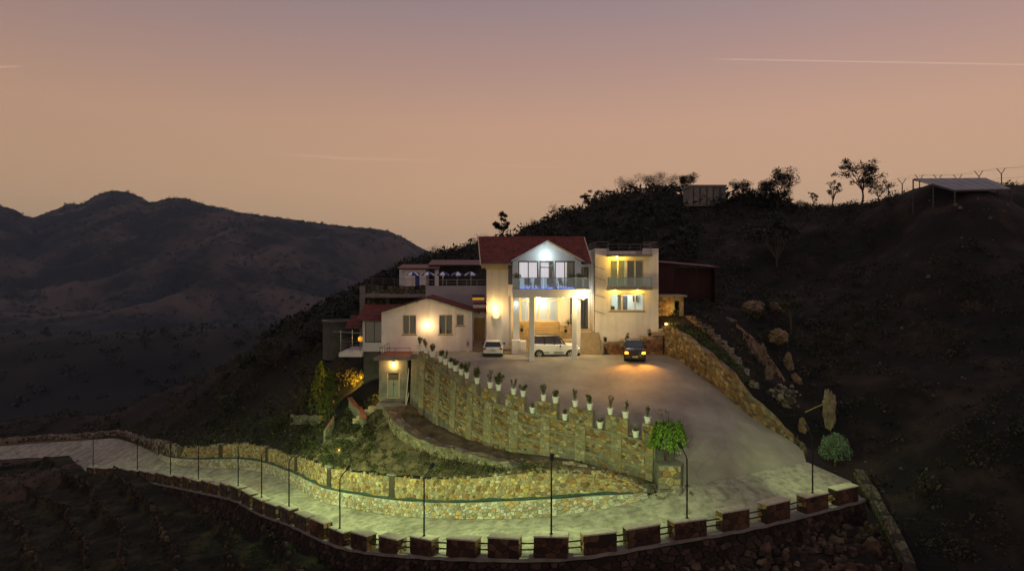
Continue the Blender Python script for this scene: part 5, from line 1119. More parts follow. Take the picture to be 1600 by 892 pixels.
m = MB(); m.lathe([(.04, -.06), (.10, -.05), (.09, .03), (.03, .05)], (-11.0, 63.33, -.52), 10); m.build('lamp', 'bulb_warm', PR); lamp('door_light', (-11.0, 63.12, -.72), 120, (1, .62, .18), PR, size=.05)
m = MB(); m.box(-12.4, -9.6, 62.3, 63.39, -4.6, -4.2); m.build('doorstep', 'concrete', PR)
m = MB(); m.tube([(-9.75, 62.6, -4.2), (-9.55, 63.2, -1.0)], .035, 6); m.tube([(-9.65, 62.3, -4.2), (-9.5, 62.9, -3.2)], .03, 6); m.build('leaning_pole', 'plaster', PR)

# ------------------------------------------------ terrace café on the shelf behind
TC = thing('terrace', (-9, 80, 5.5), 'raised terrace with a lilac parapet and rail behind the guest house', 'terrace')
sl_ = (-4.25, -2.98, 4.95, 5.50)
w_ = MB(); wall_holes(w_, -9.24, -2.60, 2.6, 6.48, 73.0, 73.25, [sl_]); w_.build('parapet', 'plaster_lilac', TC)
q = MB(); q.box(-4.3, -2.9, 73.5, 73.55, 4.9, 5.55); q.build('lit_recess', 'lit_warm', TC)
m = MB(); m.box(-15.9, -2.6, 73.252, 90, 5.2, 5.5); m.build('deck', 'concrete', TC)
railing(TC, [(-15.6, 75.9, 6.45), (-9.3, 75.9, 6.45)], .75, 1.3, 3, .022); railing(TC, [(-9.2, 73.12, 6.48), (-2.65, 73.12, 6.48)], .62, 1.1, 2, .022, 'steel')
rubble_wall('terrace_wall', 'mossy rubble wall under the left part of the terrace', [Vector((-16.2, 76, 2.2)), Vector((-12, 76, 2.2)), Vector((-9.3, 76, 2.2))], [4.2, 4.2], .3, [(.10, .10, .065), (.14, .13, .085), (.075, .075, .05), (.18, .16, .11)], (.25, .5), seed=63, mat='mortar_dark')
m = MB(); m.box(-16.9, -16.3, 75.7, 76.2, -1, 6.4); m.box(-16.3, -13.6, 75.8, 75.98, 5.3, 5.6); m.box(-14.0, -13.6, 75.7, 75.98, 2.2, 5.3); m.build('buttress', 'concrete', TC)
KC = thing('café_kiosk'.replace('é', 'e'), (-12.6, 84, 5.5), 'small white kiosk with a red roof at the back of the terrace', 'kiosk')
w_ = MB(); wall_holes(w_, -13.2, -10.55, 5.5, 8.32, 83.8, 84.0, [(-11.9, -11.35, 6.0, 7.9)]); w_.box(-13.2, -13.0, 84.002, 87, 5.5, 8.32); w_.box(-10.75, -10.55, 84.002, 87, 5.5, 8.32); w_.build('wall', 'plaster', KC)
w_ = MB(); w_.hexa([(-14.1, 85.4, 5.5), (-13.21, 83.8, 5.5), (-13.21, 84, 5.5), (-14.0, 85.6, 5.5), (-14.1, 85.4, 8.3), (-13.21, 83.8, 8.32), (-13.21, 84, 8.32), (-14.0, 85.6, 8.3)]); w_.build('splayed_wall', 'plaster_cool', KC)
q = MB(); q.box(-11.9, -11.35, 84.05, 84.1, 5.5, 7.9); q.build('door', 'blue_fabric', KC)
m = MB(); m.hexa([(-14.0, 83.3, 8.36), (-8.9, 83.3, 8.36), (-8.9, 87.5, 8.9), (-14.0, 87.5, 8.9), (-14.0, 83.3, 8.46), (-8.9, 83.3, 8.46), (-8.9, 87.5, 9.0), (-14.0, 87.5, 9.0)]); m.build('roof', 'red_sheet', KC)
m = MB(); m.box(-9.5, -9.05, 83.9, 84.3, 5.5, 8.34); m.build('pillar', 'plaster', KC)
CN = thing('terrace_canopy', (-7, 87, 5.5), 'long red sheet canopy over the back of the terrace', 'canopy')
m = MB(); m.hexa([(-10.5, 85, 8.80), (-3.4, 85, 8.80), (-3.4, 89.5, 9.5), (-10.5, 89.5, 9.5), (-10.5, 85, 8.90), (-3.4, 85, 8.90), (-3.4, 89.5, 9.6), (-10.5, 89.5, 9.6)]); m.build('roof', 'red_sheet', CN)
for x in (-10.3, -7, -3.6):
    m = MB(); m.tube([(x, 85.3, 5.5), (x, 85.3, 8.82)], .05, 8); m.build('post', 'dark_metal', CN)
m = MB(); m.box(-10.5, -3.4, 89.3, 89.45, 5.5, 9.4); m.build('back_wall', 'concrete_dark', CN)
for i, (x, y) in enumerate(((-11.35, 78), (-9.65, 78.5), (-8.0, 79), (-6.3, 79), (-4.75, 79))):
    t = thing('parasol', (x, y, 5.5), 'blue and white parasol on the terrace, %s from the kiosk end' % ORD[i], 'parasol', 'parasols on the terrace')
    m = MB(); m.tube([(x, y, 5.5), (x, y, 8.0)], .03, 8); m.build('pole', 'steel', t)
    m = MB(); m.lathe([(.25, 0), (.25, .06), (.05, .1)], (x, y, 5.5), 12); m.build('foot', 'concrete', t)
    for k_ in range(8):
        a0, a1 = math.pi/4*k_+.2*i, math.pi/4*(k_+1)+.2*i; r0 = .74; top = (x, y, 8.02); am = (a0+a1)/2
        p0, p1 = (x+r0*math.cos(a0), y+r0*math.sin(a0), 7.66), (x+r0*math.cos(a1), y+r0*math.sin(a1), 7.66); h0, h1_ = (x+.4*math.cos(a0), y+.4*math.sin(a0), 7.88), (x+.4*math.cos(a1), y+.4*math.sin(a1), 7.88)
        m = MB(); m.add([top, h0, h1_, p0, p1, (p0[0], p0[1], 7.55), (p1[0], p1[1], 7.55)], [(0, 1, 2), (1, 3, 4, 2), (3, 5, 6, 4)]); m.build('canopy_panel', 'white_fabric' if k_ % 2 else 'blue_fabric', t)
for i, (x, y) in enumerate(((-7.6, 74.6), (-6.1, 74.8), (-4.9, 74.6), (-8.6, 75.0))):
    t = thing('terrace_table', (x, y, 5.5), 'small pale table behind the terrace rail, %s from the villa' % ORD[[2, 1, 0, 3][i]], 'table', 'tables on the terrace')
    m = MB(); m.lathe([(.02, .72), (.42, .72), (.42, .76), (.02, .77)], (x, y, 5.5), 14); m.build('table_top', 'plaster', t)
    m = MB(); m.tube([(x, y, 5.5), (x, y, 6.23)], .04, 8); m.build('leg', 'steel', t)
    for sx in (-1, 1):
        cx = x+sx*.62; c = thing('terrace_chair', (cx, y, 5.5), 'pale chair on the %s side of the %s terrace table from the villa' % ('villa' if sx > 0 else 'valley', ORD[[2, 1, 0, 3][i]]), 'chair', 'chairs on the terrace')
        m = MB(); m.box(cx-.2, cx+.2, y-.2, y+.2, 5.92, 5.96); m.build('seat', 'plaster', c)
        m = MB(); m.box(cx+sx*.18, cx+sx*.22, y-.2, y+.2, 6.05, 6.42); m.build('backrest', 'plaster', c)
        for lx in (-.18, .18):
            for ly in (-.18, .18):
                m = MB(); m.tube([(cx+lx, y+ly, 5.5), (cx+lx, y+ly, 6.42 if lx*sx > 0 else 5.92)], .018, 5); m.build('leg', 'steel', c)
lamp('terrace_light', (-6.5, 77.0, 7.3), 10, (1, .7, .35), TC, size=.2)

# ------------------------------------------------ sheds, tanks and fence on the hill
RS = thing('red_shed', (19, 77, 5), 'dark red sheet-metal shed behind the side block', 'shed')
z0 = 4.6
m = MB(); m.hexa([(16.2, 76, z0), (18.0, 75.6, z0), (18.0, 79, z0), (16.2, 79, z0), (16.2, 76, 9.0), (18.0, 75.6, 8.85), (18.0, 79, 8.85), (16.2, 79, 9.0)]); m.build('end_bay', 'shed_red', RS)
m = MB(); m.box(18.002, 22.6, 77.0, 77.1, z0, 8.4); m.box(22.5, 22.6, 75.7, 77, z0, 8.4)
for i in range(15): m.box(18.05+i*.3, 18.13+i*.3, 76.97, 76.998, z0, 8.3)
m.build('back_sheet', 'shed_red', RS)
m = MB(); m.hexa([(14.6, 75.2, 9.12), (22.9, 75.2, 8.40), (22.9, 79.4, 8.7), (14.6, 79.4, 9.4), (14.6, 75.2, 9.20), (22.9, 75.2, 8.48), (22.9, 79.4, 8.8), (14.6, 79.4, 9.5)]); m.build('roof', 'red_sheet', RS)
for x in (18.1, 20.4, 22.5): m = MB(); m.tube([(x, 75.4, z0), (x, 75.4, 8.6)], .05, 6); m.build('post', 'dark_metal', RS)
SH = thing('stone_hut', (16.1, 70, 3), 'small stone hut glowing amber beside the side block', 'hut')
hz0, hz1 = 2.7, 5.42
w_ = MB(); wall_holes(w_, 14.75, 17.35, hz0, hz1, 69, 69.3, [(16.45, 16.95, hz0+.55, 5.0)]); w_.box(14.75, 15.05, 69.302, 72, hz0, hz1); w_.box(17.05, 17.35, 69.302, 72, hz0, hz1); w_.box(15.05, 17.05, 71.7, 72, hz0, hz1); w_.build('wall', 'mortar', SH)
f_ = MB(); r5 = random.Random(5)
for s in pack(14.76, 17.34, hz0, hz1, .16, .36, r5, (.8, 1.8)):
    if not (s[1] > 16.42 and s[0] < 16.98 and s[3] > hz0+.5 and s[2] < 5.03): stone(f_, lambda a, v, n: Vector((a, 69-n, v)), *s, r5.uniform(.02, .06), r5, tone(r5, OCHRE), rings=2)
tag(f_.build('stone_facing', 'stone', SH), kind='stuff')
m = MB(); m.box(14.5, 17.6, 68.6, 72.2, hz1, hz1+.18); m.build('roof', 'concrete', SH)
lamp('hut_light', (16.0, 68.2, 4.2), 55, (1, .55, .10), SH, size=.1)
GL = thing('garden_globe', (15.1, 66.9, 2.7), 'glowing globe lamp on the paving beside the stone hut', 'lamp')
m = MB(); m.lathe([(.10, 0), (.10, .06), (.05, .08)], (15.1, 66.9, 2.6), 12); m.build('foot', 'concrete', GL); m = MB(); m.lathe([(.05, .08), (.13, .13), (.16, .22), (.13, .31), (.05, .36)], (15.1, 66.9, 2.6), 16); m.build('globe', 'bulb_globe', GL)
lamp('globe_light', (15.1, 66.4, 3.0), 40, (1, .6, .12), GL, size=.2)
gr = lambda x, y: float(right_z(np.array([x]), np.array([y]))[0])
WT = P(1106, 302, 120); wz = gr(WT.x, 120)
WK = thing('concrete_tank', (WT.x, 120, wz), 'square weathered concrete water tank on the hilltop', 'tank')
m = MB(); x0, x1, zt = PX(1079, 118), PX(1134, 118), PZ(289, 118); m.box(x0, x1, 118, 123, PZ(322, 118), zt-.35); m.build('tank_body', 'concrete', WK)
m = MB(); m.box(x0-.15, x1+.15, 117.85, 123.15, zt-.35, zt); m.build('rim', 'concrete', WK)
m = MB()
for i in range(5): m.box(x0+.4+i*1.15, x0+.62+i*1.15, 117.9, 118-.002, PZ(320, 118), zt-.36)
m.build('rib', 'concrete_dark', WK)
SO = thing('solar_shed', P(1500, 330, 84), 'open shed with a tilted grey panel roof on the right-hand hilltop', 'shed')
cor = [P(1492, 298, 80), P(1580, 296, 83), P(1541, 279, 90), P(1427, 280, 86)]
up = Vector((0, 0, .10))
for i in range(6):
    for j in range(2):
        f0, f1, g0, g1 = i/6+.006, (i+1)/6-.006, j/2+.008, (j+1)/2-.008
        pt = lambda f, g: cor[0].lerp(cor[1], f).lerp(cor[3].lerp(cor[2], f), g)
        a = [pt(f0, g0), pt(f1, g0), pt(f1, g1), pt(f0, g1)]; m = MB(); m.hexa(a+[p+up for p in a]); m.build('roof_panel', 'solar', SO)
for c in cor+[(cor[0]+cor[3])/2, (cor[1]+cor[2])/2]:
    g = gr(c.x, c.y); m = MB(); m.tube([(c.x, c.y, g-1), (c.x, c.y, c.z)], .08, 6); m.build('post', 'concrete_dark', SO)
for a, b in ((0, 1), (3, 2), (0, 3), (1, 2)):
    m = MB(); m.tube([cor[a]-up*.8, cor[b]-up*.8], .06, 6); m.build('beam', 'concrete_dark', SO)
FN = thing('hill_fence', P(1500, 290, 97), 'wire fence with forked posts along the right-hand skyline', 'fence')
fpx = [(1388, 308, 285, 100), (1410, 304, 279, 99.5), (1437, 300, 273, 99), (1466, 298, 273, 98.5), (1497, 297, 273, 98), (1530, 295, 267, 97.5), (1565, 291, 263, 97), (1615, 289, 258, 96.5), (1670, 288, 255, 96)]
tops = []
for px, yb, yt, D in fpx:
    b = P(px, yb+14, D); t = P(px, yt, D); sp = t.z-b.z; k_ = P(px, yt+9, D); m = MB(); m.tube([b, k_], .07, 6); m.tube([k_, k_+Vector((-.6, .1, t.z-k_.z))], .05, 5); m.tube([k_, k_+Vector((.6, .1, t.z-k_.z))], .05, 5); m.build('post', 'concrete_dark', FN); tops.append((k_+Vector((-.7, .1, t.z-k_.z)), k_+Vector((.7, .1, t.z-k_.z)), k_-Vector((0, 0, .6)), k_-Vector((0, 0, 1.3))))
for a, b in zip(tops, tops[1:]):
    for i in range(4): m = MB(); m.tube([a[i], (a[i]+b[i])/2-Vector((0, 0, .12)), b[i]], .010, 4); m.build('wire', 'dark_metal', FN)
RT = thing('round_tank', (-21.4, 82, -2), 'round open concrete water tank left of the guest house', 'tank')
cx, cy = -21.2, 83; m = MB(); m.lathe([(1.75, -2.5), (1.75, 1.8), (1.85, 1.82), (1.85, 2.05), (1.45, 2.05), (1.45, -.2), (.02, -.2)], (cx, cy, 0), 36); m.build('tank_wall', 'concrete_dark', RT)
m = MB(); m.lathe([(1.5, 2.06), (1.9, 2.06), (1.9, 2.16), (1.5, 2.16), (1.5, 2.06)], (cx, cy, 0), 36); m.build('rim', 'concrete', RT)

# ================================================================== cars
MT['car_pane'] = glass('car_pane', (.30, .33, .32), refl=.6)
def car(name, label, loc, rz, L=4.5, Wd=1.84, H=1.72, paint='car_white', roof='car_white', lights=False, boxy=False, zs=1.0):
    C = thing(name, loc, label, 'car', None, rz); hw = Wd/2
    # side stations: y (front is -y), bottom, top of body, half width at belt
    f = -L/2; st = [(f, .42, .62, .62), (f+.06, .30, .82, .80), (f+.22, .24, .96, .93), (f+.75, .22, 1.03, .98), (f+1.25, .22, 1.07, 1.0), (f+2.2, .22, 1.08, 1.0), (f+3.3, .22, 1.09, 1.0), (L/2-.35, .24, 1.09, .98), (L/2-.08, .30, 1.04, .93), (L/2, .42, .92, .84)]
    m = MB(); rings = []
    for y, zb, zt, k_ in st:
        zt *= zs
        if boxy and y < f+1.2: zt += .04
        w0 = hw*k_; ring = [(-w0*.86, zb), (-w0*.97, zb+.10), (-w0, (zb+zt)/2), (-w0*.975, zt-.07), (-w0*.90, zt), (0, zt+.03), (w0*.90, zt), (w0*.975, zt-.07), (w0, (zb+zt)/2), (w0*.97, zb+.10), (w0*.86, zb)]
        rings.append([(x, y, z) for x, z in ring])
    n = len(rings[0]); vs = [p for r in rings for p in r]; fs = []
    for i in range(len(rings)-1):
        for k_ in range(n): fs.append((i*n+k_, (i+1)*n+k_, (i+1)*n+(k_+1) % n, i*n+(k_+1) % n))
    fs += [tuple(range(n)), tuple(range(len(vs)-1, len(vs)-n-1, -1))]; m.add(vs, fs); m.build('body', paint, C, local=True, smooth=False)
    # cabin
    ya, yb, yc, yd = (f+1.18, f+1.92, L/2-.42, L/2-.10) if not boxy else (f+1.32, f+1.86, L/2-.22, L/2-.06); zb = 1.07*zs; zr = H-.05; wb, wr = hw*.93, hw*.76
    cab = [[(-wb, ya, zb), (wb, ya, zb)], [(-wr, yb, zr-.05), (wr, yb, zr-.05)], [(-wr*1.0, yb+.35, zr), (wr, yb+.35, zr)], [(-wr, yc-.2, zr), (wr, yc-.2, zr)], [(-wr*.98, yc, zr-.04), (wr*.98, yc, zr-.04)], [(-wb*.97, yd, zb), (wb*.97, yd, zb)]]
    m = MB(); vs = [p for r in cab[1:5] for p in r]; lo_ = [(x*.97, y, z-.06) for x, y, z in vs]; n4 = len(vs)
    fs = [(2*i, 2*i+1, 2*i+3, 2*i+2) for i in range(3)]+[(2*i+n4, 2*i+2+n4, 2*i+3+n4, 2*i+1+n4) for i in range(3)]+[(2*i, 2*i+2, 2*i+2+n4, 2*i+n4) for i in range(3)]+[(2*i+1, 2*i+1+n4, 2*i+3+n4, 2*i+3) for i in range(3)]+[(0, n4, n4+1, 1), (6, 7, 7+n4, 6+n4)]
    m.add(vs+lo_, fs); m.build('roof', roof, C, local=True)
    for s, ix in ((-1, 0), (1, 1)):
        for (p0, p1, w0) in ((cab[0][ix], cab[1][ix], .05), ((s*wb*.99, yb+.49, zb), (s*wr, yb+.49, zr-.03), .05), ((s*wb*.99, yb+1.39, zb), (s*wr, yb+1.39, zr-.03), .05), (cab[5][ix], cab[4][ix], .08)):
            p0, p1 = Vector(p0), Vector(p1); dx, dy = Vector((.03, 0, 0)), Vector((0, w0, 0)); mm = MB(); mm.hexa([p0-dx-dy, p0+dx-dy, p0+dx+dy, p0-dx+dy, p1-dx-dy, p1+dx-dy, p1+dx+dy, p1-dx+dy]); mm.build('pillar', 'car_trim' if roof != 'car_white' else paint, C, local=True)
    for y0 in (yb+.35, yb+1.25):
        for x0 in (-hw*.45, hw*.45): mm = MB(); mm.bbox(x0-.24, x0+.24, y0, y0+.14, .9, zr-.18, .04); mm.build('seat', 'car_trim', C, local=True)
    def lerp3(a, b, t): return tuple(a[i]+(b[i]-a[i])*t for i in range(3))
    def quad_panel(name_, q, mat, off, inset=0.0):
        c = Vector([sum(p[i] for p in q)/4 for i in range(3)]); nn = (Vector(q[1])-Vector(q[0])).cross(Vector(q[3])-Vector(q[0])).normalized()
        ref = Vector((c.x, c.y*.3, c.z-1.2)); 
        if nn.dot(c-Vector((0, c.y*.2, .9))) < 0: nn = -nn
        v = [Vector(p)+(c-Vector(p))*inset+nn*off for p in q]; mm = MB(); mm.hexa([p-nn*.02 for p in v]+v); return mm.build(name_, mat, C, local=True)
    quad_panel('windscreen', [cab[0][0], cab[0][1], cab[1][1], cab[1][0]], 'car_pane', .012, .06)
    quad_panel('rear_window', [cab[5][0], cab[5][1], cab[4][1], cab[4][0]], 'car_glass', .012, .10)
    for s, ix in ((-1, 0), (1, 1)):
        def sidept(y, t):      # point on the side of the cabin
            zt = np.interp(y, [ya, yb, yb+.35, yc-.2, yc, yd], [zb, zr-.05, zr, zr, zr-.04, zb]); z = zb+(zt-zb)*t
            wv = wb+(wr-wb)*((z-zb)/(zr-zb)); return (s*wv, y, z)
        cuts = [(ya+.28, yb+.45), (yb+.53, yb+1.35), (yb+1.43, yc-.02)]
        for (y0, y1) in cuts:
            q = [sidept(y0, .12), sidept(y1, .12), sidept(min(y1, yc-.05), .88), sidept(max(y0, yb-.02), .88)]; quad_panel('side_window', q, 'car_pane', .012)
        mm = MB(); mm.bbox(s*hw*.98-(.0 if s > 0 else .20), s*hw*.98+(.20 if s > 0 else 0), ya+.42, ya+.52, 1.06, 1.22, .02); mm.build('mirror', 'car_trim', C, local=True)
        mm = MB(); mm.tube([(s*wr*.92, yb+.2, zr+.03), (s*wr*.92, yb+.4, zr+.07), (s*wr*.92, yc-.4, zr+.07), (s*wr*.92, yc-.2, zr+.03)], .022, 6); mm.build('roof_rail', 'car_trim' if paint != 'car_white' or roof != 'car_white' else 'steel', C, local=True)
        mm = MB(); mm.box(s*hw*1.0-.02, s*hw*1.0+.02, f+.95, L/2-.95, .24, .36); mm.build('sill', 'car_trim', C, local=True)
        for y0 in (f+1.95, f+2.95):
            mm = MB(); mm.box(s*hw-.01, s*hw+.025, y0, y0+.18, .93, .965); mm.build('door_handle', paint, C, local=True)
        for y0 in (f+.85, L/2-.88):
            rw_ = .36; mm = MB(); pts = [(s*(hw+.006), y0+math.cos(a)*(rw_+.09), .36+math.sin(a)*(rw_+.09)) for a in np.linspace(0, math.pi, 13)]+[(s*(hw+.006), y0-rw_-.09, .25), (s*(hw+.006), y0+rw_+.09, .25)]
            mm.add(pts, [tuple(range(len(pts)))]); mm.build('wheel_arch', 'car_trim', C, local=True)
            c = (s*(hw-.20), y0, rw_); wl = MB(); wl.lathe([(.20, 0), (rw_-.02, 0), (rw_, s*.03), (rw_, s*.20), (rw_-.03, s*.225), (.24, s*.225)], c, 22, axis='x'); wo = wl.build('wheel', 'tyre', C, local=True)
            rm = MB(); rm.lathe([(.05, s*.20), (.245, s*.20), (.245, s*.228), (.225, s*.232), (.225, s*.21), (.05, s*.21)], c, 22, axis='x')
            for k_ in range(5):
                a = 2*math.pi*k_/5+.3; d = Vector((0, math.cos(a), math.sin(a))); e = Vector((0, -math.sin(a), math.cos(a))); p = Vector((c[0]+s*.235, c[1], c[2])); rm.hexa([p+d*.03-e*.035, p+d*.23-e*.05, p+d*.23+e*.05, p+d*.03+e*.035]+[q+Vector((s*.012, 0, 0)) for q in (p+d*.03-e*.035, p+d*.23-e*.05, p+d*.23+e*.05, p+d*.03+e*.035)])
            rm.build('rim', 'rim', wo, local=True)
        mm = MB(); x0 = s*hw*.64; mm.bbox(min(x0, x0+s*.30), max(x0, x0+s*.30), f-.03, f+.16, .72, .93, .02); mm.build('headlight', 'headlight' if lights else 'steel', C, local=True)
        mm = MB(); x0 = s*hw*.66; mm.bbox(min(x0, x0+s*.27), max(x0, x0+s*.27), L/2-.14, L/2+.015, .84, 1.0, .02); mm.build('tail_light', 'tail_red', C, local=True)
        if lights:
            lo = lamp('headlight_beam', (0, 0, 0), 520, (1, .38, .05), None, 'SPOT', .05, None, 140, .9); lo.parent = C; lo.location = (s*hw*.74, f-.08, .8); lo.rotation_euler = (R(68), 0, R(180)+s*R(18))
    if lights:
        for s in (-1, 1): lo = lamp('headlight_fill', (0, 0, 0), 14, (1, .38, .05), None, 'POINT', .02); lo.parent = C; lo.location = (s*hw*.74, f-.22, .86)  # added point lamps just ahead of the car, tinting its front orange
    mm = MB(); mm.bbox(-hw*.92, hw*.92, f-.03, f+.25, .26, .50, .04); mm.build('front_bumper', 'car_trim', C, local=True)
    mm = MB(); mm.bbox(-hw*.94, hw*.94, L/2-.25, L/2+.05, .26, .52, .04); mm.build('rear_bumper', 'car_trim', C, local=True)
    mm = MB(); mm.box(-.42, .42, f-.015, f+.1, .62, .84)
    mm.build('grille', 'car_trim', C, local=True)
    mm = MB(); mm.box(-.24, .24, L/2+.02, L/2+.035, .70, .84); mm.box(-.24, .24, f-.05, f-.032, .42, .54); mm.build('number_plate', 'plate', C, local=True)
    mm = MB(); mm.lathe([(.06, 0), (.05, .02)], (0, L/2+.004, .98), 10, axis='y'); mm.build('badge', 'steel', C, local=True)
    return C
car('white_hatchback', 'white hatchback seen from behind, parked beside the porch', (PX(771, 64), 64.1, .01), R(180), 4.4, 1.82, 1.62, roof='car_white')
car('white_suv', 'boxy white off-roader with dark roof parked sideways under the porch', (PX(866, 63.2), 63.3, .01), R(90), 4.6, 1.9, 2.06, roof='car_trim', boxy=True, zs=1.18)
car('black_car', 'black car facing out with both amber headlights lit', (PX(991, 61.4), 61.6, .01), R(-7), 4.3, 1.84, 1.84, paint='car_black', roof='car_black', lights=True, boxy=True, zs=1.10)
# lettering strip on the off-roader's door
dec = MB(); r6 = random.Random(2)
sx, sy = PX(866, 63.2), 63.3-.94-.018
for (a, n_) in ((-.95, 4), (-.10, 8)):
    for i in range(n_): dec.box(sx+a+i*.115, sx+a+i*.115+.085, sy, sy+.004, .50, .60)
suv = bpy.data.objects['white_suv']; do_ = dec.build('door_lettering', 'car_trim'); do_.parent = suv; do_.matrix_parent_inverse = (Matrix.Translation(suv.location) @ Matrix.Rotation(R(90), 4, 'Z')).inverted()

# ================================================================== plants
PLG = [(.11, .15, .035), (.08, .125, .03), (.14, .17, .045), (.15, .14, .045), (.06, .085, .025)]
def potted(i, px, py, D, h, dens, label, low_=False, r=.24):
    b = P(px, py, D); t = thing('potted_shrub', b, label, 'potted plant', 'white pots along the forecourt wall')
    m = MB(); m.lathe([(r*.70, 0), (r*.95, .42), (r*1.06, .42), (r*1.06, .50), (r*.92, .50), (r*.90, .43), (.01, .43)], b, 16); m.build('pot', 'pot', t)
    m = MB(); m.lathe([(.01, .435), (r*.9, .435), (r*.9, .445), (.01, .45)], b, 12); m.build('soil', 'soil', t)
    rr = random.Random(100+i); st = MB(); lf = MB()
    for k_ in range(max(2, int(3+dens*3))):
        a = rr.uniform(0, 6.28); q = rr.uniform(.1, .34)*(.6+dens*.5); tip = b+Vector((math.cos(a)*q, math.sin(a)*q, .44+h*rr.uniform(.6, 1))); st.tube([b+Vector((0, 0, .42)), (b+tip)/2+Vector((rr.uniform(-.05, .05), 0, .25)), tip], [.016, .012, .006], 5)
        for f in (.45, .7, .9, 1.0): lf.leaves((b+Vector((0, 0, .42))).lerp(tip, f), .10+.13*dens, int(8+26*dens), .13+.04*dens, rr, PLG, flat=.8, shell=.2)
    st.build('stem', 'bark', t); lf.build('foliage', 'leaf', t)
POTS = [(652, 545, .75, .35), (662, 552, .8, .45), (672, 559, .75, .5), (685, 566, .55, .6), (692, 571, .8, .3), (700, 576, .45, .35), (708, 581, .6, .5), (717, 587, .5, .35), (726, 592, .85, .7), (742, 600.5, .85, .9), (763, 608, 1.0, .25), (776, 612, .95, .95), (800, 618, .8, .3), (815, 621.5, .45, .5), (847, 628, .9, .35), (866, 631, .55, .5), (897, 637, .9, .3), (920, 641.5, .7, .5), (952, 649, .95, .25), (976, 654.5, .8, .3), (1011, 662.5, .7, .25)]
for i, (px, py, h, dn) in enumerate(POTS):
    u = wall_c.u_px(px); p = wall_c.at(u)-wall_c.nrm(u)*.24; z = wall_c.at(u).z+.005
    pxx = p.x/p.y*F+800; pyy = 430-(z-CZ)/p.y*F
    potted(i, pxx, pyy, p.y, h, dn, r=random.Random(i).uniform(.20, .27), label='white potted shrub on top of the notched wall, %s from the guest house' % ORD[i])
for i, px in enumerate((830, 881, 936, 992)):
    u = wall_c.u_px(px); p = wall_c.at(u)-wall_c.nrm(u)*.24; z = gz(u)+.02
    potted(40+i, p.x/p.y*F+800, 430-(z-CZ)/p.y*F, p.y, .3, .15, 'white pot set down in a notch of the wall, %s notch from the left' % ORD[i], r=.25)
def small_pot(i, loc, label, h=.4, col='dark_metal', dens=.5):
    b = Vector(loc); t = thing('small_plant_pot', b, label, 'potted plant'); m = MB(); m.lathe([(.12, 0), (.17, .28), (.19, .28), (.19, .32), (.01, .30)], b, 12); m.build('pot', col, t)
    lf = MB(); rr = random.Random(i); lf.leaves(b+Vector((0, 0, .3+h*.5)), (.2, .2, h*.5), int(60*dens+20), .16, rr, PLG, flat=1.5, shell=.2); lf.build('foliage', 'leaf', t)
small_pot(1, (8.95, 65.6, 1.22), 'small dark pot on the shelf nearest the stairs', .15)
small_pot(2, (11.1, 65.6, 1.45), 'small dark pot in the middle of the paved shelf', .4)
small_pot(3, (13.2, 65.6, 1.75), 'small dark pot at the upper end of the paved shelf', .45)
small_pot(4, (1.0, 68.6, 1.95), 'small dark pot on the landing behind the white column', .4)
small_pot(5, (5.3, 67.2, 1.96), 'small brown pot on the landing edge near the agave', .4)
small_pot(6, (-1.2, 65.9, .52), 'leafy pot on the steps below the globe lamp', .7, dens=1)
small_pot(7, (-4.35, 67.3, .02), 'pale sapling in a white box beside the plank door', 1.0, 'pot', .4)
# agave on the stair planter
b = Vector((5.7, 69.2, 2.55)); t = thing('agave', b, 'spiky agave in the planter beside the entrance steps', 'plant'); m = MB(); rr = random.Random(9)
for k_ in range(16):
    a = k_*2.4; tilt = .25+.06*k_; d = Vector((math.cos(a)*math.sin(tilt), math.sin(a)*math.sin(tilt), math.cos(tilt))); s = d.cross(Vector((0, 0, 1))).normalized()*.05; L = .75; m.add([b-s, b+s, b+d*L*.6+s*.9, b+d*L*.6-s*.9, b+d*L], [(0, 1, 2, 3), (3, 2, 4)], rr.choice(PLG))
m.build('leaves', 'leaf', t)
for (x, lab) in ((.45, 'round green bush in a tall white planter at the left end of the balcony'), (6.05, 'round green bush in a tall white planter at the right end of the balcony')):
    b = Vector((x, 61.3, 6.34)); t = thing('balcony_planter', b, lab, 'potted plant'); m = MB(); m.bbox(x-.26, x+.26, 61.05, 61.55, 6.345, 7.25, .03); m.build('planter', 'pot', t)
    m = MB(); m.leaves((x, 61.3, 7.5), (.42, .38, .32), 420, .13, random.Random(int(x*9)), [(.09, .16, .02), (.07, .13, .02), (.12, .20, .03)], flat=1, shell=.4); m.build('foliage', 'leaf', t)
def lounge(x, y, rz, label, mat):
    t = thing('balcony_chair', (x, y, 6.345), label, 'chair', None, rz)
    m = MB(); m.bbox(-.3, .3, -.3, .3, .34, .46, .03); m.build('seat', mat, t, local=True); m = MB(); m.hexa([(-.3, .22, .46), (.3, .22, .46), (.3, .32, .46), (-.3, .32, .46), (-.28, .36, .98), (.28, .36, .98), (.28, .44, .98), (-.28, .44, .98)]); m.build('backrest', mat, t, local=True)
    for lx in (-.26, .26):
        m = MB(); m.box(lx-.03, lx+.03, -.28, .28, .58, .63); m.build('armrest', 'frame_dark', t, local=True)
        for ly in (-.25, .25): m = MB(); m.tube([(lx, ly, 0), (lx, ly, .6)], .025, 6); m.build('leg', 'frame_dark', t, local=True)
lounge(1.5, 63.4, R(10), 'blue cushioned chair at the left of the balcony', 'blue_fabric'); lounge(2.35, 63.6, R(-8), 'blue cushioned chair in the middle left of the balcony', 'blue_fabric'); lounge(3.6, 63.5, R(12), 'blue cushioned chair in front of the balcony door', 'blue_fabric'); lounge(4.75, 63.0, R(60), 'dark chair turned sideways on the balcony', 'frame_dark')
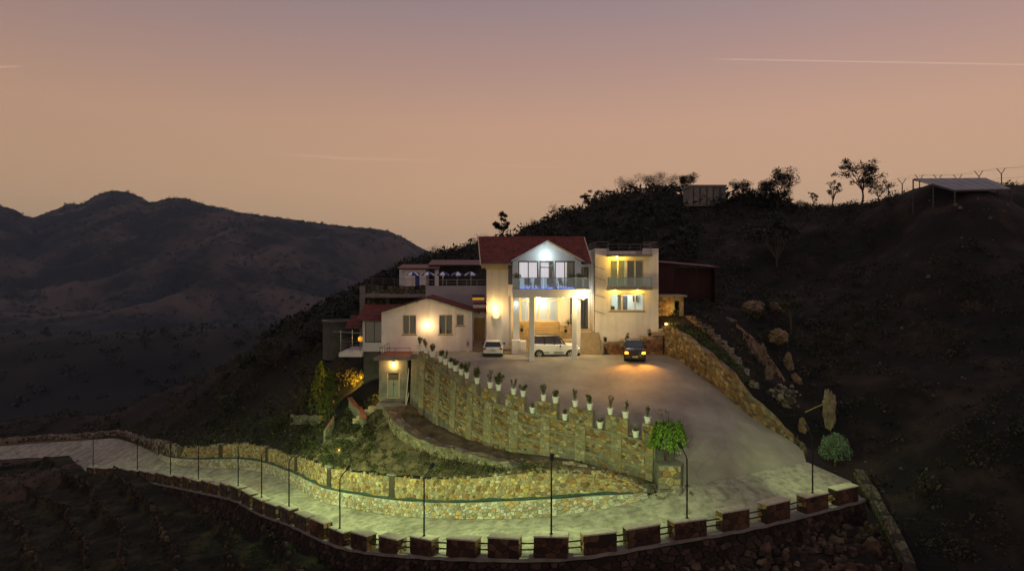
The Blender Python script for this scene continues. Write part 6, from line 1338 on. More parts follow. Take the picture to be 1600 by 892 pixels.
t = thing('balcony_table', (4.1, 62.6, 6.345), 'low pale table on the balcony', 'table'); m = MB(); m.lathe([(.02, .42), (.42, .42), (.42, .46), (.02, .47)], (4.1, 62.6, 6.345), 16); m.build('table_top', 'plaster_cool', t); m = MB(); m.lathe([(.2, 0), (.05, .05), (.05, .42)], (4.1, 62.6, 6.345), 10); m.build('leg', 'steel', t)

def tree(name, label, base, H, crown, seed, cols, trunk_h=.45, leaf=.3, n=900, spread=.5, airy=False, group=None, cat='tree', droop=0.0, tr=None, mid=False):
    b = Vector(base); rr = random.Random(seed); t = thing(name, b, label, cat, group); tk = MB(); cw = MB(); R0 = tr or H*.022
    top = b+Vector((rr.uniform(-.1, .1)*H*.4, rr.uniform(-.05, .05)*H, H*trunk_h)); tk.tube([b-Vector((0, 0, .5)), b.lerp(top, .5)+Vector((rr.uniform(-.03, .03)*H, 0, 0)), top], [R0*1.3, R0, R0*.75], 8)
    nl = 7 if not airy else 9; cents = []
    for k_ in range(nl):
        a = k_*2.4+rr.uniform(-.5, .5); lift = rr.uniform(.25, 1.0); rad = crown*rr.uniform(.35, 1.0)*math.sqrt(max(.15, 1-(lift-.35)**2)); e = b+Vector((math.cos(a)*rad, math.sin(a)*rad, H*(trunk_h+(1-trunk_h)*lift*.92))); s0 = b.lerp(top, rr.uniform(.7, 1)); mdp = s0.lerp(e, .5)+Vector((0, 0, H*.05)); tk.tube([s0, mdp, e], [R0*.55, R0*.36, R0*.14], 6); cents += [e, mdp.lerp(e, .5)]
        for q in range(2 if not airy else 3):
            e2 = e+Vector((rr.uniform(-1, 1), rr.uniform(-1, 1), rr.uniform(-.3, .7)))*crown*.35; tk.tube([mdp.lerp(e, .6), e2], [R0*.22, R0*.08], 5); cents.append(e2)
    cents.append(b+Vector((0, 0, H*.93)))
    for c in cents:
        rr_ = crown*rr.uniform(.22, .42)*(.7 if airy else 1); cw.leaves(c, (rr_, rr_, rr_*.75), int(n/len(cents)), leaf, rr, cols, flat=.5, shell=.3, droop=droop)
    tk.build('trunk', 'bark', t); cw.build('crown', 'leaf', t); return t
# the weeping tree at the end of the forecourt wall
pb = P(1043, 724, 47.3); BR = [(.13, .25, .025), (.09, .19, .022), (.17, .30, .035), (.06, .12, .016), (.20, .30, .035)]
t = thing('weeping_tree', pb, 'small bright green tree with drooping leaves at the end of the retaining wall', 'tree'); rr = random.Random(77); tk = MB(); cw = MB()
tk.tube([pb-Vector((0, 0, .3)), pb+Vector((.02, 0, 1.0)), pb+Vector((0, 0, 2.2)), pb+Vector((.1, 0, 3.4))], [.07, .06, .05, .02], 8)
for k_ in range(22):
    a = k_*2.4; q = .42+.84*math.sqrt((k_+1)/22); s = pb+Vector((0, 0, 1.9+.9*rr.random())); ap_ = pb+Vector((math.cos(a)*q*.7, math.sin(a)*q*.7, 2.55+.35*rr.random())); e = pb+Vector((math.cos(a)*q*1.1, math.sin(a)*q*1.1, 1.0+.75*rr.random()))
    tk.tube([s, ap_, e], [.025, .018, .008], 5)
    for f in np.linspace(0, 1, 7):
        c = ap_.lerp(e, f); cw.leaves(c, (.22, .22, .17), 30, .17, rr, BR, flat=.4, shell=.2, droop=1.1)
for k_ in range(7): cw.leaves(pb+Vector((rr.uniform(-.55, .35), rr.uniform(-.3, .3), 3.0+rr.random()*.75)), .17, 14, .13, rr, [(.09, .10, .03), (.12, .11, .03)], flat=.6, shell=.2)
tk.build('trunk', 'bark', t); cw.build('crown', 'leaf', t)
TP = thing('tree_planter', P(1043, 730, 47.2), 'rough stone planter holding the drooping tree', 'planter'); m = MB(); c0 = P(1043, 742, 47.2)
m.zprism([(c0.x-.75, 46.7), (c0.x+.75, 46.5), (c0.x+1.15, 47.4), (c0.x+.9, 48.3), (c0.x-.7, 48.3)], c0.z-1.0, pb.z+.05); m.build('planter_core', 'mortar', TP); f_ = MB(); r8 = random.Random(8)
for s in pack(c0.x-.75, c0.x+.75, c0.z-.8, pb.z, .22, .5, r8): stone(f_, lambda a, v, n: Vector((a, 46.6-(a-c0.x)*.13-n, v)), *s, r8.uniform(.03, .09), r8, tone(r8, PALE+GREYST))
tag(f_.build('stone_facing', 'stone', TP), kind='stuff')
m = MB(); m.box(c0.x-.6, c0.x-.1, 47.9, 48.2, pb.z-.1, pb.z+1.5); m.box(c0.x+.2, c0.x+.7, 47.9, 48.2, pb.z-.1, pb.z+1.5); m.build('dark_pillar', 'concrete_dark', TP)

# conifers, cycad and shrubs on the left bank
def ground_l(px, py, D): q = P(px, py, D); q.z = float(left_z(np.array([q.x]), np.array([q.y]))[0]); return q
def conifer(label, px, py0, py1, D, r, seed):
    b = HP(px, py0); D = b.y; top = P(px, py1, D); H = top.z-b.z; r *= D/66; t = thing('conifer', b, label, 'tree', 'conifers on the left bank'); rr = random.Random(seed); m = MB(); m.tube([b-Vector((0, 0, .6)), b+Vector((0, 0, H*.9))], [.11, .02], 7); m.build('trunk', 'bark', t); c = MB()
    for k_ in range(170):
        f = rr.random()**.8; z = .04+f*.94; rad = r*(1-f)**.72*rr.uniform(.55, 1.05)*(1 if f > .1 else .8); a = rr.uniform(0, 6.28); e = b+Vector((math.cos(a)*rad, math.sin(a)*rad, H*z)); c.leaves(e, (.20, .20, .28), 24, .20, rr, [(.10, .135, .022), (.075, .105, .02), (.12, .15, .028), (.05, .075, .015)], flat=2.2, shell=.2)
    c.build('crown', 'leaf', t)
conifer('taller dark conifer standing behind the other below the glazed wing', 500, 650, 563, 67.5, 1.35, 3); conifer('nearer dense green conifer on the left bank', 515, 658, 578, 65.2, 1.4, 4)
def fern(name, label, px, py, D, h, n, seed, cols=PLG):
    b = HP(px, py); t = thing(name, b, label, 'plant'); rr = random.Random(seed); tk = MB(); tk.tube([b-Vector((0, 0, .3)), b+Vector((0, 0, h*.4))], [.10, .08], 8); tk.build('trunk', 'bark', t); m = MB()
    for k_ in range(n):
        a = k_*2.4; d = Vector((math.cos(a), math.sin(a), 0)); p0 = b+Vector((0, 0, h*.4)); L = h*rr.uniform(.7, 1.0); pv = p0
        for j in range(1, 9):
            f = j/8; p = p0+d*L*f*.85+Vector((0, 0, h*(.75*f-.62*f*f))); s = d.cross(Vector((0, 0, 1)))*.20*L*(1-f*.75)
            m.add([pv, p+s*.2, p+s-Vector((0, 0, .04))], [(0, 1, 2)], rr.choice(cols)); m.add([pv, p-s*.2, p-s-Vector((0, 0, .04))], [(0, 1, 2)], rr.choice(cols)); pv = p
    m.build('fronds', 'leaf', t)
fern('cycad', 'low feathery cycad beside the orange bulb on the left bank', 531, 704, 59.0, 1.5, 26, 5)
tree('young_bush', 'yellow-green bush between the two left planters', HP(543, 664), 1.7, .7, 6, [(.09, .10, .02), (.12, .12, .025)], .25, .16, 420, cat='bush')
tree('young_tree', 'small pale tree standing alone on the dark left slope', HP(350, 655), 3.2, 1.6, 16, [(.035, .05, .016), (.045, .06, .02)], .3, .35, 700)
for i, (px0, py0, px1, py1, D, hh, lab) in enumerate(((453, 662, 500, 664, 66.5, .95, 'broken stone planter wall left of the conifers'), (508, 692, 522, 668, 62.5, 1.0, 'short stone planter wall with a red coping in front of the conifers'), (522, 690, 560, 690, 61.4, .35, 'low dark planter edge under the yellow-green bush'))):
    tt, c_, hf, S_ = rubble_wall('planter_wall', lab, [HP(px0, py0), HP((px0+px1)/2, (py0+py1)/2), HP(px1, py1)], [hh, hh], .3, [(.16, .15, .11), (.21, .20, .15), (.12, .11, .08)], (.14, .3), seed=70+i)
    if i == 1:
        m = MB(); us = np.linspace(0, c_.L, 6); ribbon(m, [S_(u, hh+.05, .05) for u in us], [S_(u, hh+.05, -.35) for u in us]); ribbon(m, [S_(u, hh-.03, .05) for u in us], [S_(u, hh+.05, .05) for u in us]); m.build('coping', 'paving_red', tt)
tt, c_, hf, S_ = rubble_wall('garden_kerb', 'curved garden wall with a red coping left of the pump room', [HP(572, 670), HP(566, 656), HP(556, 644), HP(549, 634)], [.95, .95, .9, .8], .3, [(.16, .15, .11), (.21, .20, .15), (.12, .11, .08)], (.14, .3), seed=75)
m = MB(); us = np.linspace(0, c_.L, 12); ribbon(m, [S_(u, hf(u)+.06, .06) for u in us], [S_(u, hf(u)+.06, -.40) for u in us]); ribbon(m, [S_(u, hf(u)-.04, .06) for u in us], [S_(u, hf(u)+.06, .06) for u in us]); ribbon(m, [S_(u, hf(u)-.04, -.40) for u in us], [S_(u, hf(u)+.06, -.40) for u in us]); m.build('coping', 'paving_red', tt)
ob = thing('garden_bulb', HP(530, 706), 'tiny orange bulb on a stake in the left bank', 'lamp'); b = HP(530, 706); m = MB(); m.tube([b-Vector((0, 0, .5)), b+Vector((0, 0, .1))], .02, 5); m.build('stake', 'dark_metal', ob); m = MB(); m.lathe([(.02, .08), (.06, .12), (.06, .18), (.02, .22)], b, 10); m.build('bulb', 'bulb_orange', ob); lamp('bulb_light', b+Vector((0, -.1, .3)), 3, (1, .5, .15), ob, size=.05)
fl = ground_l(566, 603, 70.5); fl.z += .3; FLt = thing('garden_floodlight', fl, 'amber floodlight hidden beside the dark pier, lighting the grass', 'lamp'); m = MB(); m.tube([fl-Vector((0, 0, 1)), fl], .03, 6); m.build('stake', 'dark_metal', FLt); m = MB(); m.bbox(fl.x-.14, fl.x+.14, fl.y-.06, fl.y+.06, fl.z, fl.z+.2, .02); m.build('housing', 'dark_metal', FLt)
lamp('flood', fl+Vector((.1, .3, 1.0)), 1700, (1, .58, .05), FLt, 'SPOT', .1, fl+Vector((-1.6, 1.0, -.3)), 110, .6)
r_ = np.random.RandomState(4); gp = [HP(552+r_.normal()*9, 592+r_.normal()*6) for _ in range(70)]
clumps('glow_tinted_grass', [tuple(p) for p in gp], r_.uniform(.2, .5, len(gp)), [(.22, .17, .05), (.16, .13, .04), (.26, .21, .08)], 16, .8, 'dry grass coloured lighter to strengthen the floodlit patch beside the pier', 6, upright=.5)  # grass colour lightened to strengthen the pool of amber light
# amber-lit stepping stones next to the pump room
r9 = random.Random(15); ST = thing('path_steps', P(585, 640, 64), 'rough amber-lit stone steps left of the pump room', 'steps')
for k_ in range(5):
    c = HP(588-k_*6, 634+k_*4.5); m = MB(); m.zprism([(c.x-.7, c.y-.4), (c.x+.6, c.y-.5), (c.x+.7, c.y+.4), (c.x-.5, c.y+.45)], c.z-.5, c.z); m.build('step', 'step', ST)
lamp('step_light', P(592, 618, 64.0), 60, (1, .55, .1), ST, size=.1)

for i, (px, py, H, cr__, lab) in enumerate(((470, 640, 2.2, 1.5, 'dark shrub just left of the conifers'), (448, 668, 1.5, 1.2, 'low shrub at the left end of the broken planter'), (425, 676, 1.6, 1.3, 'low shrub farther left above the roadside wall'), (575, 690, 1.0, .8, 'small green shrub below the garden wall'), (485, 700, 1.1, 1.0, 'small green shrub above the roadside wall'))): tree('bank_shrub', lab, HP(px, py), H, cr__, 400+i, [(.06, .08, .022), (.045, .06, .018), (.08, .085, .03)], .15, .24, 900, cat='bush', group='shrubs on the left bank')
# round bush and props at the lower right
b = P(1305, 716, 51.5); t = thing('round_bush', b, 'pale green rounded bush at the right end of the track', 'bush'); m = MB(); rr = random.Random(12); BG = [(.13, .22, .13), (.17, .27, .16), (.09, .15, .085), (.20, .28, .16)]
for k_ in range(150):
    d = Vector((rr.gauss(0, 1), rr.gauss(0, 1), abs(rr.gauss(0, 1)))).normalized(); m.leaves(b+Vector((d.x*1.0, d.y*1.0, .2+d.z*1.5)), .32, 26, .15, rr, BG, flat=1, shell=.3)
m.build('foliage', 'leaf', t); m = MB(); m.tube([b-Vector((0, 0, .6)), b+Vector((0, 0, 1.2))], [.1, .04], 6); m.build('stem', 'bark', t)
t = thing('bamboo_pole', P(1265, 645, 55), 'yellow bamboo pole lying across the right bank', 'pole'); m = MB(); m.tube([P(1258, 644, 54.6), P(1275, 636, 54.8), P(1295, 628, 55)], [.05, .045, .035], 7, (1, 1, 1)); m.build('culm', M('bamboo', (.30, .26, .05), (.22, .18, .04), scale=6, rough=.6), t)
def rock(name, label, c, rad, seed, col=(1, 1, 1), sq=(1, 1, 1), cat='rock'):
    n, mN = 22, 15; th, ph = np.meshgrid(np.pi*np.arange(mN+1)/mN, 2*np.pi*np.arange(n)/n, indexing='ij')
    d = np.stack([np.sin(th)*np.cos(ph), np.sin(th)*np.sin(ph), np.cos(th)], 2); a_, b_ = (d[..., 0]*1.7+d[..., 2]*.9+seed*3.1).ravel(), (d[..., 1]*1.7+d[..., 2]*1.4+seed*1.7).ravel()
    k_ = 1+1.1*fbm(a_, b_, 3, seed)+.7*(.25-np.abs(fbm(a_*2.2, b_*2.2, 4, seed+9)))-.25*np.abs(np.sin(a_*4+b_*2))
    vs = np.array(c)+d.reshape(-1, 3)*rad*np.array(sq)*k_[:, None]; fs = [(j*n+i, (j+1)*n+i, (j+1)*n+(i+1) % n, j*n+(i+1) % n) for j in range(mN) for i in range(n)]
    m = MB(); m.add(vs.tolist(), fs, col); return tag(m.build(name, 'rock', None), label, cat)
# raw cut face of rock above the drive
def rock_face():
    T_ = Curve([P(*q) for q in [(1150, 505, 69), (1180, 530, 66.5), (1205, 560, 64.5), (1225, 590, 62.5), (1245, 625, 60.5), (1262, 655, 58.5)]]); B_ = Curve([P(*q) for q in [(1155, 545, 66), (1176, 580, 63), (1192, 620, 60.5), (1206, 645, 58.8), (1226, 668, 57), (1256, 700, 55)]])
    nu, nv = 150, 46;  U, W_ = np.meshgrid(np.linspace(0, 1, nu), np.linspace(0, 1, nv)); O_ = np.array([0, 0, CZ]); t = O_+(np.array([T_.at(T_.L*a) for a in np.linspace(0, 1, nu)])-O_)*.985; b = O_+(np.array([B_.at(B_.L*a) for a in np.linspace(0, 1, nu)])-O_)*.975
    p = t[None]*(W_[..., None])+b[None]*(1-W_[..., None]); a_, c_ = U*26, W_*7
    dis = 1.5*fbm(a_*.55, c_*.35, 4, 3)+1.6*(.2-np.abs(fbm(a_*1.3+c_*.3, c_*.5, 5, 7)))+.5*fbm(a_*4, c_*4, 3, 5); edge = np.clip(np.minimum(np.minimum(U, 1-U)*8, np.minimum(W_*4, (1-W_)*4)), 0, 1)
    p[..., 0] += -.8*dis*edge; p[..., 1] += -.6*dis*edge; p[..., 2] += .35*dis*edge
    i = np.arange(nu*nv).reshape(nv, nu); f = np.stack([i[:-1, :-1], i[:-1, 1:], i[1:, 1:], i[1:, :-1]], 2).reshape(-1, 4); r = random.Random(3)
    cs = 1.0+fbm((U*26).ravel(), (W_*7).ravel(), 4, 12)*1.2; m = MB(); m.v = p.reshape(-1, 3).tolist(); m.f = f.tolist(); m.c = [(.85*cs[q[0]], .62*cs[q[0]], .45*cs[q[0]]) for q in m.f]
    tag(m.build('rock_face', 'rock', None), 'raw reddish cut rock face rising beside the drive', 'rock face')
rock_face()
rock('standing_stone', 'tall pointed pale stone leaning on the right bank', P(1297, 640, 55.5), 1.0, 41, (1.15, 1.05, .85), (.55, .4, 1.75))
RK = [((1190, 560, 62.5), 1.3, (.8, .9, 1.6)), ((1200, 590, 61), 1.2, (.7, .9, 1.7)), ((1215, 525, 66), 1.6, (1.2, 1, .9)), ((1225, 640, 58), 1.1, (1, .8, 1.0)), ((1240, 690, 54.8), .9, (1.6, .8, .7)), ((1254, 668, 55.5), .9, (.7, .8, 1.5)), ((1165, 640, 57.3), .7, (1, 1, .9)), ((1190, 660, 56.5), .7, (1.3, .9, .8)), ((1175, 480, 72), 1.6, (1.4, 1, .8)), ((1140, 505, 69), 1.2, (1.2, 1, .8)), ((1215, 480, 74), 1.5, (1.1, 1, .9)), ((1253, 705, 53.2), .8, (.8, .8, 1.3)), ((1210, 690, 54.4), .5, (1.3, .9, .7)), ((1245, 600, 61.5), 1.1, (.7, .8, 1.6)), ((1232, 570, 63.5), 1.2, (.7, .8, 1.6))]
RL = ['craggy brown boulder above the planted strip', 'upright brown boulder beside the stepped wall', 'broad pale boulder high on the right bank', 'squat boulder above the grey rubble heap', 'flat boulder at the edge of the drive bend', 'upright ochre boulder behind the drive bend', 'low boulder at the foot of the stepped wall', 'flat brown boulder along the drive edge', 'broad boulder high above the stone hut', 'pale boulder right of the stone hut', 'dark boulder highest on the cut bank', 'upright ochre stone beside the last lamp', 'small flat stone on the drive edge', 'tall ochre rock blade lower on the cut bank', 'tall ochre rock blade higher on the cut bank']
for i, ((px, py, D), rad, sq) in enumerate(RK): rock('boulder', RL[i], P(px, py, D), rad*.55, i+3, random.Random(i).choice([(.9, .75, .6), (.8, .7, .62), (1.05, .82, .55), (.7, .62, .55)]), sq)
# heap of grey rubble and loose stones scattered over the slopes
def stones_scatter(name, label, pts, seed, col=((.8, .8, .8), (.5, .48, .45), (1.1, 1.05, 1.0)), smin=.06, smax=.22):
    rr = random.Random(seed); m = MB()
    for p in pts:
        if p[2] == 0: p = (p[0], p[1], max(float(left_z(np.array([p[0]]), np.array([p[1]]))[0]), float(road_z(np.array([p[0]]), np.array([p[1]]))[0])))
        s = rr.uniform(smin, smax)*(2.2 if rr.random() < .06 else 1); a = rr.uniform(0, 6.28); q = [Vector((math.cos(a+t_)*s*rr.uniform(.7, 1.2), math.sin(a+t_)*s*rr.uniform(.6, 1.1), 0)) for t_ in (0, 1.3, 2.5, 3.9, 5.1)]; P0 = Vector(p); b_ = [P0+v-Vector((0, 0, s*.4)) for v in q]; t_ = [P0+v*rr.uniform(.45, .8)+Vector((0, 0, s*rr.uniform(.35, .8))) for v in q]
        m.add(b_+t_, [(i, (i+1) % 5, (i+1) % 5+5, i+5) for i in range(5)]+[(5, 6, 7, 8, 9)], tone(rr, col, .25))
    return tag(m.build(name, 'rock', None), label, kind='stuff')
rr = random.Random(4)
stones_scatter('end_rubble', 'loose stones where the roadside wall meets the drive', [P(1030+rr.gauss(0, 26), 0, 1)*0+Vector((PX(1028+rr.gauss(0, 24), 47.2), 47.0+rr.gauss(0, .6), 0)) for _ in range(90)], 11, smin=.08, smax=.24)
stones_scatter('rubble_heap', 'heap of pale grey rubble beside the drive', [P(1222+rr.gauss(0, 11), 622+rr.gauss(0, 9), 58.6+rr.gauss(0, .4)) for _ in range(170)], 1, smin=.1, smax=.26)
stones_scatter('bank_rubble', 'pale broken stones tipped between the roadside wall and the tall wall', [HP(x_, np.interp(x_, [760, 850, 940, 1000], [728, 726, 738, 752])+rr.uniform(-7, 11)) for x_ in [rr.triangular(770, 1002, 930) for _ in range(330)]], 12, smin=.07, smax=.25, col=((1.3, 1.15, .85), (.8, .7, .5), (1.6, 1.5, 1.25), (1.0, .72, .42)))
pts = []
for _ in range(1700):
    x, y = rr.uniform(14, 95), rr.uniform(45, 108)
    if x/y*F+800 > 1690 or x/y*F+800 < 1060: continue
    if inpoly(np.array([x]), np.array([y]), right_poly)[0]: pts.append((x, y, float(rz_(np.array([x]), np.array([y]), np.array([5.]))[0])))
stones_scatter('hill_stones', 'loose pale stones over the right-hand hill', pts, 2, smin=.05, smax=.17, col=((.45, .4, .35), (.22, .2, .18), (.65, .6, .52), (.15, .13, .12)))
pts = []
for _ in range(1500):
    x, y = rr.uniform(-60, 8), rr.uniform(46, 100)
    if inpoly(np.array([x]), np.array([y]), left_poly)[0] and not (-18 < x < 9 and y > 66): pts.append((x, y, float(left_z(np.array([x]), np.array([y]))[0])+.1))
stones_scatter('bank_stones', 'loose stones over the left bank', pts, 3, smin=.04, smax=.14, col=((.6, .55, .45), (.35, .3, .25), (.95, .9, .8)))
pts = []
for _ in range(900):
    u = rr.uniform(0, near_c.L); p = P(rr.uniform(1000, 1400), rr.uniform(820, 900), 1); x, y = rr.uniform(7, 24), rr.uniform(37, 46)
    if inpoly(np.array([x]), np.array([y]), slp)[0]: pts.append((x, y, float(slz(np.array([x]), np.array([y]))[0])+.08))
stones_scatter('slope_rubble', 'dark rubble tumbled below the parapet', pts, 5, smin=.12, smax=.34, col=((.35, .25, .2), (.22, .16, .13), (.5, .4, .32), (.15, .11, .1)))
# rough stone edges of the terraces
pts = []
cr_ = np.random.RandomState(6); cx_ = cr_.uniform(-75, 2, 130000); cy_ = cr_.uniform(34, 90, 130000); kk = inpoly(cx_, cy_, terr_poly); cx_, cy_ = cx_[kk], cy_[kk]
hh_ = terr_h(cx_, cy_)+.35*fbm(cx_*.35, cy_*.35, 3, 4); tt_ = (hh_+21.0)/1.6; fr2 = tt_-np.floor(tt_); zz_ = terr_z(cx_, cy_, None)
sel = (((fr2 > .90) | (fr2 < .015)) & (tt_ > -1)); pts = list(zip(cx_[sel][:7000], cy_[sel][:7000], zz_[sel][:7000]-.03))
stones_scatter('terrace_stones', 'rough dry-stone edges of the terraces', pts, 7, smin=.07, smax=.20, col=((.28, .25, .18), (.16, .14, .10), (.42, .37, .27), (.10, .085, .07)))

# ---- undergrowth
def grow(name, label, n, xr, yr_, poly, zf, cols, smin, smax, nl, leaf, seed, dens=.0, excl=None, upright=0.0):
    r = np.random.RandomState(seed); x = r.uniform(*xr, n); y = r.uniform(*yr_, n); k_ = inpoly(x, y, poly) & (fbm(x*.12, y*.12, 4, seed)+.3*r.rand(n) > dens)
    if excl is not None: k_ &= ~excl(x, y)
    x, y = x[k_], y[k_]; z = zf(x, y, np.full(len(x), 5.)); s = r.uniform(smin, smax, len(x))*(.6+.8*r.rand(len(x)))
    return clumps(name, np.column_stack([x, y, z-.05]), s, cols, nl, leaf, label, seed, upright=upright)
lz3 = lambda x, y, e: left_z(x, y)+np.where(inpoly(x, y, bank_poly), .22, .05)
house_ex = lambda x, y: (x > -18.5) & (x < 9) & (y > 65.5) & (y < 92)
path_ex = lambda x, y: ((x > -12.5) & (y > 61)) | ((y < 61) & (x > -11) & (left_z(x, y) > -5.9) & (x/y*F+800 > 612) & (x/y*F+800 < 870))
def wallfoot_ex(x, y):
    px = x/y*F+800; wd = np.interp(px, [q[0] for q in FOOT], [q[2] for q in FOOT]); return ((px > 612) & (y > wd-3.6)) | house_ex(x, y)
shed_ex = lambda x, y: (x/y*F+800 > 1400) & (x/y*F+800 < 1610) & (y > 74) & (y < 96)
grow('bank_scrub', 'green and dry scrub over the left bank', 9000, (-40, 10), (46, 75), left_poly, lz3, [(.085, .10, .025), (.11, .12, .03), (.06, .08, .02)]+GRN+DRY, .12, .48, 30, .42, 11, -.02, wallfoot_ex)
grow('bank_grass', 'dry grass on the bank above the roadside wall', 11000, (-34, 10), (46, 72), left_poly, lz3, [(.14, .12, .05), (.11, .10, .04)]+DRY+GRN[:2], .10, .25, 12, .9, 12, -.05, wallfoot_ex, .5)
grow('slope_scrub', 'dark scrub on the far left slope', 3600, (-110, -14), (70, 180), left_poly, lz3, DKG+DRY[:2], .3, 1.0, 24, .45, 13, .03, house_ex)
grow('mid_slope_scrub', 'scrub on the slope left of the conifers', 9000, (-62, -12), (58, 112), left_poly, lz3, [(.04, .05, .016), (.055, .055, .02), (.07, .055, .03), (.03, .04, .014)], .18, .6, 22, .45, 18, .0, wallfoot_ex)
grow('hill_scrub', 'dark scrub over the right-hand hill', 12000, (14, 130), (36, 130), right_poly, rz_, DKG+[(.034, .036, .016), (.042, .038, .02), (.05, .04, .026)], .22, .85, 26, .40, 14, .02, shed_ex)
grow('hill_bushes', 'larger dark bushes dotted over the right-hand hill', 900, (16, 110), (40, 106), right_poly, rz_, [(.030, .034, .014), (.022, .026, .012), (.045, .038, .02)], .6, 1.4, 90, .22, 24, .12, shed_ex)
grow('back_scrub', 'dense dark scrub on the hill behind the house', 5200, (-62, 70), (92, 200), right_poly, rz_, DKG, .7, 2.1, 34, .40, 15, -.12, lambda x, y: house_ex(x, y) | (x/y*F+800 > 1235) | ((x/y*F+800 > 1090) & (y < 112)))
grow('terrace_weeds', 'weeds and grass over the terraces', 9000, (-75, 4), (34, 90), terr_poly, terr_z, [(.045, .05, .014), (.03, .038, .010), (.07, .062, .02), (.02, .026, .008)], .12, .42, 18, .6, 16, .0, None, .3)
apl = ap; grow('apron_weeds', 'weeds over the bare earth by the bend', 1500, (-110, -50), (82, 104), apl, lambda x, y, e: apz(x, y)+.05, DKG+DRY[:2], .15, .5, 16, .6, 19, .05, None, .3)
grow('slope_weeds', 'weeds on the slope at the lower right', 900, (6, 26), (30, 47), slp, lambda x, y, e: slz(x, y), DKG+DRY, .1, .3, 16, .6, 17, .05, None, .3)
# planted strip between the side walls
sp_ = []; r_ = np.random.RandomState(8)
for _ in range(150):
    f = r_.rand(); a = right_c.at(right_c.L*.62*f); c = oc.at(min(oc.L, oc.L*f)); p = a.lerp(c, r_.uniform(.25, .8)); sp_.append((p.x, p.y, rwh(min(rwc.L, right_c.L*.62*f))+a.z-.1))
clumps('planted_strip', sp_, r_.uniform(.2, .42, len(sp_)), [(.06, .10, .02), (.04, .075, .018), (.09, .12, .03)], 34, .42, 'leafy plants in the strip beside the forecourt', 9)
PS = MB(); us = np.linspace(0, 1, 14); A1 = [right_c.at(right_c.L*.62*f)+Vector((.3, .3, max(.2, rwh(min(rwc.L, right_c.L*.62*f)))-.15)) for f in us]; B1 = [Vector((*oc.at(oc.L*f)[:2], a.z+.1)) for f, a in zip(us, A1)]; ribbon(PS, A1, B1); tag(PS.build('planting_bed', 'soil', None), 'dark soil bed beside the forecourt', kind='structure')
for i, (f, lab) in enumerate(((.12, 'amber step lamp high on the stepped wall'), (.22, 'amber step lamp lower on the stepped wall'))):
    p = oc.at(oc.L*f)+oc.nrm(oc.L*f)*.12+Vector((0, 0, .9)); t = thing('step_lamp', p, lab, 'lamp'); m = MB(); m.bbox(p.x-.07, p.x+.07, p.y-.05, p.y+.05, p.z, p.z+.2, .02); m.build('lens', 'bulb_orange', t); m = MB(); m.box(p.x-.1, p.x+.1, p.y-.06, p.y+.06, p.z+.2, p.z+.24); m.build('hood', 'dark_metal', t); lamp('step_glow', p+oc.nrm(oc.L*f)*.25+Vector((0, 0, .1)), 7, (1, .5, .1), t, size=.05)

# ---- trees on the skyline
SK = [(14, .02, .014), (.03, .035, .018)]; SKC = [(.020, .026, .014), (.030, .034, .018), (.015, .020, .012), (.038, .034, .020)]
def sky_tree(px, yb, yt, D, cw_px, label, seed, airy=False, th=.35, n=1100, cols=SKC, cat='tree'):
    b = P(px, yb, D); H = (yb-yt)*K*D; tree('skyline_tree', label, b, H*1.05, cw_px*K*D/2*1.2, seed, cols, th, max(.26, H*.065), int(n*3.4), airy=airy, group='trees on the skyline', cat=cat)
ST_ = [(785, 384, 333, 152, 22, 'lone slender tree on the skyline above the villa ridge', False, .3, 900), (922, 332, 298, 146, 24, 'dark bushy tree where the skyline climbs above the villa', False, .25, 1100), (1010, 306, 277, 138, 60, 'broad rounded tree on the highest hump of the hill', False, .2, 1700), (1050, 308, 283, 134, 50, 'wide low tree left of the concrete tank', False, .2, 1300), (1075, 300, 275, 130, 30, 'small tree immediately left of the concrete tank', False, .25, 800), (1158, 318, 288, 115, 40, 'bushy tree immediately right of the concrete tank', False, .2, 1100), (1215, 328, 276, 112, 62, 'largest dark spreading tree on the skyline', False, .2, 1900), (1190, 325, 287, 113, 40, 'dark tree between the tank and the largest skyline tree', False, .2, 1000),
       (1303, 326, 283, 105, 22, 'thin bare-stemmed sapling on the skyline', True, .35, 260), (1346, 320, 256, 103, 62, 'tall airy tree with flat leafy tiers on the skyline', True, .35, 800), (1373, 316, 284, 102, 36, 'low airy shrub tree beside the forked fence posts', True, .25, 420), (1272, 330, 303, 106, 14, 'tiny sapling in the dip of the skyline', True, .4, 140), (1252, 332, 315, 107, 26, 'small dark bush in the dip of the skyline', False, .15, 400), (845, 372, 345, 150, 30, 'low bush tree on the skyline between villa and hill', False, .2, 700), (760, 392, 372, 154, 40, 'scrubby tree just left of the lone slender one', False, .2, 700), (690, 406, 388, 158, 40, 'scrubby tree at the low left end of the skyline', False, .2, 700), (660, 416, 398, 160, 36, 'last low tree where hill meets mountain', False, .2, 600), (960, 326, 300, 142, 44, 'dense tree halfway up the skyline', False, .2, 1200), (885, 352, 328, 148, 46, 'spreading tree on the climbing skyline', False, .2, 1000)]
for i, (px, yb, yt, D, cw_px, lab, airy, th, n) in enumerate(ST_): sky_tree(px, yb, yt, D, cw_px, lab, 200+i, airy, th, n)
tree('hill_tree', 'olive-green tree alone on the dark right-hand slope', P(1237, 525, 70), 4.7, 1.5, 31, [(.045, .055, .014), (.06, .068, .018), (.03, .04, .012)], .5, .3, 900)
tree('hill_tree', 'tall dark tree below the skyline in the middle of the slope', P(1216, 420, 92), 7.5, 3.2, 32, SKC, .2, .5, 1500)
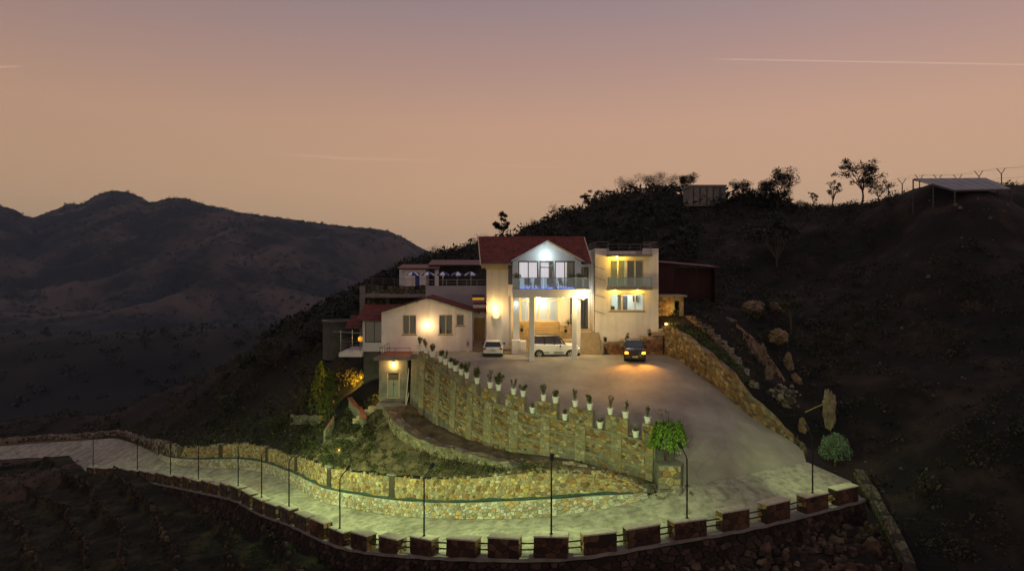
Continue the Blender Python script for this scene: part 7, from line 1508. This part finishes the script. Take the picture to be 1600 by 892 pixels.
for i, (px, py, D, H, cr__, lab) in enumerate(((640, 428, 98, 2.6, 2.2, 'dark bush left of the kiosk'), (600, 448, 96, 3.0, 2.6, 'dark bush on the shoulder left of the terrace'), (560, 482, 95, 3.4, 3.0, 'dark bush on the slope left of the terrace wall'), (520, 505, 97, 3.2, 3.0, 'dark bush above the round tank'), (480, 530, 98, 3.2, 2.8, 'dark bush on the left slope below the round tank'), (430, 556, 99, 3.2, 2.8, 'dark bush farther down the left slope'), (390, 572, 99, 3, 2.6, 'lowest dark bush on the left slope'))): tree('slope_bush', lab, P(px, py+12, D), H, cr__, 300+i, DKG, .15, .42, 1100, group='bushes on the left slope', cat='bush')

# ---- far valley: pylons and a hut
for i, (px, yb, yt, D, lab) in enumerate(((62, 472, 448, 900, 'thin power pylon at the far left of the valley'), (235, 452, 430, 1000, 'thin power pylon in the middle of the valley'))):
    b, t_ = P(px, yb, D), P(px, yt, D); t = thing('pylon', b, lab, 'pylon'); m = MB(); H = t_.z-b.z
    for sx, sy in ((-1, -1), (1, -1), (1, 1), (-1, 1)): m.tube([b+Vector((sx*1.6, sy*1.6, -3)), t_+Vector((sx*.3, sy*.3, 0))], .3, 4)
    for k_ in range(5): f = k_/5; w2 = 1.6-1.3*f; z = b.z+H*f; m.tube([(b.x-w2, b.y, z), (b.x+w2*.8, b.y, z+H/5)], .2, 4)
    m.build('lattice', 'concrete_dark', t); m = MB()
    for f in (.75, .88): m.tube([b+Vector((-3.2, 0, H*f)), b+Vector((3.2, 0, H*f))], .22, 4)
    m.build('cross_arm', 'concrete_dark', t)
hb = P(258, 524, 700); hz_ = float(val_z(np.array([hb.x]), np.array([hb.y]))[0]); t = thing('valley_hut', (hb.x, hb.y, hz_), 'tiny pale hut among trees in the valley', 'hut'); m = MB(); m.box(hb.x-4, hb.x+4, 700, 705, hz_-2, hz_+3.5); m.build('wall', 'cream', t); m = MB(); m.prism([(hb.x-4.6, hz_+3.5), (hb.x+4.6, hz_+3.5), (hb.x, hz_+5.5)], 699.5, 705.5); m.build('roof', 'red_sheet', t)

for o in bpy.data.objects:
    if o.parent is None and o.get('category') and 'kind' not in o: o['kind'] = 'thing'
